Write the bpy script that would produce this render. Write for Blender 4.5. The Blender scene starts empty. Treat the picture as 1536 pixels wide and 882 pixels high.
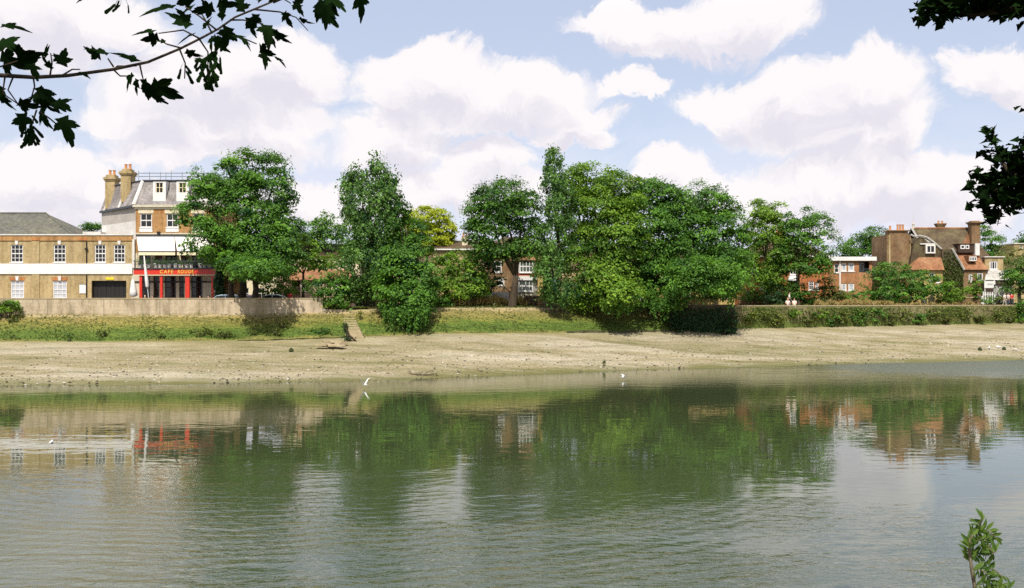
import bpy, bmesh, math, random
import numpy as np
from mathutils import Vector, Matrix

random.seed(11)
SC = bpy.context.scene
COL = SC.collection
# survey constants: focal length in photo pixels, eye height above the low-tide water, horizon row, centre column
F, HZ, CX, H = 1600.0, 448.0, 768.0, 6.4
R = math.radians

def W(px, py, D):
    return Vector(((px - CX) / F * D, D, H - (py - HZ) / F * D))
def XW(px, D): return (px - CX) / F * D
def ZW(py, D): return H - (py - HZ) / F * D

# ------------------------------------------------------------------ objects
def link(o, parent=None):
    COL.objects.link(o)
    if parent is not None: o.parent = parent
    return o
def tag(o, label=None, cat=None, group=None, kind=None):
    if label: o['label'] = label
    if cat: o['category'] = cat
    if group: o['group'] = group
    if kind: o['kind'] = kind
    return o
def empty(name, loc, label, cat, group=None, rz=0.0):
    o = bpy.data.objects.new(name, None)
    o.empty_display_size = 0.3
    o.location = loc; o.rotation_euler = (0, 0, rz)
    link(o); return tag(o, label, cat, group)
def copy_tree(o, parent=None):
    c = o.copy(); COL.objects.link(c)
    if parent is not None: c.parent = parent
    for ch in list(o.children): copy_tree(ch, c)
    return c

class MB:
    """collects faces of one mesh"""
    def __init__(s): s.v = []; s.f = []; s.m = []
    def face(s, pts, m=0):
        n = len(s.v); s.v += [tuple(p) for p in pts]; s.f.append(tuple(range(n, n + len(pts)))); s.m.append(m)
    def box(s, x0, x1, y0, y1, z0, z1, m=0, M=None):
        P = [(x0,y0,z0),(x1,y0,z0),(x1,y1,z0),(x0,y1,z0),(x0,y0,z1),(x1,y0,z1),(x1,y1,z1),(x0,y1,z1)]
        if M is not None: P = [tuple(M @ Vector(p)) for p in P]
        n = len(s.v); s.v += P
        for q in ((0,3,2,1),(4,5,6,7),(0,1,5,4),(1,2,6,5),(2,3,7,6),(3,0,4,7)):
            s.f.append(tuple(n + i for i in q)); s.m.append(m)
    def solid(s, bottom, top, m=0):
        """prism between two loops of equal length (counter-clockwise from above)"""
        n = len(s.v); k = len(bottom); s.v += [tuple(p) for p in bottom] + [tuple(p) for p in top]
        s.f.append(tuple(n + k - 1 - i for i in range(k))); s.m.append(m)
        s.f.append(tuple(n + k + i for i in range(k))); s.m.append(m)
        for i in range(k):
            j = (i + 1) % k
            s.f.append((n + i, n + j, n + k + j, n + k + i)); s.m.append(m)
    def tube(s, pts, rad, sides=7, m=0):
        pts = [Vector(p) for p in pts]; n0 = len(s.v)
        for i, p in enumerate(pts):
            d = (pts[min(i + 1, len(pts) - 1)] - pts[max(i - 1, 0)]).normalized()
            a = d.cross(Vector((0.31, 0.95, 0.05)) if abs(d.y) < 0.9 else Vector((1, 0, 0))).normalized(); b = d.cross(a)
            r = rad[i] if hasattr(rad, '__len__') else rad
            for k in range(sides):
                t = 2 * math.pi * k / sides
                s.v.append(tuple(p + a * (r * math.cos(t)) + b * (r * math.sin(t))))
        for i in range(len(pts) - 1):
            for k in range(sides):
                q = n0 + i * sides; k2 = (k + 1) % sides
                s.f.append((q + k, q + k2, q + sides + k2, q + sides + k)); s.m.append(m)
        s.f.append(tuple(n0 + k for k in reversed(range(sides)))); s.m.append(m)
        e = n0 + (len(pts) - 1) * sides
        s.f.append(tuple(e + k for k in range(sides))); s.m.append(m)
    def lathe(s, cx, cy, prof, sides=12, m=0):
        """prof: list of (radius, z)"""
        s.tube([(cx, cy, z + 1e-5 * i) for i, (r, z) in enumerate(prof)], [max(r, 1e-3) for r, z in prof], sides, m)
    def blob(s, c, r, seg=8, rings=6, m=0, rng=None, rough=0.0):
        rows = []
        for i in range(rings + 1):
            th = math.pi * i / rings
            for k in range(seg):
                ph = 2 * math.pi * k / seg
                q = 1 + (rng.uniform(-rough, rough) if rng else 0)
                rows.append((c[0] + r[0] * q * math.sin(th) * math.cos(ph), c[1] + r[1] * q * math.sin(th) * math.sin(ph), c[2] + r[2] * q * math.cos(th)))
        n = len(s.v); s.v += rows
        for i in range(rings):
            for k in range(seg):
                k2 = (k + 1) % seg
                s.f.append((n + i * seg + k, n + (i + 1) * seg + k, n + (i + 1) * seg + k2, n + i * seg + k2)); s.m.append(m)
    def build(s, name, mats, parent=None, loc=None, smooth=False):
        me = bpy.data.meshes.new(name); me.from_pydata(s.v, [], s.f)
        if not isinstance(mats, (list, tuple)): mats = [mats]
        for mt in mats: me.materials.append(mt)
        if len(mats) > 1: me.polygons.foreach_set('material_index', s.m)
        if smooth: me.polygons.foreach_set('use_smooth', [True] * len(s.f))
        me.update()
        o = bpy.data.objects.new(name, me)
        if loc is not None: o.location = loc
        return link(o, parent)

def fast_mesh(name, V, nper, mats, parent=None, lv=None, faces=None):
    """V (n,k,3) array: n polygons of k own vertices each; or V (nv,3) with faces (nf,k)"""
    me = bpy.data.meshes.new(name)
    if faces is None:
        n, k = V.shape[0], V.shape[1]; idx = np.arange(n * k, dtype=np.int32); V = V.reshape(-1, 3)
    else:
        n, k = faces.shape; idx = faces.astype(np.int32).ravel()
    me.vertices.add(len(V)); me.vertices.foreach_set('co', np.ascontiguousarray(V, dtype=np.float32).ravel())
    me.loops.add(n * k); me.loops.foreach_set('vertex_index', idx)
    me.polygons.add(n); me.polygons.foreach_set('loop_start', np.arange(0, n * k, k, dtype=np.int32))
    me.update(calc_edges=True)
    if lv is not None:
        a = me.attributes.new('lv', 'FLOAT', 'FACE'); a.data.foreach_set('value', np.asarray(lv, dtype=np.float32))
    me.materials.append(mats)
    o = bpy.data.objects.new(name, me)
    return link(o, parent)

# ------------------------------------------------------------------ materials
def _nt(name):
    m = bpy.data.materials.new(name); m.use_nodes = True
    nt = m.node_tree; nt.nodes.clear()
    out = nt.nodes.new('ShaderNodeOutputMaterial')
    return m, nt, out
def _ramp(nt, fac, stops):
    r = nt.nodes.new('ShaderNodeValToRGB'); e = r.color_ramp.elements
    while len(e) < len(stops): e.new(0.5)
    for i, (p, c) in enumerate(stops):
        e[i].position = p; e[i].color = (c[0], c[1], c[2], 1)
    nt.links.new(fac, r.inputs[0]); return r.outputs[0]
def _noise(nt, vec, scale, detail=4, rough=0.55, dist=0.0):
    n = nt.nodes.new('ShaderNodeTexNoise'); n.inputs['Scale'].default_value = scale; n.inputs['Detail'].default_value = detail
    n.inputs['Roughness'].default_value = rough; n.inputs['Distortion'].default_value = dist
    if vec is not None: nt.links.new(vec, n.inputs['Vector'])
    return n.outputs[0]
def _coord(nt, scale=(1, 1, 1), kind='Object'):
    t = nt.nodes.new('ShaderNodeTexCoord'); m = nt.nodes.new('ShaderNodeMapping'); m.inputs['Scale'].default_value = scale
    nt.links.new(t.outputs[kind], m.inputs[0]); return m.outputs[0]
def _math(nt, op, a, b=None, c=None, clamp=False):
    n = nt.nodes.new('ShaderNodeMath'); n.operation = op; n.use_clamp = clamp
    for i, q in enumerate((a, b, c)):
        if q is None: continue
        if isinstance(q, (int, float)): n.inputs[i].default_value = q
        else: nt.links.new(q, n.inputs[i])
    return n.outputs[0]
def _mixc(nt, fac, a, b, mode='MIX'):
    n = nt.nodes.new('ShaderNodeMix'); n.data_type = 'RGBA'; n.blend_type = mode
    for sock, q in ((n.inputs[0], fac), (n.inputs[6], a), (n.inputs[7], b)):
        if isinstance(q, (int, float)): sock.default_value = q
        elif isinstance(q, tuple): sock.default_value = (q[0], q[1], q[2], 1)
        else: nt.links.new(q, sock)
    return n.outputs[2]
def _bump(nt, hgt, strength, dist):
    b = nt.nodes.new('ShaderNodeBump'); b.inputs['Strength'].default_value = strength; b.inputs['Distance'].default_value = dist
    nt.links.new(hgt, b.inputs['Height']); return b.outputs[0]
def mat(name, c1, c2=None, c3=None, scale=1.5, stretch=(1, 1, 1), rough=0.8, bump=0.0, spec=0.3, fine=None, metal=0.0):
    """mottled paint / stone / render: two noise octaves between up to three colours"""
    m, nt, out = _nt(name)
    b = nt.nodes.new('ShaderNodeBsdfPrincipled'); b.inputs['Roughness'].default_value = rough
    b.inputs['Specular IOR Level'].default_value = spec; b.inputs['Metallic'].default_value = metal
    c2 = c2 or tuple(x * 0.86 for x in c1); c3 = c3 or tuple(x * 1.08 for x in c1)
    v = _coord(nt, stretch)
    n1 = _noise(nt, v, scale, 6, 0.62); n2 = _noise(nt, v, scale * 7.3, 4, 0.6)
    f = _math(nt, 'MULTIPLY_ADD', n2, 0.45, _math(nt, 'MULTIPLY', n1, 0.55))
    col = _ramp(nt, f, [(0.36, c2), (0.5, c1), (0.64, c3)])
    nt.links.new(col, b.inputs['Base Color'])
    if bump:
        nt.links.new(_bump(nt, n2, 1.0, bump), b.inputs['Normal'])
    nt.links.new(b.outputs[0], out.inputs[0]); return m
def brick_mat(name, c1, c2, c3, mortar, bw=0.225, bh=0.075):
    m, nt, out = _nt(name)
    b = nt.nodes.new('ShaderNodeBsdfPrincipled'); b.inputs['Roughness'].default_value = 0.9; b.inputs['Specular IOR Level'].default_value = 0.2
    t = nt.nodes.new('ShaderNodeTexCoord')
    sep = nt.nodes.new('ShaderNodeSeparateXYZ'); nt.links.new(t.outputs['Object'], sep.inputs[0])
    cmb = nt.nodes.new('ShaderNodeCombineXYZ')
    nt.links.new(_math(nt, 'ADD', sep.outputs[0], sep.outputs[1]), cmb.inputs[0]); nt.links.new(sep.outputs[2], cmb.inputs[1])
    br = nt.nodes.new('ShaderNodeTexBrick'); nt.links.new(cmb.outputs[0], br.inputs['Vector'])
    br.inputs['Scale'].default_value = 1.0; br.inputs['Brick Width'].default_value = bw; br.inputs['Row Height'].default_value = bh
    br.inputs['Mortar Size'].default_value = 0.006; br.inputs['Bias'].default_value = 0.0
    br.inputs['Color1'].default_value = (*c1, 1); br.inputs['Color2'].default_value = (*c2, 1); br.inputs['Mortar'].default_value = (*mortar, 1)
    n = _noise(nt, t.outputs['Object'], 0.6, 7, 0.65)
    n2 = _noise(nt, t.outputs['Object'], 3.1, 5, 0.6)
    col = _mixc(nt, _math(nt, 'MULTIPLY', _math(nt, 'SUBTRACT', n, 0.42, clamp=True), 4.0, clamp=True), br.outputs[0], c3)
    col = _mixc(nt, _math(nt, 'MULTIPLY', _math(nt, 'SUBTRACT', n2, 0.47, clamp=True), 2.6, clamp=True), col, tuple(x * 0.55 for x in c1))
    # rain streaks: long vertical stains
    sm = nt.nodes.new('ShaderNodeMapping'); nt.links.new(t.outputs['Object'], sm.inputs[0]); sm.inputs['Scale'].default_value = (1.6, 1.6, 0.16)
    sn = _noise(nt, sm.outputs[0], 1.0, 6, 0.7)
    col = _mixc(nt, 0.55, col, _ramp(nt, sn, [(0.38, (0.55, 0.53, 0.5)), (0.52, (1, 1, 1)), (0.66, (1.15, 1.14, 1.12))]), 'MULTIPLY')
    nt.links.new(col, b.inputs['Base Color'])
    nt.links.new(_bump(nt, br.outputs[1], 0.4, -0.01), b.inputs['Normal'])
    nt.links.new(b.outputs[0], out.inputs[0]); return m
def tile_mat(name, c1, c2, c3, row=0.16, tw=0.2):
    """roof tiles / slates: courses read from height, joints staggered"""
    m = brick_mat(name, c1, c2, c3, tuple(x * 0.45 for x in c1), tw, row)
    return m
def leaf_mat(name, dark, light, trans=0.3, gloss=0.14):
    m, nt, out = _nt(name)
    at = nt.nodes.new('ShaderNodeAttribute'); at.attribute_name = 'lv'
    mid = tuple((a * 0.5 + c * 0.5) for a, c in zip(dark, light))
    col = _ramp(nt, at.outputs['Fac'], [(0.0, dark), (0.5, mid), (1.0, light)])
    p = nt.nodes.new('ShaderNodeBsdfPrincipled'); p.inputs['Roughness'].default_value = 0.42; p.inputs['Specular IOR Level'].default_value = gloss
    nt.links.new(col, p.inputs['Base Color'])
    tr = nt.nodes.new('ShaderNodeBsdfTranslucent')
    tc = _mixc(nt, 1.0, col, (1.5, 1.5, 0.5), 'MULTIPLY'); nt.links.new(tc, tr.inputs[0])
    mx = nt.nodes.new('ShaderNodeMixShader'); mx.inputs[0].default_value = trans
    nt.links.new(p.outputs[0], mx.inputs[1]); nt.links.new(tr.outputs[0], mx.inputs[2])
    nt.links.new(mx.outputs[0], out.inputs[0]); return m
def glass_mat(name, tint=(0.012, 0.014, 0.016), rough=0.05):
    """a window over a dark room: one dark mirror-like sheet"""
    m, nt, out = _nt(name)
    b = nt.nodes.new('ShaderNodeBsdfPrincipled'); b.inputs['Base Color'].default_value = (*tint, 1)
    b.inputs['Roughness'].default_value = rough; b.inputs['Specular IOR Level'].default_value = 0.5
    nt.links.new(_bump(nt, _noise(nt, _coord(nt), 2.5, 2), 0.25, 0.02), b.inputs['Normal'])
    nt.links.new(b.outputs[0], out.inputs[0]); return m

M = {}
M['stock'] = brick_mat('stock_brick', (0.43, 0.315, 0.14), (0.33, 0.245, 0.115), (0.46, 0.36, 0.20), (0.40, 0.34, 0.23))
M['warm_brick'] = brick_mat('warm_brick', (0.44, 0.22, 0.075), (0.36, 0.19, 0.07), (0.47, 0.28, 0.12), (0.40, 0.30, 0.18))
M['rubbed'] = brick_mat('rubbed_red_brick', (0.48, 0.16, 0.05), (0.40, 0.15, 0.05), (0.44, 0.22, 0.08), (0.4, 0.25, 0.13))
M['red_brick'] = brick_mat('red_brick', (0.45, 0.13, 0.045), (0.36, 0.12, 0.045), (0.42, 0.18, 0.07), (0.36, 0.2, 0.11))
M['old_brick'] = brick_mat('old_brown_brick', (0.23, 0.125, 0.058), (0.12, 0.075, 0.04), (0.27, 0.19, 0.105), (0.26, 0.19, 0.13), 0.3, 0.1)
M['orange_brick'] = brick_mat('orange_brick', (0.40, 0.17, 0.07), (0.32, 0.14, 0.06), (0.42, 0.22, 0.11), (0.36, 0.23, 0.14))
M['yellow_brick'] = brick_mat('yellow_brick', (0.5, 0.36, 0.12), (0.42, 0.30, 0.11), (0.5, 0.38, 0.16), (0.42, 0.34, 0.2))
M['slate'] = tile_mat('grey_slate', (0.105, 0.105, 0.095), (0.15, 0.145, 0.125), (0.17, 0.165, 0.12), 0.2, 0.3)
M['lead_slate'] = tile_mat('weathered_slate', (0.26, 0.24, 0.235), (0.36, 0.33, 0.32), (0.17, 0.155, 0.15), 0.2, 0.3)
M['brown_tile'] = tile_mat('brown_tile', (0.105, 0.068, 0.042), (0.08, 0.056, 0.036), (0.14, 0.1, 0.055))
M['dark_tile'] = tile_mat('mossy_dark_tile', (0.11, 0.076, 0.045), (0.065, 0.05, 0.033), (0.15, 0.125, 0.065), 0.2, 0.3)
M['dark_brick'] = brick_mat('shade_dark_brick', (0.085, 0.06, 0.036), (0.055, 0.042, 0.028), (0.13, 0.10, 0.06), (0.12, 0.1, 0.07), 0.3, 0.12)  # brick colour darkened to carry the shade on the wing's gable
M['orange_tile'] = tile_mat('orange_tile', (0.31, 0.135, 0.065), (0.20, 0.095, 0.05), (0.36, 0.2, 0.105))
M['pale_tile'] = tile_mat('pale_shingle', (0.46, 0.44, 0.40), (0.32, 0.31, 0.29), (0.52, 0.5, 0.46), 0.3, 0.4)
M['white'] = mat('white_paint', (0.70, 0.69, 0.67), (0.58, 0.565, 0.54), (0.74, 0.73, 0.72), scale=0.8, rough=0.55)
M['white_dirty'] = mat('weathered_white_render', (0.62, 0.6, 0.57), (0.5, 0.48, 0.45), (0.7, 0.68, 0.66), scale=0.7)
M['grey_render'] = mat('grey_render', (0.40, 0.37, 0.33), (0.33, 0.30, 0.27), (0.46, 0.43, 0.39), scale=0.9)
M['cream'] = mat('cream_paint', (0.62, 0.54, 0.38), (0.52, 0.45, 0.31), (0.68, 0.6, 0.44), scale=1.1)
M['stone_grey'] = mat('pilaster_stone', (0.52, 0.47, 0.36), (0.44, 0.40, 0.30), (0.58, 0.54, 0.43), scale=2)
M['pink'] = mat('pink_render', (0.62, 0.40, 0.30), (0.55, 0.36, 0.27), (0.68, 0.48, 0.36), scale=1)
M['cafe_red'] = mat('red_gloss_paint', (0.62, 0.035, 0.018), (0.54, 0.03, 0.016), (0.66, 0.045, 0.02), scale=3, rough=0.35, spec=0.5)
M['red_band'] = mat('faded_red_paint', (0.42, 0.09, 0.05), rough=0.5)
M['gold'] = mat('gold_lettering', (0.75, 0.48, 0.08), rough=0.4)
M['yellow'] = mat('yellow_sign', (0.75, 0.58, 0.03), rough=0.5)
M['black'] = mat('black_paint', (0.018, 0.017, 0.016), rough=0.5)
M['dark'] = mat('dark_interior', (0.02, 0.017, 0.014), (0.012, 0.011, 0.01), (0.035, 0.028, 0.02), scale=2, rough=0.9)
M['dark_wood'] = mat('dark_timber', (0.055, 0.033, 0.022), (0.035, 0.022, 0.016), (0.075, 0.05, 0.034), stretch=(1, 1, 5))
M['blind'] = mat('brown_blind', (0.14, 0.05, 0.035), rough=0.8)
M['canvas'] = mat('white_canvas', (0.70, 0.68, 0.645), (0.63, 0.61, 0.575), (0.74, 0.72, 0.70), scale=0.8, rough=0.85)
M['valance'] = mat('cream_valance', (0.76, 0.66, 0.44), rough=0.85)
M['iron'] = mat('dark_iron', (0.05, 0.055, 0.065), rough=0.5, metal=0.0)
M['rail_grey'] = mat('grey_railing', (0.22, 0.24, 0.28), rough=0.5)
M['terracotta'] = mat('terracotta_pot', (0.5, 0.24, 0.1), rough=0.8)
M['concrete'] = None
M['glass'] = glass_mat('window_glass')
M['glass_pale'] = mat('net_curtained_glass', (0.42, 0.44, 0.48), (0.30, 0.32, 0.36), (0.55, 0.56, 0.6), scale=2.2, rough=0.15, spec=0.5)
M['glass_green'] = glass_mat('garden_glass', (0.06, 0.08, 0.065), 0.06)
M['bark'] = mat('brown_bark', (0.055, 0.04, 0.026), (0.03, 0.023, 0.016), (0.09, 0.07, 0.045), scale=4, stretch=(1, 1, 0.3), rough=0.95, bump=0.02)
M['bark_pale'] = mat('grey_bark', (0.17, 0.135, 0.09), (0.08, 0.065, 0.045), (0.26, 0.22, 0.15), scale=3, stretch=(1, 1, 0.3), rough=0.95, bump=0.02)
M['skin'] = mat('skin', (0.52, 0.32, 0.22), rough=0.6)
# ================================================================== camera, light, sky
cam_d = bpy.data.cameras.new('camera'); cam = bpy.data.objects.new('camera', cam_d); COL.objects.link(cam)
cam.location = (0, 0, H); cam.rotation_euler = (R(90), 0, 0)
cam_d.sensor_width = 36.0; cam_d.lens = 36.0 * F / 1536.0
cam_d.shift_y = (HZ - 441.0) / 1536.0
cam_d.clip_start = 0.05; cam_d.clip_end = 9000
SC.camera = cam
SC.view_settings.view_transform = 'Standard'; SC.view_settings.look = 'None'
SC.view_settings.exposure = 0.42; SC.view_settings.gamma = 1.0; SC.view_settings.use_curve_mapping = False
SC.render.resolution_x = 1024; SC.render.resolution_y = 588
SC.cycles.use_denoising = False; SC.cycles.max_bounces = 6; SC.cycles.diffuse_bounces = 2; SC.cycles.glossy_bounces = 3; SC.cycles.transmission_bounces = 3

SUN_EL, SUN_AZ = R(53), R(188)          # azimuth clockwise from +Y (north); the sun stands behind the camera
sd = Vector((math.sin(SUN_AZ) * math.cos(SUN_EL), math.cos(SUN_AZ) * math.cos(SUN_EL), math.sin(SUN_EL)))
sun_d = bpy.data.lights.new('sun', 'SUN'); sun_d.energy = 4.2; sun_d.angle = R(0.5); sun_d.color = (1.0, 0.94, 0.83)
sun = bpy.data.objects.new('sun', sun_d); COL.objects.link(sun)
sun.rotation_euler = sd.to_track_quat('Z', 'Y').to_euler(); sun.location = (0, -20, 60)

def build_sky():
    w = bpy.data.worlds.new('World'); SC.world = w; w.use_nodes = True
    nt = w.node_tree; nt.nodes.clear(); L = nt.links
    out = nt.nodes.new('ShaderNodeOutputWorld'); bg = nt.nodes.new('ShaderNodeBackground'); bg.inputs[1].default_value = 0.1
    L.new(bg.outputs[0], out.inputs[0])
    sky = nt.nodes.new('ShaderNodeTexSky'); sky.sky_type = 'NISHITA'; sky.sun_disc = False
    sky.sun_elevation = SUN_EL; sky.sun_rotation = SUN_AZ; sky.air_density = 1.0; sky.dust_density = 1.2; sky.ozone_density = 1.5
    tc = nt.nodes.new('ShaderNodeTexCoord')
    sep = nt.nodes.new('ShaderNodeSeparateXYZ'); L.new(tc.outputs['Generated'], sep.inputs[0])
    az = _math(nt, 'ARCTAN2', sep.outputs[0], sep.outputs[1]); el = _math(nt, 'ARCSINE', sep.outputs[2])
    cmb = nt.nodes.new('ShaderNodeCombineXYZ'); L.new(az, cmb.inputs[0]); L.new(el, cmb.inputs[1]); P = cmb.outputs[0]
    # cumulus lobes: position and half size as angles in the sky
    lob = [(50,10,190,52),(20,60,120,40),(330,128,178,66),(420,105,100,58),(240,165,110,36),(360,190,150,30),
           (640,118,112,46),(585,140,66,44),(760,138,140,44),(850,168,72,24),(700,170,150,30),
           (930,122,46,20),(960,130,38,20),(1045,40,150,46),(1120,24,90,52),(930,22,100,26),(1180,152,140,52),(1275,128,105,50),(1090,160,90,30),(1240,196,150,40),(1340,190,60,50),
           (1485,112,68,38),(1530,130,40,36),(60,262,120,50),(150,305,150,45),(320,222,165,34),(590,218,95,46),(735,238,70,40),(680,290,170,36),
           (1290,268,190,38),(1420,300,120,48),(1180,312,110,36),(470,300,130,34),(1000,262,62,36),(1075,290,70,30),(180,40,90,26),(1340,285,160,34),(60,345,180,34),(860,200,60,20)]
    def field(vec, nm):
        acc = None
        for px, py, rx, ry in lob:
            a = math.atan2(px - CX, F); e = math.atan2((HZ - py), F) * math.cos(a)
            q = nt.nodes.new('ShaderNodeVectorMath'); q.operation = 'SUBTRACT'; L.new(vec, q.inputs[0]); q.inputs[1].default_value = (a, e, 0)
            s = nt.nodes.new('ShaderNodeVectorMath'); s.operation = 'MULTIPLY'; L.new(q.outputs[0], s.inputs[0]); s.inputs[1].default_value = (F / rx, F / ry, 0)
            l = nt.nodes.new('ShaderNodeVectorMath'); l.operation = 'LENGTH'; L.new(s.outputs[0], l.inputs[0])
            acc = l.outputs['Value'] if acc is None else _math(nt, 'SMOOTH_MIN', acc, l.outputs['Value'], 0.22)
        # beyond the surveyed part of the sky: scattered cumulus
        st = nt.nodes.new('ShaderNodeVectorMath'); st.operation = 'MULTIPLY'; L.new(vec, st.inputs[0]); st.inputs[1].default_value = (3.1, 6.5, 1)
        g = _noise(nt, st.outputs[0], 1.0, 3, 0.5)
        g = _math(nt, 'MULTIPLY_ADD', g, -6.0, 4.05)
        ain = _math(nt, 'LESS_THAN', _math(nt, 'ABSOLUTE', az), 0.46); ein = _math(nt, 'LESS_THAN', el, 0.285)
        g = _math(nt, 'MULTIPLY_ADD', _math(nt, 'MULTIPLY', ain, ein), 3.0, g)
        return _math(nt, 'SMOOTH_MIN', acc, g, 0.2)
    def warp(vec, amt, scale, detail):
        n = nt.nodes.new('ShaderNodeTexNoise'); n.inputs['Scale'].default_value = scale; n.inputs['Detail'].default_value = detail; n.inputs['Roughness'].default_value = 0.62
        L.new(vec, n.inputs['Vector'])
        s = nt.nodes.new('ShaderNodeVectorMath'); s.operation = 'SUBTRACT'; L.new(n.outputs[1], s.inputs[0]); s.inputs[1].default_value = (0.5, 0.5, 0.5)
        m = nt.nodes.new('ShaderNodeVectorMath'); m.operation = 'MULTIPLY_ADD'; L.new(s.outputs[0], m.inputs[0]); m.inputs[1].default_value = (amt, amt * 0.9, 0); L.new(vec, m.inputs[2])
        return m.outputs[0]
    Pw = warp(warp(warp(P, 0.075, 9.0, 2), 0.05, 30.0, 5), 0.016, 110.0, 6)
    fld = field(Pw, 'a')
    up = nt.nodes.new('ShaderNodeVectorMath'); up.operation = 'ADD'; L.new(Pw, up.inputs[0]); up.inputs[1].default_value = (-0.004, 0.026, 0)
    fup = field(up.outputs[0], 'b')
    def smooth(x, a, b):
        n = nt.nodes.new('ShaderNodeMapRange'); n.interpolation_type = 'SMOOTHSTEP'; n.inputs[1].default_value = a; n.inputs[2].default_value = b; n.inputs[3].default_value = 0; n.inputs[4].default_value = 1
        L.new(x, n.inputs[0]); return n.outputs[0]
    n_b = _noise(nt, Pw, 30, 8, 0.66)
    dens = smooth(_math(nt, 'MULTIPLY_ADD', n_b, -0.35, _math(nt, 'ADD', fld, 0.17)), 1.13, 0.76)
    lit = smooth(_math(nt, 'MULTIPLY_ADD', n_b, 1.3, _math(nt, 'SUBTRACT', fup, 0.62)), 0.15, 0.95)
    cloud = _mixc(nt, lit, CLOUD_DARK, CLOUD_LIT)
    # unseen clouds above the view, extra brightness added to silver the near water
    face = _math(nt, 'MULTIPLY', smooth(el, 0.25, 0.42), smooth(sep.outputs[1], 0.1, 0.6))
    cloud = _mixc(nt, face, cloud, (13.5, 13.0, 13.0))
    # thin veil that thickens toward the horizon
    veil = _math(nt, 'MULTIPLY', smooth(el, 0.20, 0.02), 0.72)
    st2 = nt.nodes.new('ShaderNodeVectorMath'); st2.operation = 'MULTIPLY'; L.new(Pw, st2.inputs[0]); st2.inputs[1].default_value = (1.0, 3.2, 1)
    veil = _math(nt, 'MULTIPLY', veil, smooth(_noise(nt, st2.outputs[0], 7.0, 5, 0.6), 0.34, 0.56))
    veil = _math(nt, 'ADD', veil, 0.5, clamp=True)
    skyc = _mixc(nt, 1.0, sky.outputs[0], SKY_GAIN, 'MULTIPLY')
    skyc = _mixc(nt, veil, skyc, CLOUD_VEIL)
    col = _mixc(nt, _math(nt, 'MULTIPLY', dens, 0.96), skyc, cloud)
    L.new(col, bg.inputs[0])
    w.cycles.sampling_method = 'MANUAL'; w.cycles.sample_map_resolution = 512
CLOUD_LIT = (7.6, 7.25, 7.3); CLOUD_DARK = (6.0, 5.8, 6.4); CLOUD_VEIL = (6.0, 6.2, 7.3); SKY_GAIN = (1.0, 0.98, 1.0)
build_sky()

# ================================================================== terrain
PXS = [-1500, -900, -500, -250, 0, 200, 400, 540, 660, 800, 950, 1100, 1250, 1400, 1536, 1800, 2200, 2800]
def tab(xs, ys):
    return lambda p: float(np.interp(p, xs, ys))
edge_y = tab([-600, 0, 200, 400, 540, 660, 800, 950, 1100, 1250, 1400, 1536, 2000], [582, 579, 577, 574, 571, 567, 561, 555, 551, 547, 543, 540, 534])
D_foot = tab([-600, 0, 200, 400, 540, 660, 800, 950, 1100, 1250, 1400, 1536, 2200], [99, 100, 101, 102.5, 104.5, 106.5, 110, 114, 119, 126, 132, 138, 160])
foot_y = tab([-600, 0, 200, 400, 540, 660, 800, 950, 1100, 1250, 1400, 1536, 2200], [512, 512, 512, 510, 505, 500, 499, 498, 493, 490, 487, 484, 479])
top_y = tab([-600, 0, 200, 400, 500, 540, 660, 950, 1010, 1100, 1200, 2200], [474, 474, 474, 473, 470, 466, 464, 463, 461, 459, 459, 456])
def D_edge(p): return 10240.0 / (edge_y(p) - HZ)
def D_top(p): return D_foot(p) + np.interp(p, [-600, 980, 1060, 2500], [5.2, 5.0, 0.5, 0.5])
def z_foot(p): return ZW(foot_y(p), D_foot(p))
def z_top(p): return min(ZW(top_y(p), D_top(p)), 5.35) if p > 480 else ZW(top_y(p), D_top(p))
ROAD = 5.4

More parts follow.
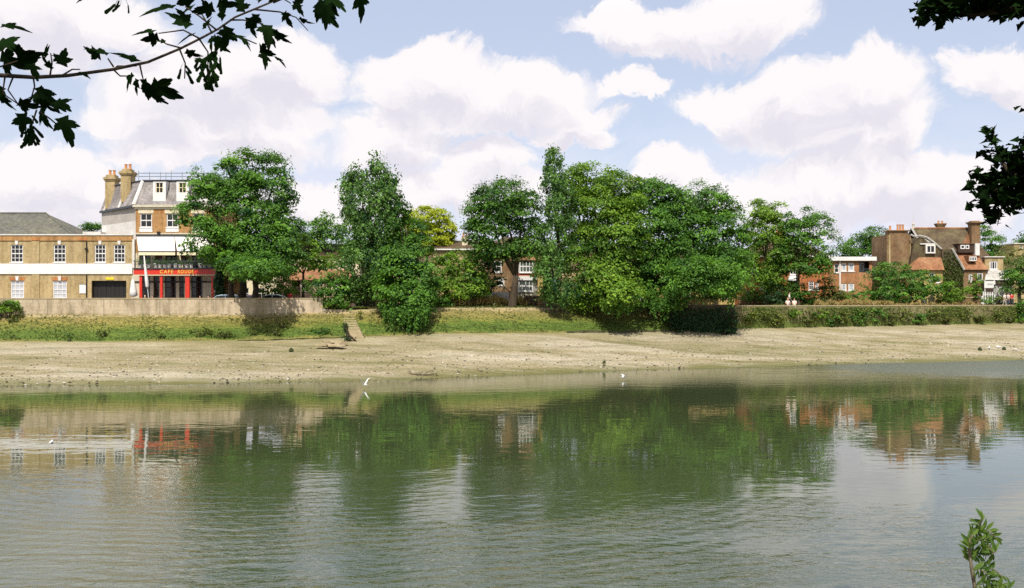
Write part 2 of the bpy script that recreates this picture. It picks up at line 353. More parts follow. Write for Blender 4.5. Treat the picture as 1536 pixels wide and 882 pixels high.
def mud_mat():
    m, nt, out = _nt('foreshore_mud')
    b = nt.nodes.new('ShaderNodeBsdfPrincipled')
    t = nt.nodes.new('ShaderNodeTexCoord'); mp = nt.nodes.new('ShaderNodeMapping'); nt.links.new(t.outputs['Object'], mp.inputs[0]); mp.inputs['Scale'].default_value = (0.28, 1, 1)
    big = _noise(nt, mp.outputs[0], 0.16, 6, 0.62, 0.6); mid = _noise(nt, mp.outputs[0], 0.9, 6, 0.65); fin = _noise(nt, t.outputs['Object'], 6.0, 5, 0.7)
    c = _ramp(nt, big, [(0.40, (0.15, 0.145, 0.06)), (0.48, (0.235, 0.20, 0.105)), (0.55, (0.325, 0.29, 0.20)), (0.66, (0.41, 0.37, 0.285))])
    c2 = _ramp(nt, mid, [(0.36, (0.14, 0.13, 0.05)), (0.5, (0.30, 0.255, 0.16)), (0.62, (0.41, 0.345, 0.26))])
    c = _mixc(nt, 0.42, c, c2)
    f = _ramp(nt, fin, [(0.37, (0.42, 0.4, 0.34)), (0.47, (0.95, 0.95, 0.95)), (0.56, (1.05, 1.05, 1.05)), (0.64, (1.4, 1.4, 1.42))])
    c = _mixc(nt, 0.8, c, f, 'MULTIPLY')
    # wet, algae-stained strip along the water, and weedy strip at the foot: by level above the water
    at = nt.nodes.new('ShaderNodeAttribute'); at.attribute_name = 'rise'
    r = _math(nt, 'MULTIPLY_ADD', _math(nt, 'SUBTRACT', mid, 0.5), 0.16, at.outputs['Fac'])
    wet = nt.nodes.new('ShaderNodeMapRange'); wet.inputs[1].default_value = 0.17; wet.inputs[2].default_value = 0.0; nt.links.new(r, wet.inputs[0])
    c = _mixc(nt, _math(nt, 'MULTIPLY', wet.outputs[0], 0.95), c, (0.115, 0.112, 0.032))
    for lv, wd_, st in ((0.27, 0.022, .6), (0.46, 0.018, .5), (0.63, 0.03, .55), (0.8, 0.02, .5)):
        dl = nt.nodes.new('ShaderNodeMapRange'); dl.inputs[1].default_value = wd_; dl.inputs[2].default_value = wd_ * .2; nt.links.new(_math(nt, 'ABSOLUTE', _math(nt, 'SUBTRACT', r, lv)), dl.inputs[0])
        gate = nt.nodes.new('ShaderNodeMapRange'); gate.inputs[1].default_value = 0.44; gate.inputs[2].default_value = 0.62; nt.links.new(big, gate.inputs[0]); g2 = nt.nodes.new('ShaderNodeMapRange'); g2.inputs[1].default_value = 0.42; g2.inputs[2].default_value = 0.6; nt.links.new(fin, g2.inputs[0])
        c = _mixc(nt, _math(nt, 'MULTIPLY', _math(nt, 'MULTIPLY', dl.outputs[0], gate.outputs[0]), _math(nt, 'MULTIPLY', g2.outputs[0], st * 1.6), clamp=True), c, (0.11, 0.10, 0.045))
    hi = nt.nodes.new('ShaderNodeMapRange'); hi.inputs[1].default_value = 0.8; hi.inputs[2].default_value = 1.0; nt.links.new(r, hi.inputs[0])
    c = _mixc(nt, _math(nt, 'MULTIPLY', hi.outputs[0], 0.35), c, (0.24, 0.21, 0.08))
    nt.links.new(c, b.inputs['Base Color'])
    rg = nt.nodes.new('ShaderNodeMapRange'); rg.inputs[1].default_value = 0.0; rg.inputs[2].default_value = 0.12; rg.inputs[3].default_value = 0.75; rg.inputs[4].default_value = 0.95; nt.links.new(r, rg.inputs[0])
    nt.links.new(rg.outputs[0], b.inputs['Roughness']); b.inputs['Specular IOR Level'].default_value = 0.25
    h = _math(nt, 'MULTIPLY_ADD', fin, 0.35, mid)
    nt.links.new(_bump(nt, h, 0.9, 0.12), b.inputs['Normal'])
    nt.links.new(b.outputs[0], out.inputs[0]); return m
def slope_mat():
    m, nt, out = _nt('weedy_bank')
    b = nt.nodes.new('ShaderNodeBsdfPrincipled'); b.inputs['Roughness'].default_value = 0.95; b.inputs['Specular IOR Level'].default_value = 0.15
    t = nt.nodes.new('ShaderNodeTexCoord'); mp = nt.nodes.new('ShaderNodeMapping'); nt.links.new(t.outputs['Object'], mp.inputs[0]); mp.inputs['Scale'].default_value = (0.25, 1, 1)
    n = _noise(nt, mp.outputs[0], 0.55, 6, 0.65, 0.3); f = _noise(nt, t.outputs['Object'], 4.5, 5, 0.7)
    at = nt.nodes.new('ShaderNodeAttribute'); at.attribute_name = 'rise'
    r = _math(nt, 'MULTIPLY_ADD', _math(nt, 'SUBTRACT', n, 0.5), 0.55, at.outputs['Fac'])
    c = _ramp(nt, r, [(0.0, (0.15, 0.15, 0.045)), (0.07, (0.072, 0.115, 0.022)), (0.36, (0.088, 0.13, 0.025)), (0.50, (0.14, 0.155, 0.036)), (0.66, (0.17, 0.16, 0.046)), (0.84, (0.205, 0.172, 0.062)), (0.97, (0.33, 0.27, 0.15))])
    k = _ramp(nt, f, [(0.36, (0.42, 0.46, 0.38)), (0.5, (1, 1, 1)), (0.64, (1.35, 1.3, 1.2))])
    c = _mixc(nt, 0.9, c, k, 'MULTIPLY')
    q = nt.nodes.new('ShaderNodeMapping'); nt.links.new(t.outputs['Object'], q.inputs[0]); q.inputs['Scale'].default_value = (0.35, 1.6, 1.6)
    k2 = _ramp(nt, _noise(nt, q.outputs[0], 1.3, 6, 0.7, 0.4), [(0.36, (0.55, 0.6, 0.5)), (0.5, (1, 1, 1)), (0.64, (1.3, 1.2, 1.1))])
    c = _mixc(nt, 0.8, c, k2, 'MULTIPLY')
    nt.links.new(c, b.inputs['Base Color'])
    nt.links.new(_bump(nt, _math(nt, 'ADD', n, _math(nt, 'MULTIPLY', f, 0.5)), 1.0, 0.14), b.inputs['Normal'])
    nt.links.new(b.outputs[0], out.inputs[0]); return m
M['mud'] = mud_mat(); M['slope'] = slope_mat()
M['path'] = mat('gravel_path', (0.42, 0.35, 0.25), (0.34, 0.28, 0.19), (0.48, 0.41, 0.31), scale=0.8, rough=0.95)
M['ground'] = mat('far_grass_ground', (0.10, 0.11, 0.035), (0.07, 0.085, 0.025), (0.15, 0.14, 0.055), scale=0.3, rough=0.95)
M['asphalt'] = mat('asphalt', (0.06, 0.058, 0.055), (0.045, 0.045, 0.043), (0.09, 0.086, 0.08), scale=0.9, rough=0.95)
M['near_grass'] = mat('near_bank_earth', (0.07, 0.075, 0.025), (0.04, 0.05, 0.016), (0.1, 0.09, 0.045), scale=1.2, rough=0.95, bump=0.05)

_nr = np.random.default_rng(5)
_ph = _nr.uniform(0, 6.28, 40); _kx = _nr.uniform(0.05, 0.9, 40); _ky = _nr.uniform(0.2, 1.6, 40)
def bumpz(x, y):
    return sum(math.sin(_kx[i] * x + _ky[i] * y + _ph[i]) / (1.5 + 6 * _kx[i]) for i in range(40)) * 0.045
def sheet(name, rows_fn, cols, material, kind='structure', rise=None):
    """rows_fn(px) -> list of (D, z); cols = photo columns used as survey lines"""
    V = []; nr = None
    for p in cols:
        rr = rows_fn(p); nr = len(rr)
        for D, z in rr: V.append((XW(p, D), D, z))
    Fc = []
    for i in range(len(cols) - 1):
        for j in range(nr - 1):
            a = i * nr + j; Fc.append((a, a + nr, a + nr + 1, a + 1))
    o = fast_mesh(name, np.array(V, dtype=np.float32), 4, material, None, None, np.array(Fc))
    if rise is not None:
        at = o.data.attributes.new('rise', 'FLOAT', 'POINT'); at.data.foreach_set('value', np.tile(np.asarray(rise, dtype=np.float32), len(cols)))
    o.data.polygons.foreach_set('use_smooth', [True] * len(o.data.polygons))
    return tag(o, kind=kind)
def lerp(a, b, t): return a + (b - a) * t
NF = 30
def fore_rows(p):
    De, Df, zf = D_edge(p), D_foot(p), z_foot(p)
    # bed below the water, then the shore: a gentle toe, a long flat, a slight rise at the foot
    rows = [(De - 9, -1.3), (De - 3, -0.45)]
    wob = 0.9 * math.sin(p * 0.021) + 0.6 * math.sin(p * 0.057 + 1) + 0.35 * math.sin(p * 0.13 + 2)
    for j in range(NF + 1):
        t = j / NF; D = lerp(De, Df, t); x = XW(p, D)
        z = zf * (0.8 * t + 0.2 * t * t) + bumpz(x, D) * min(1, t * 4) * min(1, (1 - t) * 8) - 0.07 * wob * max(0, 1 - t * 5)
        rows.append((D, z))
    rows.append((Df + 0.7, zf - 0.12))
    return rows
cols = list(np.arange(-700, 2100, 7))
sheet('foreshore', fore_rows, cols, M['mud'], rise=[0, 0] + [j / NF for j in range(NF + 1)] + [1.0])
def slope_rows(p):
    Df, Dt, zf, zt = D_foot(p), D_top(p), z_foot(p), z_top(p)
    rows = [(Df - 0.25, zf - 0.35)]
    for j in range(15):
        t = j / 14; D = lerp(Df, Dt, t); x = XW(p, D)
        rows.append((D, lerp(zf, zt, t) + 0.12 + bumpz(x * 1.7, D * 1.7) * 0.7 * min(1, (1 - t) * 5)))
    rows.append((Dt + 0.35, zt + 0.1))
    return rows
sheet('bank_slope', slope_rows, list(np.arange(-700, 1104, 6)), M['slope'], rise=[0.0] + [j / 14 for j in range(15)] + [1.0])
def land_rows(p):
    Dt = D_top(p) + 0.3
    z0 = ROAD if p < 484 else z_top(p) + 0.1
    return [(Dt, min(z0, ROAD)), (Dt + 1.0, lerp(z0, ROAD, 0.6)), (Dt + 5, ROAD), (Dt + 14, ROAD), (Dt + 30, ROAD), (220, ROAD), (420, ROAD), (1200, ROAD), (5000, ROAD)]
sheet('ground', land_rows, list(np.arange(-2600, 4200, 40)), M['ground'])
# riverside path and the road before the terrace: sheets just above the ground
sheet('path', lambda p: [(D_top(p) + 1.4, ROAD + 0.012), (D_top(p) + 4.2, ROAD + 0.012)], list(np.arange(490, 2100, 20)), M['path'])
sheet('road', lambda p: [(D_top(p) + 1.5, ROAD + 0.012), (D_top(p) + 8.2, ROAD + 0.012)], list(np.arange(-900, 480, 20)), M['asphalt'])
sheet('pavement', lambda p: [(D_top(p) + 8.25, ROAD + 0.0), (D_top(p) + 8.26, ROAD + 0.13), (D_top(p) + 11.6, ROAD + 0.13)], list(np.arange(-900, 335, 20)), M['path'])

# ---- near bank, under the camera
def near_bank():
    ys = [-60, -20, -6, 0, 4.0, 6.4, 8.0, 10.0, 12.5, 15, 19]
    zs = [5.2, 5.0, 4.85, 4.78, 4.74, 4.45, 3.5, 2.4, 1.1, 0.2, -1.0]
    xs = np.linspace(-420, 420, 211)
    V = []; Fc = []
    for x in xs:
        for y, z in zip(ys, zs): V.append((x, y + 0.35 * math.sin(x * 0.13) * (y > 3), z + 0.05 * math.sin(x * 1.9 + y)))
    n = len(ys)
    for i in range(len(xs) - 1):
        for j in range(n - 1): a = i * n + j; Fc.append((a, a + n, a + n + 1, a + 1))
    tag(fast_mesh('near_bank', np.array(V, dtype=np.float32), 4, M['near_grass'], None, None, np.array(Fc)), kind='structure')
near_bank()

# ================================================================== water
def water_mat():
    m, nt, out = _nt('river_water')
    L = nt.links
    b = nt.nodes.new('ShaderNodeBsdfPrincipled'); b.inputs['Base Color'].default_value = (0.044, 0.058, 0.025, 1)
    b.inputs['IOR'].default_value = 1.55; b.inputs['Roughness'].default_value = 0.02
    t = nt.nodes.new('ShaderNodeTexCoord'); P = t.outputs['Object']
    sep = nt.nodes.new('ShaderNodeSeparateXYZ'); L.new(P, sep.inputs[0]); X, Y = sep.outputs[0], sep.outputs[1]
    def smooth(x, a, c):
        n = nt.nodes.new('ShaderNodeMapRange'); n.interpolation_type = 'SMOOTHSTEP'; n.inputs[1].default_value = a; n.inputs[2].default_value = c
        L.new(x, n.inputs[0]); return n.outputs[0]
    def scaled(sx, sy, ang=0):
        mp = nt.nodes.new('ShaderNodeMapping'); L.new(P, mp.inputs[0]); mp.inputs['Scale'].default_value = (sx, sy, 1); mp.inputs['Rotation'].default_value = (0, 0, ang); return mp.outputs[0]
    # breeze: lively on this side of the river, dying out toward the far shore
    patch = _noise(nt, scaled(0.035, 0.06), 1.0, 4, 0.55, 0.5)
    yb = _math(nt, 'MULTIPLY_ADD', _math(nt, 'SUBTRACT', patch, 0.5), 26.0, Y)
    # the calm reaches further towards us on the right-hand side
    yb = _math(nt, 'MULTIPLY_ADD', smooth(X, 0.0, 22.0), 15.0, yb)
    near = smooth(yb, 45.0, 22.0)
    def lobe(cx, cy, rx, ry, rot=0.0):
        s = nt.nodes.new('ShaderNodeVectorMath'); s.operation = 'SUBTRACT'; L.new(P, s.inputs[0]); s.inputs[1].default_value = (cx, cy, 0)
        mp = nt.nodes.new('ShaderNodeMapping'); L.new(s.outputs[0], mp.inputs[0]); mp.inputs['Rotation'].default_value = (0, 0, -rot)
        k = nt.nodes.new('ShaderNodeVectorMath'); k.operation = 'MULTIPLY'; L.new(mp.outputs[0], k.inputs[0]); k.inputs[1].default_value = (1 / rx, 1 / ry, 0)
        l = nt.nodes.new('ShaderNodeVectorMath'); l.operation = 'LENGTH'; L.new(k.outputs[0], l.inputs[0])
        d = _math(nt, 'MULTIPLY_ADD', _math(nt, 'SUBTRACT', patch, 0.5), 1.0, l.outputs['Value'])
        d = _math(nt, 'MULTIPLY_ADD', _math(nt, 'SUBTRACT', frag, 0.5), 1.5, d)
        return smooth(d, 1.2, 0.5)
    frag = _noise(nt, scaled(0.22, 0.9), 1.0, 5, 0.65)
    gust = None
    for a in [(60, 100, 34, 14, 0.06)]:
        v = lobe(*a); gust = v if gust is None else _math(nt, 'MAXIMUM', gust, v)
    # wave trains
    n1 = _noise(nt, scaled(0.75, 1.5, 0.25), 1.0, 2, 0.45, 0.9)
    n2 = _noise(nt, scaled(2.6, 4.6, -0.2), 1.0, 3, 0.55, 0.5)
    n3 = _noise(nt, scaled(0.35, 0.9, 0.1), 1.0, 2, 0.5, 0.3)
    n4 = _noise(nt, scaled(5.5, 9.0, 0.1), 1.0, 2, 0.5)
    h_rip = _math(nt, 'ADD', _math(nt, 'MULTIPLY', n1, 0.042), _math(nt, 'MULTIPLY', n2, 0.034))
    ring = nt.nodes.new('ShaderNodeTexWave'); ring.wave_type = 'RINGS'; ring.rings_direction = 'Z'; ring.inputs['Scale'].default_value = 0.42; ring.inputs['Distortion'].default_value = 7.0; ring.inputs['Detail'].default_value = 2.0; ring.inputs['Detail Scale'].default_value = 0.7
    rs = nt.nodes.new('ShaderNodeVectorMath'); rs.operation = 'SUBTRACT'; L.new(P, rs.inputs[0]); rs.inputs[1].default_value = (-9, 46, 0); L.new(rs.outputs[0], ring.inputs['Vector'])
    lull = smooth(_noise(nt, scaled(0.07, 0.13, 0.3), 1.0, 3, 0.5, 0.6), 0.36, 0.60)
    h_rip = _math(nt, 'MULTIPLY_ADD', ring.outputs[1], 0.012, h_rip)
    h_rip = _math(nt, 'MULTIPLY', h_rip, _math(nt, 'MULTIPLY_ADD', lull, 0.8, 0.28))
    h_rip = _math(nt, 'MULTIPLY', h_rip, near)
    h_calm = _math(nt, 'ADD', _math(nt, 'MULTIPLY', n3, 0.007), _math(nt, 'MULTIPLY', n1, 0.0034))
    h_gust = _math(nt, 'MULTIPLY', _math(nt, 'ADD', _math(nt, 'MULTIPLY', n2, 0.05), _math(nt, 'MULTIPLY', n4, 0.03)), gust)
    h = _math(nt, 'ADD', _math(nt, 'ADD', h_rip, h_calm), h_gust)
    L.new(_bump(nt, h, 1.0, 1.0), b.inputs['Normal'])
    rr = _math(nt, 'MULTIPLY_ADD', gust, 0.32, 0.015); rr = _math(nt, 'MULTIPLY_ADD', near, 0.08, rr); rr = _math(nt, 'MULTIPLY_ADD', smooth(Y, 66.0, 84.0), 0.085, rr); L.new(rr, b.inputs['Roughness'])
    L.new(b.outputs[0], out.inputs[0]); return m
M['water'] = water_mat()
wv = MB(); wv.face([(-900, 10, 0), (900, 10, 0), (900, 330, 0), (-900, 330, 0)])
tag(wv.build('river', M['water']), kind='structure')
# ================================================================== foliage
LEAF = {
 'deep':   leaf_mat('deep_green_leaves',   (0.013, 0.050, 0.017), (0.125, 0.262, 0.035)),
 'maple':  leaf_mat('maple_green_leaves',  (0.015, 0.058, 0.017), (0.150, 0.315, 0.042)),
 'poplar': leaf_mat('poplar_green_leaves', (0.015, 0.055, 0.023), (0.160, 0.300, 0.062)),
 'bright': leaf_mat('bright_green_leaves', (0.030, 0.088, 0.014), (0.212, 0.355, 0.040)),
 'acid':   leaf_mat('yellow_green_leaves', (0.22, 0.28, 0.015), (0.44, 0.5, 0.04)),
 'pale':   leaf_mat('pale_leaves',         (0.13, 0.15, 0.05), (0.30, 0.29, 0.12)),
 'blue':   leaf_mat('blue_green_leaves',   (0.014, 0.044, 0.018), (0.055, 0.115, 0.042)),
 'ivy':    leaf_mat('ivy_leaves',          (0.045, 0.085, 0.016), (0.19, 0.22, 0.05)),
 'dry':    leaf_mat('dry_grass_blades',    (0.18, 0.135, 0.045), (0.36, 0.28, 0.11), 0.2),
 'weed':   leaf_mat('weed_leaves',         (0.04, 0.06, 0.014), (0.13, 0.15, 0.035)),
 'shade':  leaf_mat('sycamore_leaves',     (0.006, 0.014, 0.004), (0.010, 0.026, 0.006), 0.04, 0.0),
 'ash':    leaf_mat('shrub_leaflets',      (0.035, 0.085, 0.015), (0.12, 0.19, 0.035), 0.35),
}
def unit(a): return a / np.maximum(np.linalg.norm(a, axis=1, keepdims=True), 1e-9)
def leaf_quads(C, N, ln, wd, rng, T=None):
    n = len(C)
    if T is None: T = rng.normal(size=(n, 3))
    T = unit(T - N * np.sum(T * N, axis=1, keepdims=True)); B = np.cross(N, T)
    l = ln * rng.uniform(0.65, 1.35, (n, 1)); w = wd * rng.uniform(0.65, 1.35, (n, 1))
    V = np.empty((n, 4, 3))
    V[:, 0] = C - T * l * 0.5; V[:, 1] = C + B * w * 0.5 + N * w * 0.12 + T * l * 0.06
    V[:, 2] = C + T * l * 0.5 - N * l * 0.12; V[:, 3] = C - B * w * 0.5 + N * w * 0.12 + T * l * 0.06
    return V
def clumps(lobes, rng, dens, cr, inner=0.25):
    """clump centres spread through ellipsoids; most near the surface. lobes: (c, r) arrays in metres"""
    out = []; nor = []
    for k, (c, r) in enumerate(lobes):
        a, b, d = r
        area = 4 * math.pi * ((((a * b) ** 1.6) + ((a * d) ** 1.6) + ((b * d) ** 1.6)) / 3) ** (1 / 1.6)
        n = max(6, int(area * dens))
        u = unit(rng.normal(size=(n, 3)))
        # lumpy outline: bulges at a few directions
        bul = np.zeros(n)
        for _ in range(9):
            q = unit(rng.normal(size=(1, 3)))[0]; bul += rng.uniform(-0.10, 0.16) * np.exp(-np.sum((u - q) ** 2, axis=1) / 0.22)
        rad = np.where(rng.random(n) < inner, rng.uniform(0.35, 0.8, n), rng.uniform(0.84, 1.02, n)) * (1 + bul)
        p = u * rad[:, None] * np.array(r) + np.array(c)
        keep = np.ones(n, bool)
        for j, (c2, r2) in enumerate(lobes):
            if j == k: continue
            q = np.linalg.norm((p - np.array(c2)) / np.array(r2), axis=1)
            keep &= ~((q < 0.62) & (rng.random(n) < 0.8))
        out.append(p[keep]); nor.append(unit(u[keep] / np.array(r)))
    return np.concatenate(out), np.concatenate(nor)
def crown(name, lobes, leafm, parent, seed, dens=1.0, cr=0.8, k=26, ln=0.33, wd=0.23, upright=False, inner=0.22, squash=0.42):
    rng = np.random.default_rng(seed)
    if cr >= 0.75 and not upright: dens *= 0.66; cr *= 1.3; k = int(k * 3.3); ln *= 0.82; wd *= 0.86
    if upright: k = int(k * 1.5); ln *= 0.82; wd *= 0.86
    P, N = clumps(lobes, rng, dens, cr, inner)
    n = len(P)
    cs = cr * rng.uniform(0.6, 1.35, (n, 1))
    off = np.clip(rng.normal(size=(n, k, 3)) * 0.5, -0.95, 0.95)
    off[:, :, 2] *= (1.15 if upright else squash); 
    if upright: off[:, :, :2] *= 0.75
    # sprays hang outward and down at their ends
    rr = np.linalg.norm(off[:, :, :2], axis=2)
    C = P[:, None, :] + off * cs[:, None, :]
    if not upright: C[:, :, 2] -= 0.3 * (rr ** 2) * cs
    up = np.array([0, 0, 0.75 if not upright else 0.15])
    nn = N[:, None, :] * 0.75 + up + rng.normal(size=(n, k, 3)) * 0.5 + off * 0.3
    lvc = np.clip(rng.normal(0.5, 0.22, (n, 1)) + rng.normal(0, 0.13, (n, k)), 0, 1)
    C = C.reshape(-1, 3); nn = unit(nn.reshape(-1, 3))
    T = None
    if upright: T = rng.normal(size=C.shape) * 0.6 + np.array([0, 0, 1.0])
    sz = np.repeat(rng.uniform(0.62, 1.3, n), k)[:, None]
    V = leaf_quads(C, nn, ln * sz, wd * sz, rng, T)
    return fast_mesh(name, V, 4, LEAF[leafm], parent, lvc.reshape(-1))
def px_lobes(px_l, D, org):
    """(px, py, rx, ry[, depth offset m[, depth radius m]]) -> metres, relative to org"""
    out = []
    for q in px_l:
        px, py, rx, ry = q[:4]; dd = q[4] if len(q) > 4 else 0.0
        d = D + dd; s = d / F; rd = q[5] if len(q) > 5 else max(1.0, 0.85 * rx * s)
        p = W(px, py, d) - Vector(org)
        out.append(((p.x, p.y, p.z), (rx * s, rd, ry * s)))
    return out
def hanging(px_l, D, org, leafm, parent, seed, name='hanging_sprays', n=26, per=26, ln=0.24, wd=0.14):
    """leafy strands that hang below a crown: (px0, px1, py_top, py_bottom, d0, d1)"""
    rng = np.random.default_rng(seed); C = []; T = []
    for (p0, p1, yt, yb, d0, d1, cnt) in px_l:
        for i in range(cnt):
            d = rng.uniform(d0, d1); p = rng.uniform(p0, p1); q = (p - p0) / (p1 - p0)
            yb2 = yt + (yb - yt) * rng.uniform(0.35, 1.0) * (0.55 + 0.45 * math.sin(math.pi * q))
            a = np.array(W(p, yt - 4, d)) - np.array(org); b = np.array(W(p + rng.uniform(-3, 3), yb2, d)) - np.array(org)
            t = rng.random((per, 1)); c = a + (b - a) * t + rng.normal(size=(per, 3)) * 0.13 * (1.15 - t)
            C.append(c); T.append(np.tile(np.array([0, 0, -1.0]), (per, 1)) + rng.normal(size=(per, 3)) * 0.4)
    C = np.concatenate(C); T = np.concatenate(T)
    N = unit(rng.normal(size=C.shape) * 0.7 + np.array([0, -0.7, 0.3]))
    return fast_mesh(name, leaf_quads(C, N, ln, wd, rng, T), 4, LEAF[leafm], parent, np.clip(rng.normal(0.45, 0.2, len(C)), 0, 1))
def limbs(mb, base, fork, lobes, r0, rng, lean=None):
    """trunk to the fork, then a limb into each lobe"""
    base = Vector(base); fork = Vector(fork); mid = base.lerp(fork, 0.5) + Vector((rng.uniform(-.2, .2), rng.uniform(-.2, .2), 0))
    mb.tube([base + Vector((0, 0, -0.4)), base + Vector((0, 0, 0.25)), mid, fork], [r0 * 1.6, r0 * 1.12, r0 * 0.9, r0 * 0.72], 9)
    for c, r in lobes:
        c = Vector(c); e = fork.lerp(c, 0.92); m = fork.lerp(e, 0.5) + Vector((rng.uniform(-.4, .4), rng.uniform(-.4, .4), rng.uniform(-.3, .6)))
        mb.tube([fork + Vector((0, 0, -0.3)), m, e, c + Vector((rng.uniform(-.5, .5), rng.uniform(-.5, .5), r[2] * 0.5))], [r0 * 0.5, r0 * 0.3, r0 * 0.16, 0.03], 6)
def tree(name, label, base_px, D, lobes, leafm, seed, trunk_r=0.3, fork_py=None, group='trees along the far bank', bark='bark', base_z=None, lean_px=0, hang=None, extra=None, **kw):
    rng = random.Random(seed)
    bz = ROAD if base_z is None else base_z
    org = Vector((XW(base_px, D), D, bz))
    root = empty(name, org, label, 'tree', group)
    L = px_lobes(lobes, D, org)
    fz = min(c[2] for c, r in L) if fork_py is None else ZW(fork_py, D) - bz
    mb = MB(); limbs(mb, (0, 0, 0), (lean_px * D / F, 0, fz), L, trunk_r, rng)
    mb.build('trunk', M[bark], root, smooth=True)
    crown('crown', L, leafm, root, seed, **kw)
    if hang: hanging(hang, D, org, leafm, root, seed + 1)
    return root
def bush(name, label, base_px, D, lobes, leafm, seed, group='shrubs along the far bank', cat='shrub', base_z=None, **kw):
    rng = random.Random(seed); bz = ROAD if base_z is None else base_z
    org = Vector((XW(base_px, D), D, bz)); root = empty(name, org, label, cat, group)
    L = px_lobes(lobes, D, org)
    mb = MB()
    for c, r in L:
        for _ in range(2):
            e = Vector(c) + Vector((rng.uniform(-.4, .4) * r[0], rng.uniform(-.3, .3), r[2] * 0.4))
            mb.tube([(e.x * 0.25, 0, -0.25), (e.x * 0.7, e.y * 0.5, max(0.1, e.z * 0.5)), tuple(e)], [0.07, 0.045, 0.015], 5)
    mb.build('stem', M['bark'], root)
    kw.setdefault('dens', 1.6); kw.setdefault('cr', 0.55); kw.setdefault('k', 22); kw.setdefault('ln', 0.26); kw.setdefault('wd', 0.19)
    crown('foliage', L, leafm, root, seed, **kw)
    return root

# ---- left group by the terrace, three trunks side by side
tree('broadleaf_tree', 'bushy tree beside the red café front, its low boughs hiding the last awning', 348, 110.0,
     [(306, 272, 24, 26, 0), (298, 322, 28, 34, 0), (310, 360, 28, 24, -.6), (322, 380, 20, 13, 0)], 'maple', 21, 0.3, 402, cr=0.75)
tree('broadleaf_tree', 'tallest of the three trees standing behind the concrete wall by the red café', 362, 112.0,
     [(382, 250, 44, 32, 0), (352, 278, 40, 34, .5), (408, 285, 32, 36, 0), (375, 318, 50, 44, -1.2), (345, 345, 42, 40, -1), (385, 368, 46, 32, -2), (366, 388, 32, 20, -2.2), (418, 330, 22, 34, 0)], 'maple', 22, 0.42, 400, cr=0.85, lean_px=2)
tree('broadleaf_tree', 'tree beside the parked pale car, its lower crown reaching over the dwarf fence corner', 381, 110.5,
     [(405, 360, 34, 32, -.5), (398, 398, 30, 24, -2.5, 3), (428, 385, 26, 26, 0), (374, 398, 30, 14, -4.0, 2.6), (350, 390, 18, 12, -2.4, 2), (372, 398, 24, 13, -6.4, 2.0), (400, 400, 24, 12, -6.2, 2.0), (374, 402, 28, 11, -8.6, 2.4), (392, 404, 20, 10, -8.0, 2.2)], 'maple', 23, 0.34, 405, cr=0.75,
     hang=[(346, 418, 402, 426, 105.6, 109.0, 30)])
tree('broadleaf_tree', 'dark ragged tree rising behind the terracotta-roofed cottage', 468, 134.0,
     [(470, 345, 26, 22), (486, 332, 14, 14), (450, 372, 34, 24), (500, 365, 28, 30), (478, 392, 40, 14), (440, 352, 16, 18)], 'deep', 24, 0.25, 400, cr=0.8, k=22, dens=0.85)
tree('broadleaf_tree', 'light green low boughed tree leaning over the cottage front', 455, 118.0,
     [(445, 372, 30, 20, 0), (425, 385, 24, 20), (478, 388, 32, 16), (455, 394, 26, 10)], 'bright', 25, 0.16, 408, cr=0.65, k=18, dens=0.9)
bush('shrub', 'rounded fresh green shrub beside the parked pale car', 419, 114.0, [(408, 430, 18, 13), (428, 428, 16, 13), (419, 436, 22, 10)], 'bright', 26)
bush('shrub', 'big spreading shrub spilling past the end of the concrete wall', 492, 110.5, [(478, 424, 22, 16), (500, 424, 20, 18), (490, 442, 26, 16, -1), (506, 450, 18, 12, -1.2), (515, 428, 14, 16)], 'maple', 27, base_z=5.3)
# ---- the poplar over the steps, and the dark overhanging tree beside it
tree('poplar_tree', 'tall poplar with three pointed tops standing behind the stone steps', 556, 112.0,
     [(567, 262, 14, 26), (542, 272, 14, 26), (521, 285, 11, 26), (588, 285, 15, 28), (556, 312, 46, 46), (540, 350, 36, 40), (580, 345, 36, 40), (545, 400, 44, 40, -.5), (530, 440, 30, 22), (580, 405, 40, 40, -.5)], 'poplar', 28, 0.38, 430, upright=True, dens=1.35, cr=0.72)
tree('weeping_tree', 'dark weeping tree hanging over the bank just right of the stone steps', 606, 110.0,
     [(600, 330, 18, 26, 1), (612, 352, 26, 28, .5), (628, 382, 28, 30, 0), (602, 395, 36, 36, -.5), (634, 412, 26, 28, -.5), (608, 426, 42, 30, -1.6), (614, 448, 36, 26, -2.6, 2.6), (604, 456, 28, 16, -3.0, 2.0), (626, 452, 22, 16, -2.6, 2)], 'maple', 29, 0.3, 425, cr=0.75,
     hang=[(574, 644, 466, 506, 104.4, 107.6, 90)])
tree('locust_tree', 'airy yellow-green tree glowing behind the dark bank trees', 640, 140.0,
     [(640, 327, 38, 16), (625, 334, 26, 16), (662, 345, 22, 18), (640, 355, 40, 20), (668, 362, 16, 14), (625, 365, 26, 20)], 'acid', 30, 0.2, 385, cr=0.6, k=30, dens=2.4, ln=0.26, wd=0.18, inner=0.15)
bush('shrub', 'tall hedge-like shrub heap between the weeping tree and the dry grass', 685, 117.0,
     [(690, 392, 28, 20), (668, 410, 28, 28), (705, 418, 28, 22), (690, 432, 40, 16), (722, 430, 16, 12), (655, 438, 22, 18), (702, 404, 22, 14)], 'bright', 31, dens=2.2)
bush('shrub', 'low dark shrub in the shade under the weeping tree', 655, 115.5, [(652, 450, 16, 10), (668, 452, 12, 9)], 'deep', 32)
tree('maple_tree', 'round-headed maple with a forked leaning trunk in front of the bay-windowed house', 768, 116.0,
     [(752, 300, 44, 36), (730, 320, 32, 30), (785, 318, 30, 36), (750, 345, 50, 36), (722, 350, 20, 26), (790, 360, 26, 36), (740, 372, 34, 16), (768, 375, 26, 14)], 'deep', 33, 0.42, 412, lean_px=6, cr=0.85)
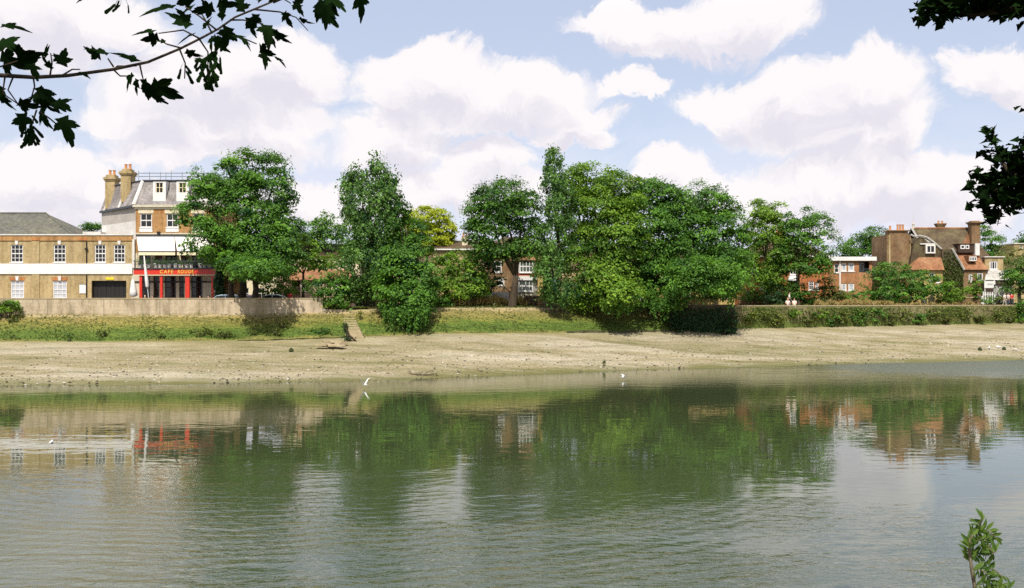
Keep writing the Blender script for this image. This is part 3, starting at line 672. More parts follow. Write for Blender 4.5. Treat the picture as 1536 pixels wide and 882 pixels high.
bush('shrub', 'dark blue-green shrub beneath the round-headed maple', 725, 123.0, [(722, 400, 16, 20), (738, 412, 16, 18), (718, 420, 16, 20), (728, 438, 14, 12)], 'blue', 34, dens=2.4)
tree('poplar_tree', 'slim poplar with a single sharp tip rising beside the round maple', 836, 113.5,
     [(832, 244, 11, 22), (830, 275, 19, 30), (838, 315, 26, 40), (832, 365, 28, 44), (828, 415, 30, 34), (845, 440, 26, 20)], 'poplar', 35, 0.3, 440, upright=True, dens=1.4, cr=0.7)
tree('broadleaf_tree', 'broad dome of a tree at the middle of the wood, next to the slim poplar', 892, 117.0,
     [(890, 270, 40, 28), (862, 295, 22, 34), (920, 285, 44, 30), (895, 320, 52, 46, -1), (925, 350, 46, 46, -1.5), (880, 380, 40, 46, -1.5), (905, 415, 46, 34, -2), (928, 440, 36, 24, -4, 3), (880, 440, 36, 20, -1)], 'bright', 36, 0.42, 440, cr=0.9, ln=0.36,
     hang=[(900, 956, 450, 480, 110.5, 113.5, 36)])
tree('broadleaf_tree', 'light topped tree filling the centre of the wood behind the hanging sprays', 972, 119.5,
     [(975, 285, 34, 28), (950, 300, 34, 30), (1000, 310, 28, 32), (970, 335, 46, 42, -1), (1000, 365, 32, 36, -1), (960, 385, 44, 44, -1.5), (985, 425, 42, 34, -2), (955, 440, 34, 22, -3), (1002, 448, 22, 16, -4)], 'maple', 37, 0.36, 440, cr=0.85,
     hang=[(976, 1004, 452, 490, 113, 115, 22)])
tree('broadleaf_tree', 'spreading tree with a bare trunk showing above the shaded river bastion', 1028, 121.5,
     [(1045, 300, 44, 26), (1075, 315, 36, 26), (1030, 330, 40, 34), (1070, 350, 46, 34, -1), (1095, 372, 28, 30), (1035, 372, 38, 28, -1.5), (1080, 395, 40, 28, -3), (1060, 415, 38, 20, -5, 3.4), (1096, 418, 24, 20, -4.4, 3), (1000, 410, 24, 26, -3), (1030, 402, 30, 18, -5.5, 3), (1080, 436, 24, 10, -3.6, 2.2), (1112, 400, 16, 20, 0), (1030, 425, 30, 18, -8.4, 2.6), (1078, 424, 32, 18, -8.6, 2.6), (1055, 404, 46, 16, -8.6, 3)], 'maple', 38, 0.32, 392, cr=0.85, bark='bark_pale',
     hang=[(996, 1020, 440, 476, 112.0, 115.6, 20), (1084, 1104, 440, 470, 112.5, 115.6, 12)])
tree('broadleaf_tree', 'tree with a high open crown in front of the red brick house', 1150, 139.0,
     [(1152, 315, 26, 18), (1142, 345, 26, 28), (1170, 345, 24, 30), (1150, 375, 34, 26, -1), (1175, 395, 26, 22, -1), (1140, 402, 26, 18, -1), (1155, 422, 22, 14, -1)], 'bright', 39, 0.3, 415, cr=0.8, dens=0.95)
tree('broadleaf_tree', 'tree on the dark straight trunk behind the people on the path', 1197, 136.5,
     [(1205, 326, 26, 16), (1228, 345, 22, 24), (1198, 352, 26, 28), (1225, 375, 26, 24), (1190, 378, 24, 20), (1215, 398, 28, 14), (1236, 398, 14, 16)], 'maple', 40, 0.3, 410, cr=0.8, dens=0.9, k=22)
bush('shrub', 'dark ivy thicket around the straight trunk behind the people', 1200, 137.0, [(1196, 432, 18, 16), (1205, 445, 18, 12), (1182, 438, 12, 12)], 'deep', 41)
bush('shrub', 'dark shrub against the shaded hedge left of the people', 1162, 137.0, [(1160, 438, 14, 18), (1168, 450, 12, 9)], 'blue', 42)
bush('shrub', 'leafy shrub under the second red brick window', 1228, 138.0, [(1222, 442, 16, 10), (1246, 440, 18, 14), (1240, 425, 14, 12), (1212, 450, 8, 7)], 'weed', 43)
bush('shrub', 'small green shrub at the corner of the flat-roofed block', 1268, 139.0, [(1262, 446, 18, 8), (1285, 444, 16, 9)], 'maple', 44)
tree('broadleaf_tree', 'dark rounded tree behind the flat-roofed brick block', 1282, 172.0,
     [(1280, 368, 24, 20), (1310, 360, 24, 20), (1295, 385, 34, 22), (1330, 372, 16, 26)], 'deep', 45, 0.3, 410, cr=0.9)
bush('shrub', 'great glossy shrub mound in front of the gabled house', 1350, 140.0,
     [(1335, 412, 26, 22), (1318, 425, 26, 20), (1355, 422, 32, 24), (1380, 425, 26, 20), (1345, 440, 46, 12), (1400, 428, 22, 16)], 'maple', 46, cr=0.7, dens=1.3, k=26)
bush('shrub', 'bright green shrub under the small white window of the gabled house', 1433, 140.5,
     [(1425, 434, 16, 12), (1440, 438, 16, 12), (1418, 446, 12, 8)], 'bright', 47)
bush('shrub', 'vine-like shrub climbing the wall between the two white windows', 1464, 143.0, [(1464, 424, 7, 14), (1461, 438, 6, 10)], 'bright', 48)
tree('broadleaf_tree', 'green tree standing behind the right end of the gabled house', 1482, 178.0, [(1478, 350, 12, 14), (1486, 370, 18, 18), (1492, 388, 16, 16)], 'maple', 49, 0.25, 400)
tree('pale_tree', 'pale feathery cream-green tree right of the gabled house', 1516, 160.0, [(1512, 385, 18, 16), (1500, 396, 14, 14), (1530, 388, 16, 16), (1516, 402, 24, 12)], 'pale', 50, 0.15, 415, cr=0.55, ln=0.28, wd=0.16)
tree('broadleaf_tree', 'dark tree overhanging the trellis fence beside the pale feathery tree', 1530, 141.0, [(1528, 412, 20, 18), (1540, 395, 18, 18), (1522, 428, 14, 10), (1550, 420, 20, 20)], 'deep', 51, 0.25, 430)
bush('shrub', 'clipped round shrub in front of the white garden gate', 1482, 139.5, [(1482, 450, 9, 6)], 'deep', 52)
bush('shrub', 'grey-green low shrub right of the clipped round one', 1500, 139.8, [(1500, 449, 10, 7)], 'weed', 53)
bush('shrub', 'dark ivy-clad stump at the far right end of the river wall', 1530, 137.2, [(1532, 468, 8, 14), (1530, 452, 7, 8)], 'deep', 54, base_z=3.3)
tree('broadleaf_tree', 'small dark treetop showing behind the low brick building', 138, 170.0, [(138, 341, 12, 8), (148, 345, 10, 8), (130, 345, 8, 5)], 'deep', 55, 0.2, 352)
bush('shrub', 'clipped green bush leaning on the left end of the concrete wall', 12, 104.6, [(4, 459, 14, 8), (18, 458, 10, 9), (-14, 460, 18, 9)], 'bright', 56, base_z=4.7)
bush('shrub', 'straggly weed clump hanging at the left end of the wall', 26, 104.4, [(26, 474, 6, 8), (22, 478, 5, 5)], 'weed', 57, base_z=4.4)
tree('cypress_tree', 'dark narrow cypress at the right corner of the red café front', 329, 113.0, [(329, 428, 6, 20), (328, 412, 4, 12)], 'blue', 58, 0.08, 442, upright=True, cr=0.4, dens=2.5)
# distant treetops that close the view between the houses
k_ = 0
for (px, py, rx, ry, D, lm, lb) in [(230, 420, 60, 26, 210, 'deep', 'dark background tree far behind the café terrace'), (700, 400, 50, 26, 190, 'deep', 'background tree behind the brown roof with a chimney'),
        (880, 400, 90, 44, 165, 'deep', 'background tree deep inside the middle of the wood'), (1040, 405, 90, 34, 175, 'deep', 'background tree behind the spreading tree with bare trunk'),
        (1560, 385, 40, 40, 200, 'maple', 'background tree beyond the right edge of the terrace'), (540, 400, 60, 36, 185, 'deep', 'background tree behind the three-topped poplar')]:
    tree('background_tree', lb, px, D, [(px, py, rx, ry), (px - rx * 0.6, py + 8, rx * 0.6, ry * 0.8), (px + rx * 0.6, py + 8, rx * 0.6, ry * 0.8)], lm, 60 + k_, 0.3, 430, group='trees behind the houses', cr=1.1, dens=0.7, k=18, ln=0.5, wd=0.38); k_ += 1

# ---- weeds on the bank and plants rooted in the right-hand river wall
rngv = random.Random(4)
for (px, py, rx, ry, lm, lb) in [(300, 498, 16, 8, 'weed', 'long dark weed thicket at the foot of the bank, below the red café'), (332, 500, 16, 7, 'weed', 'rightmost end of the dark weed thicket below the red café front'),
        (375, 499, 12, 6, 'weed', 'ragged weed patch on the bank under the shadow of the tall tree'), (408, 496, 16, 7, 'weed', 'pale weed patch midway between the wall shadow and the steps'),
        (482, 495, 13, 6, 'deep', 'dark weed tuft left of the ivy-covered mooring post'), (424, 484, 7, 5, 'weed', 'small weed tuft high on the bank below the parked pale car'),
        (155, 498, 5, 4, 'weed', 'tiny weed tuft at the bank foot under the brick building'), (104, 505, 4, 5, 'deep', 'tiny dark tuft at the mud edge under the brick building'), (240, 505, 6, 4, 'weed', 'small weed tuft at the mud edge left of the thicket')]:
    d = D_foot(px) + 0.6 + max(0, (500 - py)) * 0.09; zb = ZW(py + ry * 0.8, d)
    bush('weed_clump', lb, px, d, [(px, py, rx, ry, 0, 0.6), (px + rx * .5, py + 1, rx * .6, ry * .7, 0, .5)], lm, int(px), group='weeds on the river bank', cat='weeds', base_z=zb, cr=0.32, dens=3.2, k=12, ln=0.2, wd=0.12)
wallplants = [(1122, 474, 10, 8, 'ivy', 'first leafy clump on the ivy wall, right of the shaded bastion'), (1142, 470, 12, 6, 'ivy', 'flat ivy clump high on the wall under the dark hedge'),
  (1163, 476, 11, 9, 'ivy', 'mid-wall ivy clump below and left of the people on the path'), (1188, 468, 12, 6, 'bright', 'bright ivy clump on the wall right below the people on the path'),
  (1212, 476, 10, 10, 'weed', 'ragged tall plant on the wall under the leafy garden shrub'), (1228, 470, 12, 8, 'bright', 'bright plant on the wall between two darker hanging plants'),
  (1247, 477, 9, 11, 'deep', 'dark hanging plant on the wall under the white fascia block'), (1284, 473, 15, 13, 'deep', 'largest dark bush growing from the river wall'),
  (1262, 474, 9, 9, 'ivy', 'ivy clump pressed against the left of the largest wall bush'), (1312, 470, 14, 10, 'maple', 'leafy bush on the wall under the great shrub mound'),
  (1334, 477, 10, 11, 'weed', 'ragged plant hanging low on the wall under the great shrub mound'), (1352, 470, 12, 8, 'ivy', 'ivy clump at the wall top under the gabled house chimney'),
  (1376, 474, 11, 10, 'maple', 'leafy wall plant below the pale gateposts'), (1398, 469, 10, 7, 'ivy', 'small ivy clump below the pale gateposts'),
  (1418, 474, 9, 8, 'weed', 'small ragged plant on the wall below the bright green shrub'), (1443, 470, 12, 6, 'ivy', 'low ivy clump on the wall left of the white garden gate'),
  (1468, 475, 10, 8, 'weed', 'ragged plant on the wall below the white garden gate'), (1492, 470, 11, 6, 'ivy', 'ivy clump on the wall below the trellis fence'), (1512, 476, 9, 7, 'weed', 'last ragged plant on the wall before the ivy-clad stump')]
for i, (px, py, rx, ry, lm, lb) in enumerate(wallplants):
    d = D_foot(px) - 0.15; zb = ZW(py + ry, d)
    rx *= 1.15
    bush('wall_plant', lb, px, d, [(px, py, rx, ry * 0.8, 0, 0.5), (px - rx * .4, py + ry * .4, rx * .5, ry * .6, -.1, .4), (px + rx * .5, py + ry * .1, rx * .5, ry * .6, -.1, .4), (px + rx * .1, py + ry * .8, rx * .3, ry * .5, -.05, .3)],
         lm, 300 + i, group='plants growing from the river wall', cat='wall plant', base_z=zb, cr=0.36, dens=2.6, k=12, ln=0.24, wd=0.17)
# reed tuft standing in the mud at the water edge
bush('weed_clump', 'lone upright weed standing at the edge of the water', 905, 96.6, [(906, 549, 3, 8, 0, .2), (902, 554, 3, 5, 0, .2)], 'weed', 91, group=None, cat='weeds', base_z=0.15, cr=0.2, dens=9, k=9, ln=0.22, wd=0.08, upright=True)

# ---- dry grass along the path (uncountable)
def grass_strip(name, bands, leafm, seed):
    rng = np.random.default_rng(seed); C = []; hh = []
    for (p0, p1, d0, d1, h0, h1, n) in bands:
        p = rng.uniform(p0, p1, n); d = rng.uniform(d0, d1, n) + np.array([D_top(q) for q in p])
        h = rng.uniform(h0, h1, n) * (0.55 + 0.45 * np.sin(p * 0.09 + np.sin(p * 0.031) * 3) ** 2)
        C.append(np.stack([(p - CX) / F * d, d, ROAD + h * 0.5], axis=1)); hh.append(h)
    C = np.concatenate(C); h = np.concatenate(hh)
    N = unit(rng.normal(size=C.shape) * np.array([1, 1, 0.3]) + np.array([0, -0.5, 0.2]))
    V = leaf_quads(C, N, 1.0, 0.13, rng, np.tile(np.array([0, 0, 1.0]), (len(C), 1)) + rng.normal(size=C.shape) * 0.22)
    V = C[:, None, :] + (V - C[:, None, :]) * np.stack([np.ones_like(h), np.ones_like(h), h], axis=1)[:, None, :]
    o = fast_mesh(name, V, 4, LEAF[leafm], None, np.clip(rng.normal(0.5, 0.25, len(C)), 0, 1))
    return tag(o, kind='stuff')
tag(grass_strip('dry_grass', [(652, 790, 4.5, 6.5, 0.5, 1.5, 5200), (1222, 1340, 4.6, 6.6, 0.3, 1.1, 3800), (1340, 1470, 4.6, 6.0, 0.2, 0.7, 2000), (485, 525, 1.0, 3.0, 0.2, 0.7, 900)], 'dry', 3), 'tall dry straw-coloured grass along the riverside path', 'grass')
def slope_grass():
    rng = np.random.default_rng(15); n = 6000
    p = rng.uniform(-40, 1010, n); u = rng.beta(.9, 1.1, n); keep = (np.abs(p - 540) > 13) & (rng.random(n) < .35 + .65 * (np.sin(p * .07 + 2 * np.sin(p * .023)) * .5 + .5)); p, u = p[keep], u[keep]
    C = []
    for q, t in zip(p, u):
        D = lerp(D_foot(q), D_top(q), t); C.append((XW(q, D), D, lerp(z_foot(q), z_top(q), t) + .15))
    C = np.array(C); N = unit(rng.normal(size=C.shape) * .6 + np.array([0, -.4, .6]))
    V = leaf_quads(C, N, .26, .11, rng, rng.normal(size=C.shape) * .8 + np.array([0, 0, .5]))
    return tag(fast_mesh('bank_grass', V, 4, LEAF['weed'], None, np.clip(.25 + .6 * u + rng.normal(0, .2, len(u)), 0, 1)), 'short rough weeds scattered over the sloping bank', 'grass', kind='stuff')
slope_grass()
tag(grass_strip('verge_grass', [(530, 1010, 0.2, 1.6, 0.08, 0.3, 5000), (650, 800, 4.2, 6.5, 0.2, 0.8, 1600), (1110, 1540, 4.4, 7.0, 0.1, 0.5, 4000)], 'weed', 6), 'rough green grass on the verge beside the path', 'grass')
# ================================================================== buildings
class Site:
    def __init__(s, name, px0, D, label, cat, base=ROAD, group=None):
        s.D, s.ox, s.oz = D, XW(px0, D), base
        s.root = empty(name, (s.ox, D, base), label, cat, group)
    def x(s, px, dy=0.0): return XW(px, s.D + dy) - s.ox
    def z(s, py, dy=0.0): return ZW(py, s.D + dy) - s.oz
    def rect(s, p0, p1, yt, yb, dy=0.0):
        return (s.x(p0, dy), s.x(p1, dy), s.z(yb, dy), s.z(yt, dy))
def wall_grid(mb, x0, x1, z0, z1, y, ops, depth=0.2, m=0, back=None):
    xs = sorted(set([x0, x1] + [q for o in ops for q in o[:2] if x0 < q < x1])); zs = sorted(set([z0, z1] + [q for o in ops for q in o[2:4] if z0 < q < z1]))
    for i in range(len(xs) - 1):
        for j in range(len(zs) - 1):
            cx, cz = (xs[i] + xs[i + 1]) / 2, (zs[j] + zs[j + 1]) / 2
            if any(o[0] < cx < o[1] and o[2] < cz < o[3] for o in ops): continue
            mb.face([(xs[i], y, zs[j]), (xs[i + 1], y, zs[j]), (xs[i + 1], y, zs[j + 1]), (xs[i], y, zs[j + 1])], m)
    for a, b, c, d in [o[:4] for o in ops]:
        e = y + depth
        mb.face([(a, y, c), (a, y, d), (a, e, d), (a, e, c)], m); mb.face([(b, y, d), (b, y, c), (b, e, c), (b, e, d)], m)
        mb.face([(a, y, d), (b, y, d), (b, e, d), (a, e, d)], m); mb.face([(b, y, c), (a, y, c), (a, e, c), (b, e, c)], m)
def rear(mb, x0, x1, y, yb, z0, z1, m=0, top=True):
    """sides, back and lid of a building whose front stands at y"""
    mb.face([(x0, yb, z0), (x0, y, z0), (x0, y, z1), (x0, yb, z1)], m); mb.face([(x1, y, z0), (x1, yb, z0), (x1, yb, z1), (x1, y, z1)], m)
    mb.face([(x1, yb, z0), (x0, yb, z0), (x0, yb, z1), (x1, yb, z1)], m)
    if top: mb.face([(x0, y, z1), (x1, y, z1), (x1, yb, z1), (x0, yb, z1)], m)
def window(parent, r, y, nx=2, nz=2, frame='white', glass='glass', fw=0.07, bw=0.035, rec=0.12, sill=True, name='window', split=True, sill_m=None):
    """sash frame (with its glazing bars) set back in an opening; its pane and sill are sub-parts"""
    x0, x1, z0, z1 = r; mb = MB(); a, b = y + rec - 0.05, y + rec + 0.03
    mb.box(x0, x0 + fw, a, b, z0, z1); mb.box(x1 - fw, x1, a, b, z0, z1)
    mb.box(x0 + fw, x1 - fw, a, b, z1 - fw, z1); mb.box(x0 + fw, x1 - fw, a, b, z0, z0 + fw)
    for i in range(1, nx): q = lerp(x0, x1, i / nx); mb.box(q - bw / 2, q + bw / 2, a + 0.012, b - 0.012, z0 + fw, z1 - fw)
    for j in range(1, nz):
        q = lerp(z0, z1, j / nz); t = bw * (1.9 if split and j == nz // 2 else 1.0)
        mb.box(x0 + fw, x1 - fw, a + 0.006, b - 0.006, q - t / 2, q + t / 2)
    f = mb.build(name, M[frame], parent)
    p = MB(); p.box(x0 + 0.01, x1 - 0.01, y + rec, y + rec + 0.008, z0 + 0.01, z1 - 0.01); p.build('pane', M[glass], f)
    if sill:
        s = MB(); s.box(x0 - 0.08, x1 + 0.08, y - 0.09, y + rec - 0.06, z0 - 0.1, z0 - 0.004); s.build('sill', M[sill_m or frame], f)
    return f
def block(name, mt, parent, *a):
    mb = MB(); mb.box(*a); return mb.build(name, M[mt], parent)
def chimney(parent, x, y, w, d, z0, z1, brick, pots=3, cap=0.18, name='chimney', pot='terracotta', ph=0.55):
    mb = MB(); mb.box(x - w / 2, x + w / 2, y - d / 2, y + d / 2, z0, z1)
    for k, (e, h) in enumerate([(0.06, 0.12), (cap * 0.6, 0.14), (cap, 0.16)]):
        zz = z1 + [0, 0.12, 0.26][k]; mb.box(x - w / 2 - e, x + w / 2 + e, y - d / 2 - e, y + d / 2 + e, zz + 0.001, zz + h)
    c = mb.build(name, M[brick], parent)
    for i in range(pots):
        q = MB(); cx = x + (i - (pots - 1) / 2) * w / max(1, pots) * 0.95; zt = z1 + 0.42
        q.lathe(cx, y, [(0.15, zt), (0.17, zt + 0.06), (0.13, zt + 0.1), (0.12, zt + ph), (0.15, zt + ph + 0.02), (0.15, zt + ph + 0.1), (0.09, zt + ph + 0.1)], 10)
        q.build('chimney_pot', M[pot], c, smooth=False)
    return c

# ---- A: long two-storey stock-brick building on the left
A = Site('brick_building', 60, 117.5, 'long two-storey yellow brick building with a white band and slate hip roof', 'building')
ax0, ax1 = A.x(-420), A.x(199.5); zt = A.z(353)
up = [(16.0, 34.5), (80.3, 98.5), (142, 158.5), (170.5, 187.5)]; lo = [(16.0, 36.0), (79.3, 100.0)]
upx = [A.rect(a, b, 367, 393.5) for a, b in up] + [A.rect(a, b, 367, 393.5) for a, b in [(-52, -34), (-120, -102), (-190, -172)]]
lox = [A.rect(a, b, 421, 447.5) for a, b in lo] + [A.rect(a, b, 421, 447.5) for a, b in [(-52, -32), (-120, -100)]]
gar = (A.x(137.3), A.x(189.5), -0.02, A.z(421))
mb = MB(); wall_grid(mb, ax0, ax1, 0, zt, 0, upx + lox + [gar], 0.22); rear(mb, ax0, ax1, 0, 14, 0, zt - 0.9); 
mb.face([(ax0, 0.25, zt), (ax0, 0, zt), (ax1, 0, zt), (ax1, 0.25, zt)][::-1]); mb.face([(ax1, 0.25, zt - 0.9), (ax0, 0.25, zt - 0.9), (ax0, 0.25, zt), (ax1, 0.25, zt)]); mb.face([(ax1, 0, zt - 0.9), (ax1, 0.25, zt - 0.9), (ax1, 0.25, zt), (ax1, 0, zt)])
mb.build('wall', M['stock'], A.root)
mb = MB(); x0, x1 = A.x(48), A.x(59.5); z_b0, z_b1 = A.z(411), A.z(395.5)
mb.box(x0, x1, -0.09, -0.002, 0, z_b0 - 0.01); mb.box(x0, x1, -0.09, -0.002, z_b1 + 0.01, A.z(361.5)); mb.build('pilaster', M['stock'], A.root)
block('white_band', 'white', A.root, ax0, A.x(198.6), -0.13, -0.003, z_b0, z_b1)
mb = MB(); mb.box(ax0, ax1 - 0.02, -0.10, -0.003, A.z(361), A.z(356.5)); mb.box(ax0, ax1 - 0.02, -0.05, -0.003, A.z(356.4), A.z(354.6)); mb.build('brick_string_course', M['warm_brick'], A.root)
for a, b in [(48, 60), (119, 131)]: block('red_brick_patch', 'rubbed', A.root, A.x(a), A.x(b), -0.14, -0.101, A.z(360.6), A.z(356.9))
block('coping', 'white_dirty', A.root, ax0, ax1 - 0.01, -0.12, 0.33, zt + 0.002, zt + 0.13)
for k, r in enumerate(upx): window(A.root, r, 0, 3, 4, rec=0.13, bw=.055, fw=.1)
for k, r in enumerate(lox): window(A.root, r, 0, 3, 4, rec=0.13, bw=.055, fw=.1, glass='glass_pale')
for r in upx + lox:
    c = (r[0] + r[1]) / 2; mb = MB(); z = r[3] + 0.02
    mb.solid([(c - 0.13, -0.09, z), (c + 0.13, -0.09, z), (c + 0.13, -0.004, z), (c - 0.13, -0.004, z)], [(c - 0.19, -0.09, z + 0.46), (c + 0.19, -0.09, z + 0.46), (c + 0.19, -0.004, z + 0.46), (c - 0.19, -0.004, z + 0.46)])
    mb.build('keystone', M['white_dirty'], A.root)
for r in lox:
    c = (r[0] + r[1]) / 2; z = r[3] + 0.02
    for s in (-1, 1):
        mb = MB(); P = [(c + s * 0.2, z), (r[0] - 0.02 if s < 0 else r[1] + 0.02, z), (r[0] - 0.2 if s < 0 else r[1] + 0.2, z + 0.36), (c + s * 0.2, z + 0.36)]
        if s < 0: P = P[::-1]
        mb.solid([(p, -0.03, q) for p, q in P][::-1], [(p, -0.004, q) for p, q in P][::-1])
        mb.build('brick_arch', M['rubbed'], A.root)
mb = MB(); g0, g1, gz = gar[0], gar[1], gar[3]
for i in range(8): mb.box(lerp(g0, g1, i / 8) + 0.012, lerp(g0, g1, (i + 1) / 8) - 0.012, 0.5 + 0.02 * (i % 2), 0.56, 0.0, gz - 0.02)
mb.box(g0, g1, 0.57, 0.6, 0, gz); mb.build('garage_door', M['black'], A.root)
mb = MB(); mb.box(g0, g1, 0.23, 0.56, gz + 0.001, gz + 0.05); mb.box(g0 - 0.05, g0 - 0.001, 0.23, 0.6, 0, gz); mb.box(g1 + 0.001, g1 + 0.05, 0.23, 0.6, 0, gz); mb.build('garage_surround', M['dark_wood'], A.root)
block('yellow_sign', 'yellow', A.root, A.x(159), A.x(171), -0.06, -0.004, A.z(419.5), A.z(416.2))
nb = block('notice_board', 'white', A.root, A.x(119.5), A.x(129), -0.08, -0.004, A.z(440), A.z(427))
mb = MB(); mb.box(A.x(119.1), A.x(129.4), -0.1, -0.082, A.z(427.0), A.z(426.2)); mb.build('board_rail', M['rail_grey'], nb)
for px in (130.3,):
    mb = MB(); mb.tube([(A.x(px), -0.12, 0), (A.x(px), -0.12, z_b0 - 0.05)], 0.06, 8); mb.tube([(A.x(px), -0.12, z_b1 + 0.05), (A.x(px), -0.12, A.z(362))], 0.06, 8)
    mb.box(A.x(px) - 0.16, A.x(px) + 0.16, -0.24, -0.1, A.z(375), A.z(372)); mb.build('downpipe', M['black'], A.root)
# hip roof: eave behind the parapet, ridge back
ez, rz_ = zt - 0.55, A.z(320, 6); mb = MB()
xr, xe = A.x(68, 6), A.x(119, 0.5)
mb.face([(ax0, 0.5, ez), (xe, 0.5, ez), (xr, 6.2, rz_), (ax0, 6.2, rz_)]); mb.face([(xe, 0.5, ez), (xe, 12.5, ez), (xr, 6.2, rz_)]); mb.face([(xe, 12.5, ez), (ax0, 12.5, ez), (ax0, 6.2, rz_), (xr, 6.2, rz_)])
rf = mb.build('roof', M['slate'], A.root)
mb = MB(); mb.tube([(ax0, 6.2, rz_ + 0.03), (xr, 6.2, rz_ + 0.03)], 0.12, 6); mb.tube([(xr, 6.2, rz_ + 0.03), (xe, 0.5, ez + 0.05)], 0.1, 6); mb.build('ridge_tiles', M['slate'], rf)
block('flat_roof_upstand', 'white_dirty', A.root, A.x(124, 5), A.x(151, 5), 5, 9, zt - 0.6, A.z(347.5, 5))

# ---- B: the red-fronted café
B = Site('cafe_building', 262, 117.0, 'three-storey brick café with grey mansard roof and red ground-floor front', 'building')
bx0, bx1 = B.x(203.5), B.x(325); bz = B.z(309.5)
bl = (B.x(152.5, 8.0), 8.0)                      # far end of the splayed left side
yb = 10.0
upw = [B.rect(a, b, 320, 341) for a, b in [(210, 228), (249.5, 267.5), (289, 306)]]
bal = [B.rect(a, b, y0, y1) for a, b, y0, y1 in [(209, 226, 382, 404), (248.5, 265.5, 382, 404), (288, 303, 382, 404), (232.5, 243.5, 382, 392), (271.8, 283.2, 382, 392), (308, 320, 382, 404)]]
zf0 = B.z(413.0); zfl = B.z(404.2)               # underside of the fascia; balcony floor
mb = MB(); wall_grid(mb, bx0, bx1, zf0, bz, 0, upw + bal, 0.25)
mb.face([(bx1, 0, zf0), (bx1, yb, zf0), (bx1, yb, bz), (bx1, 0, bz)]); mb.face([(bx1, yb, 0), (bl[0], bl[1], 0), (bl[0], bl[1], bz), (bx1, yb, bz)])
mb.build('front_wall', M['warm_brick'], B.root)
zw = B.z(334, 3)
mb = MB(); mb.face([(bl[0], bl[1], 0), (bx0, 0, 0), (bx0, 0, zw), (bl[0], bl[1], zw)]); mb.build('painted_side_wall', M['white_dirty'], B.root)
mb = MB(); mb.face([(bl[0], bl[1], zw), (bx0, 0, zw), (bx0, 0, bz), (bl[0], bl[1], bz)]); mb.build('rendered_side_wall', M['grey_render'], B.root)
# pale brickwork of the balcony storey, warm brick above
mb = MB(); wall_grid(mb, bx0 + 0.01, bx1 - 0.01, zfl + 0.01, B.z(379.5), -0.03, [(o[0], o[1], max(o[2], zfl + 0.011), min(o[3], B.z(379.6))) for o in bal], 0.028); mb.build('balcony_wall', M['cream'], B.root)
mb = MB(); mb.box(bx0 - 0.25, bx1 + 0.1, -0.28, -0.003, bz - 0.1, bz + 0.14); mb.box(bx0 - 0.1, bx1, -0.14, -0.003, bz - 0.3, bz - 0.11); mb.build('cornice', M['stone_grey'], B.root)
mb = MB(); e = 0.28; mb.solid([(bl[0] - e, bl[1], bz - 0.1), (bx0 - e, -0.2, bz - 0.1), (bx0 - 0.02, 0.0, bz - 0.1), (bl[0], bl[1], bz - 0.1)], [(bl[0] - e, bl[1], bz + 0.14), (bx0 - e, -0.2, bz + 0.14), (bx0 - 0.02, 0.0, bz + 0.14), (bl[0], bl[1], bz + 0.14)]); mb.build('side_gutter', M['iron'], B.root)
mb = MB(); mb.box(bx0, bx1, -0.10, -0.003, B.z(351.5), B.z(349.5)); mb.build('string_course', M['stone_grey'], B.root)
for r in upw:
    w_ = window(B.root, r, 0, 2 if r[0] < 0 else 1, 2, rec=0.14, fw=0.11, bw=0.06)
    block('lintel', 'cream', B.root, r[0] - 0.18, r[1] + 0.18, -0.04, -0.003, r[3] + 0.003, r[3] + 0.62)
    block('window_apron', 'white', B.root, r[0] - 0.06, r[1] + 0.06, -0.05, -0.003, r[2] - 0.5, r[2] - 0.104)
for a, b in [(229, 236), (240, 247), (269, 287)]: block('red_brick_panel', 'rubbed', B.root, B.x(a), B.x(b), -0.025, -0.003, B.z(319.3), B.z(316.0))
for i, r in enumerate(bal):
    r = (r[0], r[1], max(r[2], zfl + 0.01), r[3])
    if i in (3, 4):
        f = window(B.root, r, 0, 1, 2, 'cream', rec=0.16, sill=True); 
        block('blind', 'blind', f, r[0] + 0.06, r[1] - 0.06, 0.085, 0.11, r[3] - 0.42, r[3] - 0.06)
    else:
        mb = MB(); c = (r[0] + r[1]) / 2
        for q0, q1 in ((r[0], c - 0.01), (c + 0.01, r[1])):
            mb.box(q0, q0 + 0.09, 0.14, 0.2, r[2], r[3]); mb.box(q1 - 0.09, q1, 0.14, 0.2, r[2], r[3]); mb.box(q0 + 0.09, q1 - 0.09, 0.14, 0.2, r[3] - 0.1, r[3]); mb.box(q0 + 0.09, q1 - 0.09, 0.14, 0.2, r[2], r[2] + 0.3)
        d = mb.build('french_door', M['dark_wood'], B.root)
        block('pane', 'glass', d, r[0] + 0.02, r[1] - 0.02, 0.165, 0.175, r[2] + 0.02, r[3] - 0.02)
# mansard
mz = B.z(272.0, 1.3); tl = B.x(214, 1.3); ins = 1.3
pl = (B.x(163, 7.6), 7.6)
mb = MB(); o_ = 0.16
E = [(bl[0] - o_, bl[1], bz + 0.14), (bx0 - o_, -o_, bz + 0.14), (bx1 + o_, -o_, bz + 0.14), (bx1 + o_, yb, bz + 0.14)]
T = [(pl[0], pl[1], mz), (tl, ins, mz), (bx1 - 1.2, ins, mz), (bx1 - 1.2, yb, mz)]
for i in range(3): mb.face([E[i], E[i + 1], T[i + 1], T[i]])
mb.face([E[3], E[0], T[0], T[3]]); mb.face(T); roof = mb.build('mansard_roof', M['lead_slate'], B.root)
mb = MB(); mb.tube([(E[1][0], E[1][1], E[1][2] + 0.02), (tl, ins, mz + 0.02)], 0.2, 6); mb.build('hip_flashing', M['white_dirty'], roof); mb = MB(); mb.tube([(E[2][0], E[2][1], E[2][2] + 0.02), (bx1 - 1.2, ins, mz + 0.02)], 0.2, 6); mb.build('hip_flashing', M['white_dirty'], roof)
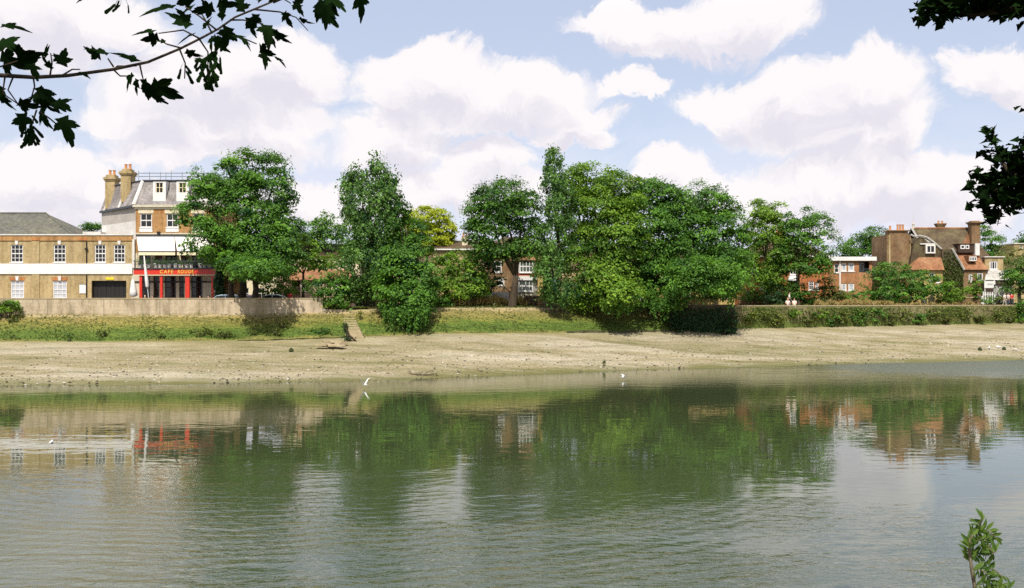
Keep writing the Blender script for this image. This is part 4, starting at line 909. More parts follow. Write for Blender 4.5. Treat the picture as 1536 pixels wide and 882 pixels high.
mb = MB(); mb.box(tl - 0.05, bx1 - 1.15, ins - 0.14, ins + 0.1, mz + 0.003, mz + 0.16); mb.build('roof_edge', M['iron'], roof)
mb = MB(); mb.tube([(pl[0] - 0.05, pl[1], mz + 0.08), (tl, ins, mz + 0.08)], 0.09, 5); mb.build('side_roof_edge', M['iron'], roof)
for (a, b) in [(229.5, 248.5), (264.5, 283), (299, 317)]:
    x0, x1 = B.x(a), B.x(b); z0, z1 = B.z(302), B.z(271.2); yf = 0.02
    c = (x0 + x1) / 2; r = (c - 0.42, c + 0.42, B.z(288.5), B.z(274.2)); mb = MB()
    wall_grid(mb, x0, x1, z0, z1, yf, [r], 0.18); rear(mb, x0, x1, yf, 1.9, z0, z1); d = mb.build('dormer', M['white'], roof)
    mb = MB(); mb.box(x0 - 0.06, x1 + 0.06, yf - 0.1, 1.95, z1 + 0.002, z1 + 0.1); mb.box(r[0], r[1], yf + 0.1, yf + 0.16, r[2], r[3]); mb.build('dormer_glazing', M['dark'], d)
    mb = MB()
    for q in (r[0] + 0.02, c - 0.035, r[1] - 0.09): mb.box(q, q + 0.07, yf + 0.05, yf + 0.09, r[2], r[3])
    mb.box(r[0], r[1], yf + 0.04, yf + 0.085, (r[2] + r[3]) / 2 - 0.03, (r[2] + r[3]) / 2 + 0.03); mb.build('dormer_sash', M['valance'], d)
# party-wall kerbs and two stout chimneys on the side slope
def side_pt(t, s): # t along the splayed side (0 front .. 1 back), s up the slope
    a = Vector(E[1]).lerp(Vector(E[0]), t); b = Vector(T[1]).lerp(Vector(T[0]), t); return a.lerp(b, s)
for t in (0.42, 0.86):
    mb = MB(); mb.tube([side_pt(t, -0.02), side_pt(t, 1.0) + Vector((0, 0, 0.1))], 0.17, 6); mb.build('party_wall_kerb', M['white_dirty'], roof)
for (p0, p1, y0, ytop, ypot, dd) in [(157.5, 172, 303, 271, 256, 6.3), (181, 196, 293, 262.5, 247.5, 2.9)]:
    x0, x1 = B.x(p0, dd), B.x(p1, dd); zz = B.z(ytop, dd); mb = MB(); c = (x0 + x1) / 2; w = x1 - x0
    mb.box(x0, x1, dd, dd + 1.5, B.z(y0 + 10, dd), zz)
    for e, a, b in [(0.10, 0.001, 0.16), (0.2, 0.161, 0.32), (0.12, 0.321, 0.45), (-0.08, 0.451, 0.7)]: mb.box(x0 - e, x1 + e, dd - e, dd + 1.5 + e, zz + a, zz + b)
    ch = mb.build('chimney_stack', M['stock'], roof)
    for q in (0.3, 0.72):
        k = MB(); zp = zz + 0.7; k.lathe(lerp(x0, x1, q), dd + 0.7, [(0.2, zp), (0.2, zp + 0.1), (0.15, zp + 0.14), (0.14, zp + 0.5), (0.19, zp + 0.52), (0.19, zp + 0.6), (0.1, zp + 0.6)], 10); k.build('chimney_pot', M['terracotta'], ch)
mb = MB()
for i in range(8):
    p = lerp(208, 322, i / 7); d = 2.2; x = B.x(p, d); mb.tube([(x, d, mz), (x, d, B.z(258 if i % 3 else 255.5, d))], 0.035, 5)
for y_ in (259.5, 264.5): mb.tube([(B.x(208, 2.2), 2.2, B.z(y_, 2.2)), (B.x(322, 2.2), 2.2, B.z(y_, 2.2))], 0.028, 5); mb.tube([(B.x(200, 7.5), 7.5, B.z(y_ + .5, 7.5)), (B.x(322, 7.5), 7.5, B.z(y_ + .5, 7.5))], 0.028, 5)
for i in range(6): x = B.x(lerp(200, 322, i / 5), 7.5); mb.tube([(x, 7.5, mz), (x, 7.5, B.z(260, 7.5))], 0.035, 5)
mb.build('roof_railing', M['rail_grey'], B.root)
# awnings
for (a, b) in [(204.8, 261.6), (262.4, 319.5)]:
    yf, zt_, zb_ = -2.3, B.z(354.8), B.z(377.2, -2.3); x0, x1 = B.x(a), B.x(b); xa, xb = B.x(a + 3.2, -2.3), B.x(b + 1.2, -2.3); mb = MB()
    mb.solid([(x0, -0.02, zt_), (x1, -0.02, zt_), (xb, yf, zb_), (xa, yf, zb_)][::-1], [(x0, -0.02, zt_ + 0.04), (x1, -0.02, zt_ + 0.04), (xb, yf, zb_ + 0.04), (xa, yf, zb_ + 0.04)][::-1])
    aw = mb.build('awning', M['canvas'], B.root)
    mb = MB(); mb.box(xa, xb, yf - 0.03, yf + 0.01, zb_ - 0.40, zb_ - 0.06); mb.build('valance', M['valance'], aw)
    mb = MB(); mb.box(xa, xb, yf - 0.05, yf - 0.001, zb_ - 0.06, zb_ + 0.05); mb.tube([(xa + .1, yf, zb_), (x0 + .1, -.05, zb_ - .2)], .025, 5); mb.tube([(xb - .1, yf, zb_), (x1 - .1, -.05, zb_ - .2)], .025, 5); mb.build('awning_bar', M['iron'], aw)
block('awning_box', 'iron', B.root, B.x(204.6), B.x(319.6), -0.16, -0.003, B.z(354.4), B.z(352.6))
block('wall_lamp', 'black', B.root, B.x(236.5), B.x(241), -0.3, -0.003, B.z(351.2), B.z(347.5))
# balcony: slab, red fascia with gilt letters, railing
yp = -2.4; fx0, fx1 = B.x(200.5, yp), B.x(322, yp); fz1, fz0 = B.z(403.3, yp), B.z(411.8, yp)
mb = MB(); mb.box(fx0, fx1, yp + 0.12, -0.004, zfl - 0.3, zfl); mb.build('balcony_slab', M['stone_grey'], B.root)
fa = block('fascia', 'cafe_red', B.root, fx0, fx1, yp, yp + 0.118, fz0, fz1)
mb = MB(); mb.box(fx0 - 0.08, fx1 + 0.08, yp - 0.12, yp + 0.13, fz1 + 0.002, fz1 + 0.1); mb.build('fascia_cornice', M['iron'], fa)
mb = MB(); mb.box(fx0, fx1, yp + 0.02, yp + 0.118, fz0 - 0.1, fz0 - 0.003); mb.build('fascia_trim', M['valance'], fa)
for s, pxa, pxb in (('CAFÉ', 240.0, 260.0), ('ROUGE', 267.0, 290.5)):
    cu = bpy.data.curves.new('lettering', 'FONT'); cu.body = s; cu.extrude = 0.02; cu.size = 0.56; cu.space_character = 1.25; cu.align_x = 'LEFT'; cu.offset = 0.008
    to = bpy.data.objects.new('lettering_src', cu); COL.objects.link(to); bpy.context.view_layer.update()
    me = bpy.data.meshes.new_from_object(to.evaluated_get(bpy.context.evaluated_depsgraph_get())); bpy.data.objects.remove(to)
    me.transform(Matrix.Rotation(R(90), 4, 'X'))
    xs = [v.co.x for v in me.vertices]; xa, xb = B.x(pxa, yp), B.x(pxb, yp); k = (xb - xa) / (max(xs) - min(xs)); m0 = min(xs)
    for v in me.vertices: v.co = Vector((xa + (v.co.x - m0) * k, yp - 0.024 + v.co.y, fz0 + 0.12 + v.co.z * 0.98))
    me.materials.append(M['gold']); o = bpy.data.objects.new('lettering', me); link(o, fa)
mb = MB(); rz0, rz1 = fz1 + 0.1, B.z(391.8, yp)
n = 56
for i in range(n + 1): x = lerp(fx0 + 0.05, fx1 - 0.05, i / n); mb.box(x - 0.014, x + 0.014, yp + 0.03, yp + 0.058, rz0, rz1)
mb.box(fx0, fx1, yp + 0.02, yp + 0.07, rz1, rz1 + 0.06); mb.box(fx0, fx1, yp + 0.025, yp + 0.065, lerp(rz0, rz1, .5), lerp(rz0, rz1, .5) + 0.04); mb.build('balcony_railing', M['iron'], B.root)
# ground floor front: stone pilasters, red posts, dark doorways
gz = zf0 - 0.012
ops = [B.rect(a, b, 414.5, 460) for a, b in [(212, 226.5), (231.5, 240), (248.6, 265.4), (270, 277.5), (288, 305)]]
ops = [(o[0], o[1], 0.05, o[3]) for o in ops]
mb = MB(); wall_grid(mb, B.x(199), B.x(324.5), 0, gz, -0.3, ops, 0.3); mb.build('ground_floor_front', M['stone_grey'], B.root)
mb = MB(); mb.box(B.x(199), B.x(324.5), 1.6, 1.7, 0, gz); mb.box(B.x(199), B.x(324.5), 0.01, 1.6, gz - 0.05, gz - 0.002); mb.box(B.x(199), B.x(324.5), 0.01, 1.6, 0.0, 0.04); mb.build('dark_interior', M['dark'], B.root)
for o in ops:
    mb = MB(); c = (o[0] + o[1]) / 2; a, b = -0.12, -0.06
    mb.box(o[0], o[0] + 0.07, a, b, o[2], o[3]); mb.box(o[1] - 0.07, o[1], a, b, o[2], o[3]); mb.box(c - 0.03, c + 0.03, a, b, o[2], o[3]); mb.box(o[0] + .07, o[1] - .07, a + .004, b - .004, 2.2, 2.28); mb.box(o[0] + .07, o[1] - .07, a + .004, b - .004, o[3] - 0.08, o[3])
    d = mb.build('shop_door', M['dark_wood'], B.root)
    block('pane', 'glass', d, o[0] + 0.02, o[1] - 0.02, -0.092, -0.086, o[2] + 0.3, o[3] - 0.02)
ypp = yp + 0.14
for (a, b) in [(209, 212.8), (240, 243.6), (277.8, 284.2), (316.8, 320.2)]:
    x0, x1 = B.x(a, ypp), B.x(b, ypp); mb = MB(); mb.box(x0, x1, ypp, ypp + 0.28, 0, zfl - 0.302); mb.box(x0 - .05, x1 + .05, ypp - .05, ypp + .33, 0, 0.35); mb.box(x0 - .05, x1 + .05, ypp - .05, ypp + .33, zfl - 0.55, zfl - 0.31); mb.build('red_column', M['cafe_red'], B.root)
mb = MB(); mb.box(B.x(200), B.x(324), -0.37, -0.303, B.z(424), B.z(421.8))
mb.build('dado_rail', M['black'], B.root)
mb = MB(); mb.box(B.x(321.6, -1), B.x(326.4, -1), -1.3, -0.8, 0, B.z(404.5, -1)); mb.lathe(B.x(324, -1), -1.05, [(0.32, B.z(404.4, -1)), (0.36, B.z(403.6, -1)), (0.2, B.z(402.8, -1)), (0.22, B.z(401.4, -1)), (0.05, B.z(399.6, -1))], 10); mb.build('white_end_pier', M['white'], B.root)
mb = MB(); mb.box(B.x(199.8), B.x(203.2), -0.3, -0.004, zfl + 0.1, B.z(359)); mb.build('white_corner_pier', M['white_dirty'], B.root)

# parasols folded beside the café, and the little plants on its balcony
def folded_parasol(x0, z1, x1, D, label, r=0.17, z_base=ROAD + 0.13):
    o = empty('folded_parasol', (x1, D, z_base), label, 'parasol')
    dx = x0 - x1; h = z1 - z_base; mb = MB(); P = lambda t: (dx * t, 0, h * t)
    mb.tube([P(0.03), P(1.0)], 0.035, 6); mb.build('pole', M['white'], o)
    mb = MB(); mb.tube([P(t) for t in (0.36, 0.4, 0.55, 0.75, 0.9, 0.985)], [r * 0.5, r, r * 0.9, r * 0.62, r * 0.42, 0.05], 8); mb.build('canopy', M['canvas'], o, smooth=True)
    mb = MB(); mb.lathe(0, 0, [(0.3, 0), (0.3, 0.09), (0.06, 0.12), (0.05, 0.3)], 12); mb.build('base', M['rail_grey'], o)
    return o
folded_parasol(XW(216, 112.6), ZW(382.5, 112.6), XW(224.3, 112.6), 112.6, 'tall folded white parasol leaning in front of the café sign', 0.2)
folded_parasol(XW(199, 113.5), ZW(418, 113.5), XW(201.5, 113.5), 113.5, 'short folded white parasol against the left end of the café front', 0.42)
pp = None
for i, px in enumerate([210, 216, 223, 232.5, 240, 246.5, 254, 262, 270, 279, 287, 299, 307, 313]):
    loc = (XW(px, 117 + yp + 0.5), 117 + yp + 0.5 + 0.25 * (i % 2), zfl + ROAD + (0.0))
    if pp is None:
        pp = empty('potted_plant', loc, 'little potted plant with dark leaves standing along the café balcony railing', 'potted plant', 'potted plants on the café balcony')
        q = MB(); q.lathe(0, 0, [(0.14, 0.0), (0.2, 0.45), (0.23, 0.46), (0.23, 0.55), (0.17, 0.55)], 10); q.build('pot', M['white'], pp)
        rr = np.random.default_rng(8); C = rr.normal(size=(90, 3)) * np.array([.2, .2, .17]) + np.array([0, 0, .78])
        fast_mesh('foliage', leaf_quads(C, unit(C - np.array([0, 0, .6]) + rr.normal(size=C.shape) * .3), .2, .1, rr), 4, LEAF['deep'], pp, rr.random(90))
    else:
        c = copy_tree(pp); c.location = loc; c.rotation_euler = (0, 0, i * 1.3); c.scale = (1, 1, 0.85 + 0.1 * (i % 4))

# ---- C: cottage behind the shrubs, terracotta roof
Cc = Site('cottage', 465, 124.0, 'low cottage with terracotta tiled roof and pale pink gable behind shrubs', 'house')
x0, x1 = Cc.x(416), Cc.x(520); ze = Cc.z(419); zr = Cc.z(404, 3)
wo = [Cc.rect(451, 459.5, 421.5, 437), (Cc.x(438), Cc.x(450), 0.01, Cc.z(420.5)), Cc.rect(498, 508, 422, 434)]
mb = MB(); wall_grid(mb, x0, x1, 0, ze, 0, wo, 0.2); rear(mb, x0, x1, 0, 7, 0, ze); mb.build('wall', M['pink'], Cc.root)
for r in (wo[0], wo[2]): window(Cc.root, r, 0, 2, 2, fw=0.16)
block('porch_door', 'dark_wood', Cc.root, wo[1][0], wo[1][1], 0.21, 0.27, 0.01, wo[1][3])
mb = MB(); o_ = 0.35; mb.face([(Cc.x(431), -o_, ze - .1), (x1 + o_, -o_, ze - .1), (x1 + o_, 3.4, zr), (Cc.x(431), 3.4, zr)]); mb.face([(x1 + o_, 7.3, ze - .1), (x0 - o_, 7.3, ze - .1), (x0 - o_, 3.4, zr), (x1 + o_, 3.4, zr)]); mb.build('roof', M['orange_tile'], Cc.root)
mb = MB(); mb.face([(x0, 3.4, ze), (x1, 3.4, ze), (x1, 3.4, zr - .02), (x0, 3.4, zr - .02)]); mb.face([(x0, 0.02, ze), (Cc.x(431), 0.02, ze), (Cc.x(431), 0.02, Cc.z(405)), (x0, 0.02, Cc.z(405))]); mb.face([(Cc.x(431), 0.02, ze), (Cc.x(431), 3.4, ze), (Cc.x(431), 3.4, Cc.z(405)), (Cc.x(431), 0.02, Cc.z(405))]); mb.build('gable_wall', M['pink'], Cc.root)
C2 = Site('house', 495, 132.0, 'pale rendered house with white window frames glimpsed between tree boughs', 'house')
x0, x1 = C2.x(425), C2.x(540); ze = C2.z(384); wo = [C2.rect(482, 491, 398, 411), C2.rect(494, 502, 398, 411), C2.rect(440, 450, 398, 411)]
mb = MB(); wall_grid(mb, x0, x1, 0, ze, 0, wo, 0.2); rear(mb, x0, x1, 0, 8, 0, ze); mb.build('wall', M['cream'], C2.root)
for r in wo: window(C2.root, r, 0, 2, 2, fw=0.14)
mb = MB(); zr = C2.z(366, 4); mb.face([(x0 - .3, -.3, ze), (x1 + .3, -.3, ze), (x1 + .3, 4, zr), (x0 - .3, 4, zr)]); mb.face([(x1 + .3, 8.3, ze), (x0 - .3, 8.3, ze), (x0 - .3, 4, zr), (x1 + .3, 4, zr)]); mb.face([(x0, 0, ze), (x0, 4, zr), (x0, 8, ze)]); mb.face([(x1, 0, ze), (x1, 8, ze), (x1, 4, zr)]); mb.build('roof', M['brown_tile'], C2.root)

# ---- D: brown roof with chimney behind the hedge; E: bay-windowed house
Dd = Site('house', 690, 137.0, 'house with a low brown roof, white gutter and pale chimney above the hedge', 'house')
x0, x1 = Dd.x(650), Dd.x(742); ze = Dd.z(374); zr = Dd.z(361, 4)
wo = [Dd.rect(668, 676, 380, 392)]
mb = MB(); wall_grid(mb, x0, x1, 0, ze, 0, wo, .2); rear(mb, x0, x1, 0, 8, 0, ze); mb.build('wall', M['stock'], Dd.root); window(Dd.root, wo[0], 0)
mb = MB(); mb.face([(x0 - .3, -.3, ze), (x1 + .3, -.3, ze), (x1 + .3, 4, zr), (x0 - .3, 4, zr)]); mb.face([(x1 + .3, 8.3, ze), (x0 - .3, 8.3, ze), (x0 - .3, 4, zr), (x1 + .3, 4, zr)]); mb.face([(x0, 0, ze), (x0, 4, zr), (x0, 8, ze)]); mb.face([(x1, 0, ze), (x1, 8, ze), (x1, 4, zr)]); rf = mb.build('roof', M['brown_tile'], Dd.root)
block('gutter', 'white', Dd.root, x0 - .3, x1 + .3, -.42, -.31, ze - .1, ze + .06)
chimney(rf, Dd.x(697.5, 2), 2.0, 0.75, 0.7, Dd.z(377, 2), Dd.z(361.5, 2), 'cream', 2)
Eh = Site('house', 775, 127.0, 'two-storey house with stacked bay windows, red tiled brow and yellow brick corner', 'house')
x0, x1 = Eh.x(728), Eh.x(814.5); ze = Eh.z(378)
wo = [Eh.rect(741, 752.5, 391, 408.5), Eh.rect(747.5, 756.5, 416.5, 428)]
mb = MB(); wall_grid(mb, x0, Eh.x(770), 0, ze, 0, wo, .2); wall_grid(mb, Eh.x(770), Eh.x(806.5), Eh.z(410), ze, 0, [], .2); wall_grid(mb, Eh.x(770), Eh.x(806.5), 0, Eh.z(437), 0, [], .2); rear(mb, x0, x1, 0, 9, 0, ze); mb.build('wall', M['old_brick'], Eh.root)
for r in wo: window(Eh.root, r, 0, 3, 2, fw=0.12)
block('corner_pier', 'yellow_brick', Eh.root, Eh.x(806.5), Eh.x(814.5), -.25, -.003, 0, ze)
def bay(r, nx, nz, gl):
    a, b, c, d = r; mb = MB(); yb_ = -1.0; xi = 0.55
    f = window(Eh.root, (a + xi, b - xi, c, d), yb_ - .12, nx, nz, glass=gl, fw=0.1, bw=0.07, name='bay_window')
    mb.face([(a, 0, c), (a + xi, yb_, c), (a + xi, yb_, d), (a, 0, d)]); mb.build('bay_side', M['white_dirty'], f); mb = MB(); mb.face([(b - xi, yb_, c), (b, 0, c), (b, 0, d), (b - xi, yb_, d)]); mb.build('bay_side', M['white_dirty'], f)
bay(Eh.rect(772.5, 806, 391, 409), 4, 2, 'glass_green'); bay(Eh.rect(771, 806, 421.5, 437), 4, 2, 'glass_green')
def bay_slab(nm, mt, p0, p1, yt_, yb2, ex=0.0):
    a, b, c, d = Eh.rect(p0, p1, yt_, yb2); mb = MB(); e = ex
    Q = [(a - e, -.003), (a + .5 - e, -1.06 - e), (b - .5 + e, -1.06 - e), (b + e, -.003)]
    mb.solid([(x, y, c) for x, y in Q], [(x, y, d) for x, y in Q]); mb.build(nm, M[mt], Eh.root)
bay_slab('red_band', 'red_band', 772, 806, 410.2, 413.6); bay_slab('bay_white_band', 'white', 771, 806, 415.2, 420.6, .12); bay_slab('bay_cream_band', 'cream', 772, 806, 413.8, 415.0); bay_slab('bay_plinth', 'stone_grey', 771, 806, 437.5, 452)
mb = MB(); a, b = Eh.x(771), Eh.x(807); zz0, zz1 = Eh.z(390.6), Eh.z(383.5)
mb.face([(a - .2, -1.25, zz0), (b + .2, -1.25, zz0), (b - .2, -.003, zz1), (a + .2, -.003, zz1)]); mb.face([(a - .2, -.003, zz0), (a - .2, -1.25, zz0), (a + .2, -.003, zz1)]); mb.face([(b + .2, -1.25, zz0), (b + .2, -.003, zz0), (b - .2, -.003, zz1)]); mb.face([(a - .2, -.003, zz0 - .003), (b + .2, -.003, zz0 - .003), (b + .2, -1.25, zz0 - .003), (a - .2, -1.25, zz0 - .003)]); mb.build('bay_roof', M['orange_tile'], Eh.root)
mb = MB(); zr = Eh.z(356, 5); mb.face([(x0 - .3, -.4, ze), (x1 + .3, -.4, ze), (x1 - 2, 4.5, zr), (x0 + 2, 4.5, zr)]); mb.face([(x1 + .3, 9.4, ze), (x0 - .3, 9.4, ze), (x0 + 2, 4.5, zr), (x1 - 2, 4.5, zr)]); mb.face([(x0 - .3, 9.4, ze), (x0 - .3, -.4, ze), (x0 + 2, 4.5, zr)]); mb.face([(x1 + .3, -.4, ze), (x1 + .3, 9.4, ze), (x1 - 2, 4.5, zr)]); mb.build('roof', M['brown_tile'], Eh.root)

# ---- F: red brick house behind the two straight trees
Fh = Site('brick_house', 1185, 146.0, 'red brick house with white sash windows behind the two open-crowned trees', 'house')
x0, x1 = Fh.x(1116), Fh.x(1243); ze = Fh.z(383)
wo = [Fh.rect(a, b, c, d) for a, b, c, d in [(1139, 1148, 421, 434), (1185, 1194.5, 398, 412), (1213, 1221, 422, 435), (1223, 1228, 424, 435), (1160, 1169, 398, 412), (1215, 1224, 396, 409), (1128, 1136, 398, 411)]] + [(Fh.x(1184), Fh.x(1193), 0.01, Fh.z(421))]
mb = MB(); wall_grid(mb, x0, x1, 0, ze, 0, wo, .2); rear(mb, x0, x1, 0, 9, 0, ze); mb.build('wall', M['red_brick'], Fh.root)
for r in wo[:-1]: window(Fh.root, r, 0, 2, 4, fw=.12, glass='glass_pale' if r is wo[0] else 'glass')
r = wo[-1]; d = block('front_door', 'dark_wood', Fh.root, r[0], r[1], .14, .2, .01, r[3])
mb = MB(); mb.solid([(r[0] - .3, -.8, r[3]), (r[1] + .3, -.8, r[3]), (r[1] + .3, -.003, r[3]), (r[0] - .3, -.003, r[3])], [(r[0] - .1, -.5, r[3] + .65), (r[1] + .1, -.5, r[3] + .65), (r[1] + .1, -.003, r[3] + .65), (r[0] - .1, -.003, r[3] + .65)]); mb.build('door_hood', M['white'], Fh.root)
mb = MB(); zr = Fh.z(362, 4.5); mb.face([(x0 - .4, -.4, ze), (x1 + .4, -.4, ze), (x1 - 3, 4.5, zr), (x0 + 3, 4.5, zr)]); mb.face([(x1 + .4, 9.4, ze), (x0 - .4, 9.4, ze), (x0 + 3, 4.5, zr), (x1 - 3, 4.5, zr)]); mb.face([(x0 - .4, 9.4, ze), (x0 - .4, -.4, ze), (x0 + 3, 4.5, zr)]); mb.face([(x1 + .4, -.4, ze), (x1 + .4, 9.4, ze), (x1 - 3, 4.5, zr)]); rf = mb.build('roof', M['brown_tile'], Fh.root)
block('eaves_board', 'white', Fh.root, x0 - .3, x1 + .3, -.36, -.003, ze - .22, ze - .02)
chimney(rf, Fh.x(1170, 5), 5, 1.2, .8, Fh.z(372, 5), Fh.z(352, 5), 'red_brick', 3)

# ---- G: flat-roofed block with white fascia
G = Site('flat_roofed_block', 1278, 148.0, 'flat-roofed orange brick block with a deep white fascia and recessed balcony', 'building')
x0, x1 = G.x(1244), G.x(1308); ze = G.z(391.2)
wo = [G.rect(a, b, c, d) for a, b, c, d in [(1262, 1270, 394.5, 407), (1272.5, 1281.5, 394.5, 407), (1262, 1270, 425, 436), (1272.5, 1281.5, 425, 436)]]
loggia = G.rect(1288.5, 1304, 392.5, 408.5); stair = (G.x(1251.5), G.x(1258.5), G.z(409), G.z(395.5))
mb = MB(); wall_grid(mb, x0, x1, 0, ze, 0, wo + [loggia, stair], .25); rear(mb, x0, x1, 0, 10, 0, ze); mb.build('wall', M['orange_brick'], G.root)
for r in wo: window(G.root, r, 0, 1, 1, fw=.18, glass='glass_pale')
window(G.root, stair, 0, 1, 2, fw=.1)
mb = MB(); a, b, c, d = loggia; mb.box(a, b, 1.25, 1.3, c, d); mb.face([(a, .25, c), (a, 1.25, c), (a, 1.25, d), (a, .25, d)]); mb.face([(b, 1.25, c), (b, .25, c), (b, .25, d), (b, 1.25, d)]); mb.face([(a, .25, d), (a, 1.25, d), (b, 1.25, d), (b, .25, d)]); mb.face([(a, .25, c), (b, .25, c), (b, 1.25, c), (a, 1.25, c)]); mb.build('loggia', M['dark_wood'], G.root)
window(G.root, (lerp(a, b, .3), lerp(a, b, .75), c + .2, d - .1), 1.08, 1, 1, fw=.12, sill=False)
mb = MB(); mb.box(a, b, .02, .06, c, c + .09); [mb.box(lerp(a, b, i / 9) - .02, lerp(a, b, i / 9) + .02, .02, .06, c + .09, c + .45) for i in range(10)]; mb.box(a, b, .015, .065, c + .45, c + .52); mb.build('loggia_railing', M['iron'], G.root)
block('fascia', 'white', G.root, x0 - .3, x1 + .5, -.45, 10.3, ze + .003, G.z(385.2))
block('white_corner_post', 'white', G.root, G.x(1258.8), G.x(1260.6), -.12, -.003, 0, ze)

# ---- Hh: big gabled old house on the right
Hs = Site('gabled_house', 1410, 150.0, 'big old gabled house with brown and orange tiled roofs and tall brick chimneys', 'house')
X, Z = Hs.x, Hs.z
def poly(name, mt, par, faces):
    mb = MB()
    for f in faces: mb.face(f)
    return mb.build(name, M[mt], par)
# main range: ridge along the river, gable at both ends
yr, ye, yk = 6.0, 1.2, 10.8; zr = Z(343, yr); zee = Z(377, ye); xa, xb = X(1368, yr), X(1470, yr)
main = poly('main_roof', 'dark_tile', Hs.root, [[(xa, ye, zee), (X(1437, ye), ye, zee), (X(1455, yr), yr, zr), (xa, yr, zr)], [(xb, yk, zee), (xa, yk, zee), (xa, yr, zr), (X(1455, yr), yr, zr)]])
mb = MB(); mb.tube([(xa, yr, zr + .05), (X(1455, yr), yr, zr + .05)], .15, 6); mb.build('ridge_tiles', M['orange_tile'], main)
poly('tile_hung_gable', 'orange_tile', Hs.root, [[(X(1437, ye) + .01, ye - .02, zee), (xb, yk * .55, zee), (xb, yk, zee), (X(1455.4, yr), yr, zr)]])
mb = MB(); wall_grid(mb, xa, X(1437, ye), 0, zee, ye + .3, [], .2); mb.face([(X(1437, ye), ye + .3, 0), (xb, yk * .55, 0), (xb, yk * .55, zee), (X(1437, ye), ye + .3, zee)]); mb.face([(xb, yk * .55, 0), (xb, yk, 0), (xb, yk, zee), (xb, yk * .55, zee)]); mb.face([(xb, yk, 0), (xa, yk, 0), (xa, yk, zee), (xb, yk, zee)]); mb.build('main_wall', M['old_brick'], Hs.root)
mb = MB(); mb.tube([(xa - .05, yr, zr + .1), (xa - .05, ye - .3, zee)], .14, 5); mb.tube([(xa - .05, yr, zr + .1), (xa - .05, yk, zee)], .14, 5); mb.build('verge', M['pale_tile'], main)
mb = MB(); mb.tube([(xa + .2, yr, zr), (xa + .2, yr, zr + .5)], [.2, .12], 6); mb.blob((xa + .2, yr, zr + .65), (.2, .2, .22)); mb.tube([(xa + .2, yr, zr + .6), (xa + .2, yr, Z(322, yr))], .03, 5); mb.build('finial', M['stone_grey'], main)
# left end: broad brick chimney gable
gx0, gx1 = X(1331, 1.0), X(1385, 1.0)
prof = [(X(1331), 0), (X(1331), Z(352)), (X(1366), Z(352)), (X(1372), Z(372)), (X(1383), Z(398)), (X(1386), 0)]
mb = MB(); mb.solid([(x, .2, z) for x, z in prof], [(x, 6.5, z) for x, z in prof]); mb.build('chimney_gable', M['old_brick'], Hs.root)
mb = MB(); mb.box(X(1333.2), X(1335.6), -.03, .198, Z(420), Z(352)); mb.box(X(1364.6), X(1366), -.0, .198, Z(420), Z(356)); mb.build('brick_strip', M['stock'], Hs.root)
chs = MB(); chs.box(X(1336), X(1364), .5, 2.2, Z(352.01), Z(346.5)); chs.box(X(1334.5), X(1365.5), .3, 2.4, Z(346.4), Z(344.8)); chs = chs.build('chimney', M['old_brick'], Hs.root)
for px in (1340, 1351.5, 1355.5, 1359.5):
    q = MB(); z0 = Z(344.8); h = .55 if px < 1345 else .75; q.lathe(X(px), 1.3, [(.2, z0), (.2, z0 + .1), (.14, z0 + .15), (.14, z0 + h), (.18, z0 + h + .02), (.18, z0 + h + .1), (.1, z0 + h + .1)], 10); q.build('chimney_pot', M['terracotta'], chs)
# front gambrel wing with a curved pale verge and the white window
gp = [(1365, 401), (1367, 385), (1372, 364), (1379, 356), (1391, 358), (1403, 366), (1411, 374), (1413, 401)]
mb = MB(); mb.solid([(X(a, -.6), -.6, Z(b, -.6)) for a, b in gp], [(X(a, -.6), 4.5, Z(b, -.6)) for a, b in gp]); wing = mb.build('gambrel_wing', M['dark_tile'], Hs.root)
mb = MB(); pts = [(X(a, -.7), -.7, Z(b, -.7)) for a, b in [(1366, 352), (1372, 355), (1380, 353.5), (1390, 356), (1400, 363), (1408, 370), (1412, 373.5)]]; mb.tube(pts, .14, 5); mb.build('curved_verge', M['pale_tile'], wing)
mb = MB(); mb.solid([(X(1386, -.62), -.62, Z(358.3, -.6)), (X(1397, -.62), -.62, Z(364, -.6)), (X(1392, -.62), -.62, Z(364.5, -.6))], [(X(1386, -.66), -.66, Z(357.3, -.6)), (X(1397, -.66), -.66, Z(363, -.6)), (X(1392, -.66), -.66, Z(363.5, -.6))]); mb.build('lead_flashing', M['pale_tile'], wing)
r = Hs.rect(1388.5, 1402, 367.5, 380, -.75); mb = MB(); mb.box(r[0] - .06, r[1] + .06, -.9, -.602, r[2] - .05, r[3] + .06); dw = mb.build('dormer_case', M['stone_grey'], wing)
window(wing, r, -1.0, 2, 1, fw=.16, bw=.1, rec=.09, sill=False)
mb = MB(); mb.box(X(1380, -.7), X(1402, -.7), -.78, -.605, Z(366.6, -.7), Z(365.2, -.7)); mb.build('eaves_board', M['white'], wing)
# low orange hipped bay in front of it
a0, a1, b0, b1 = X(1365, -2.6), X(1416, -2.6), X(1381, -1.4), X(1415, -1.4); z0, z1 = Z(405, -2.6), Z(386, -.7)
poly('bay_roof', 'orange_tile', Hs.root, [[(a0, -2.8, z0), (a1, -2.8, z0), (b1, -.65, z1), (b0, -.65, z1)], [(a0 - .3, -.65, z0), (a0, -2.8, z0), (b0, -.65, z1)], [(a1, -2.8, z0), (a1, -.65, z0), (b1, -.65, z1)]])
wo = [Hs.rect(1394, 1402, 409, 421, -2.4), Hs.rect(1405, 1411, 416.5, 424, -2.4)]
mb = MB(); wall_grid(mb, X(1366, -2.4), X(1414, -2.4), 0, z0 - .02, -2.4, wo, .2); rear(mb, X(1366, -2.4), X(1414, -2.4), -2.4, .15, 0, z0 - .02, top=False); mb.build('bay_wall', M['yellow_brick'], Hs.root)
for r in wo: window(Hs.root, r, -2.4, 2, 1, fw=.1)
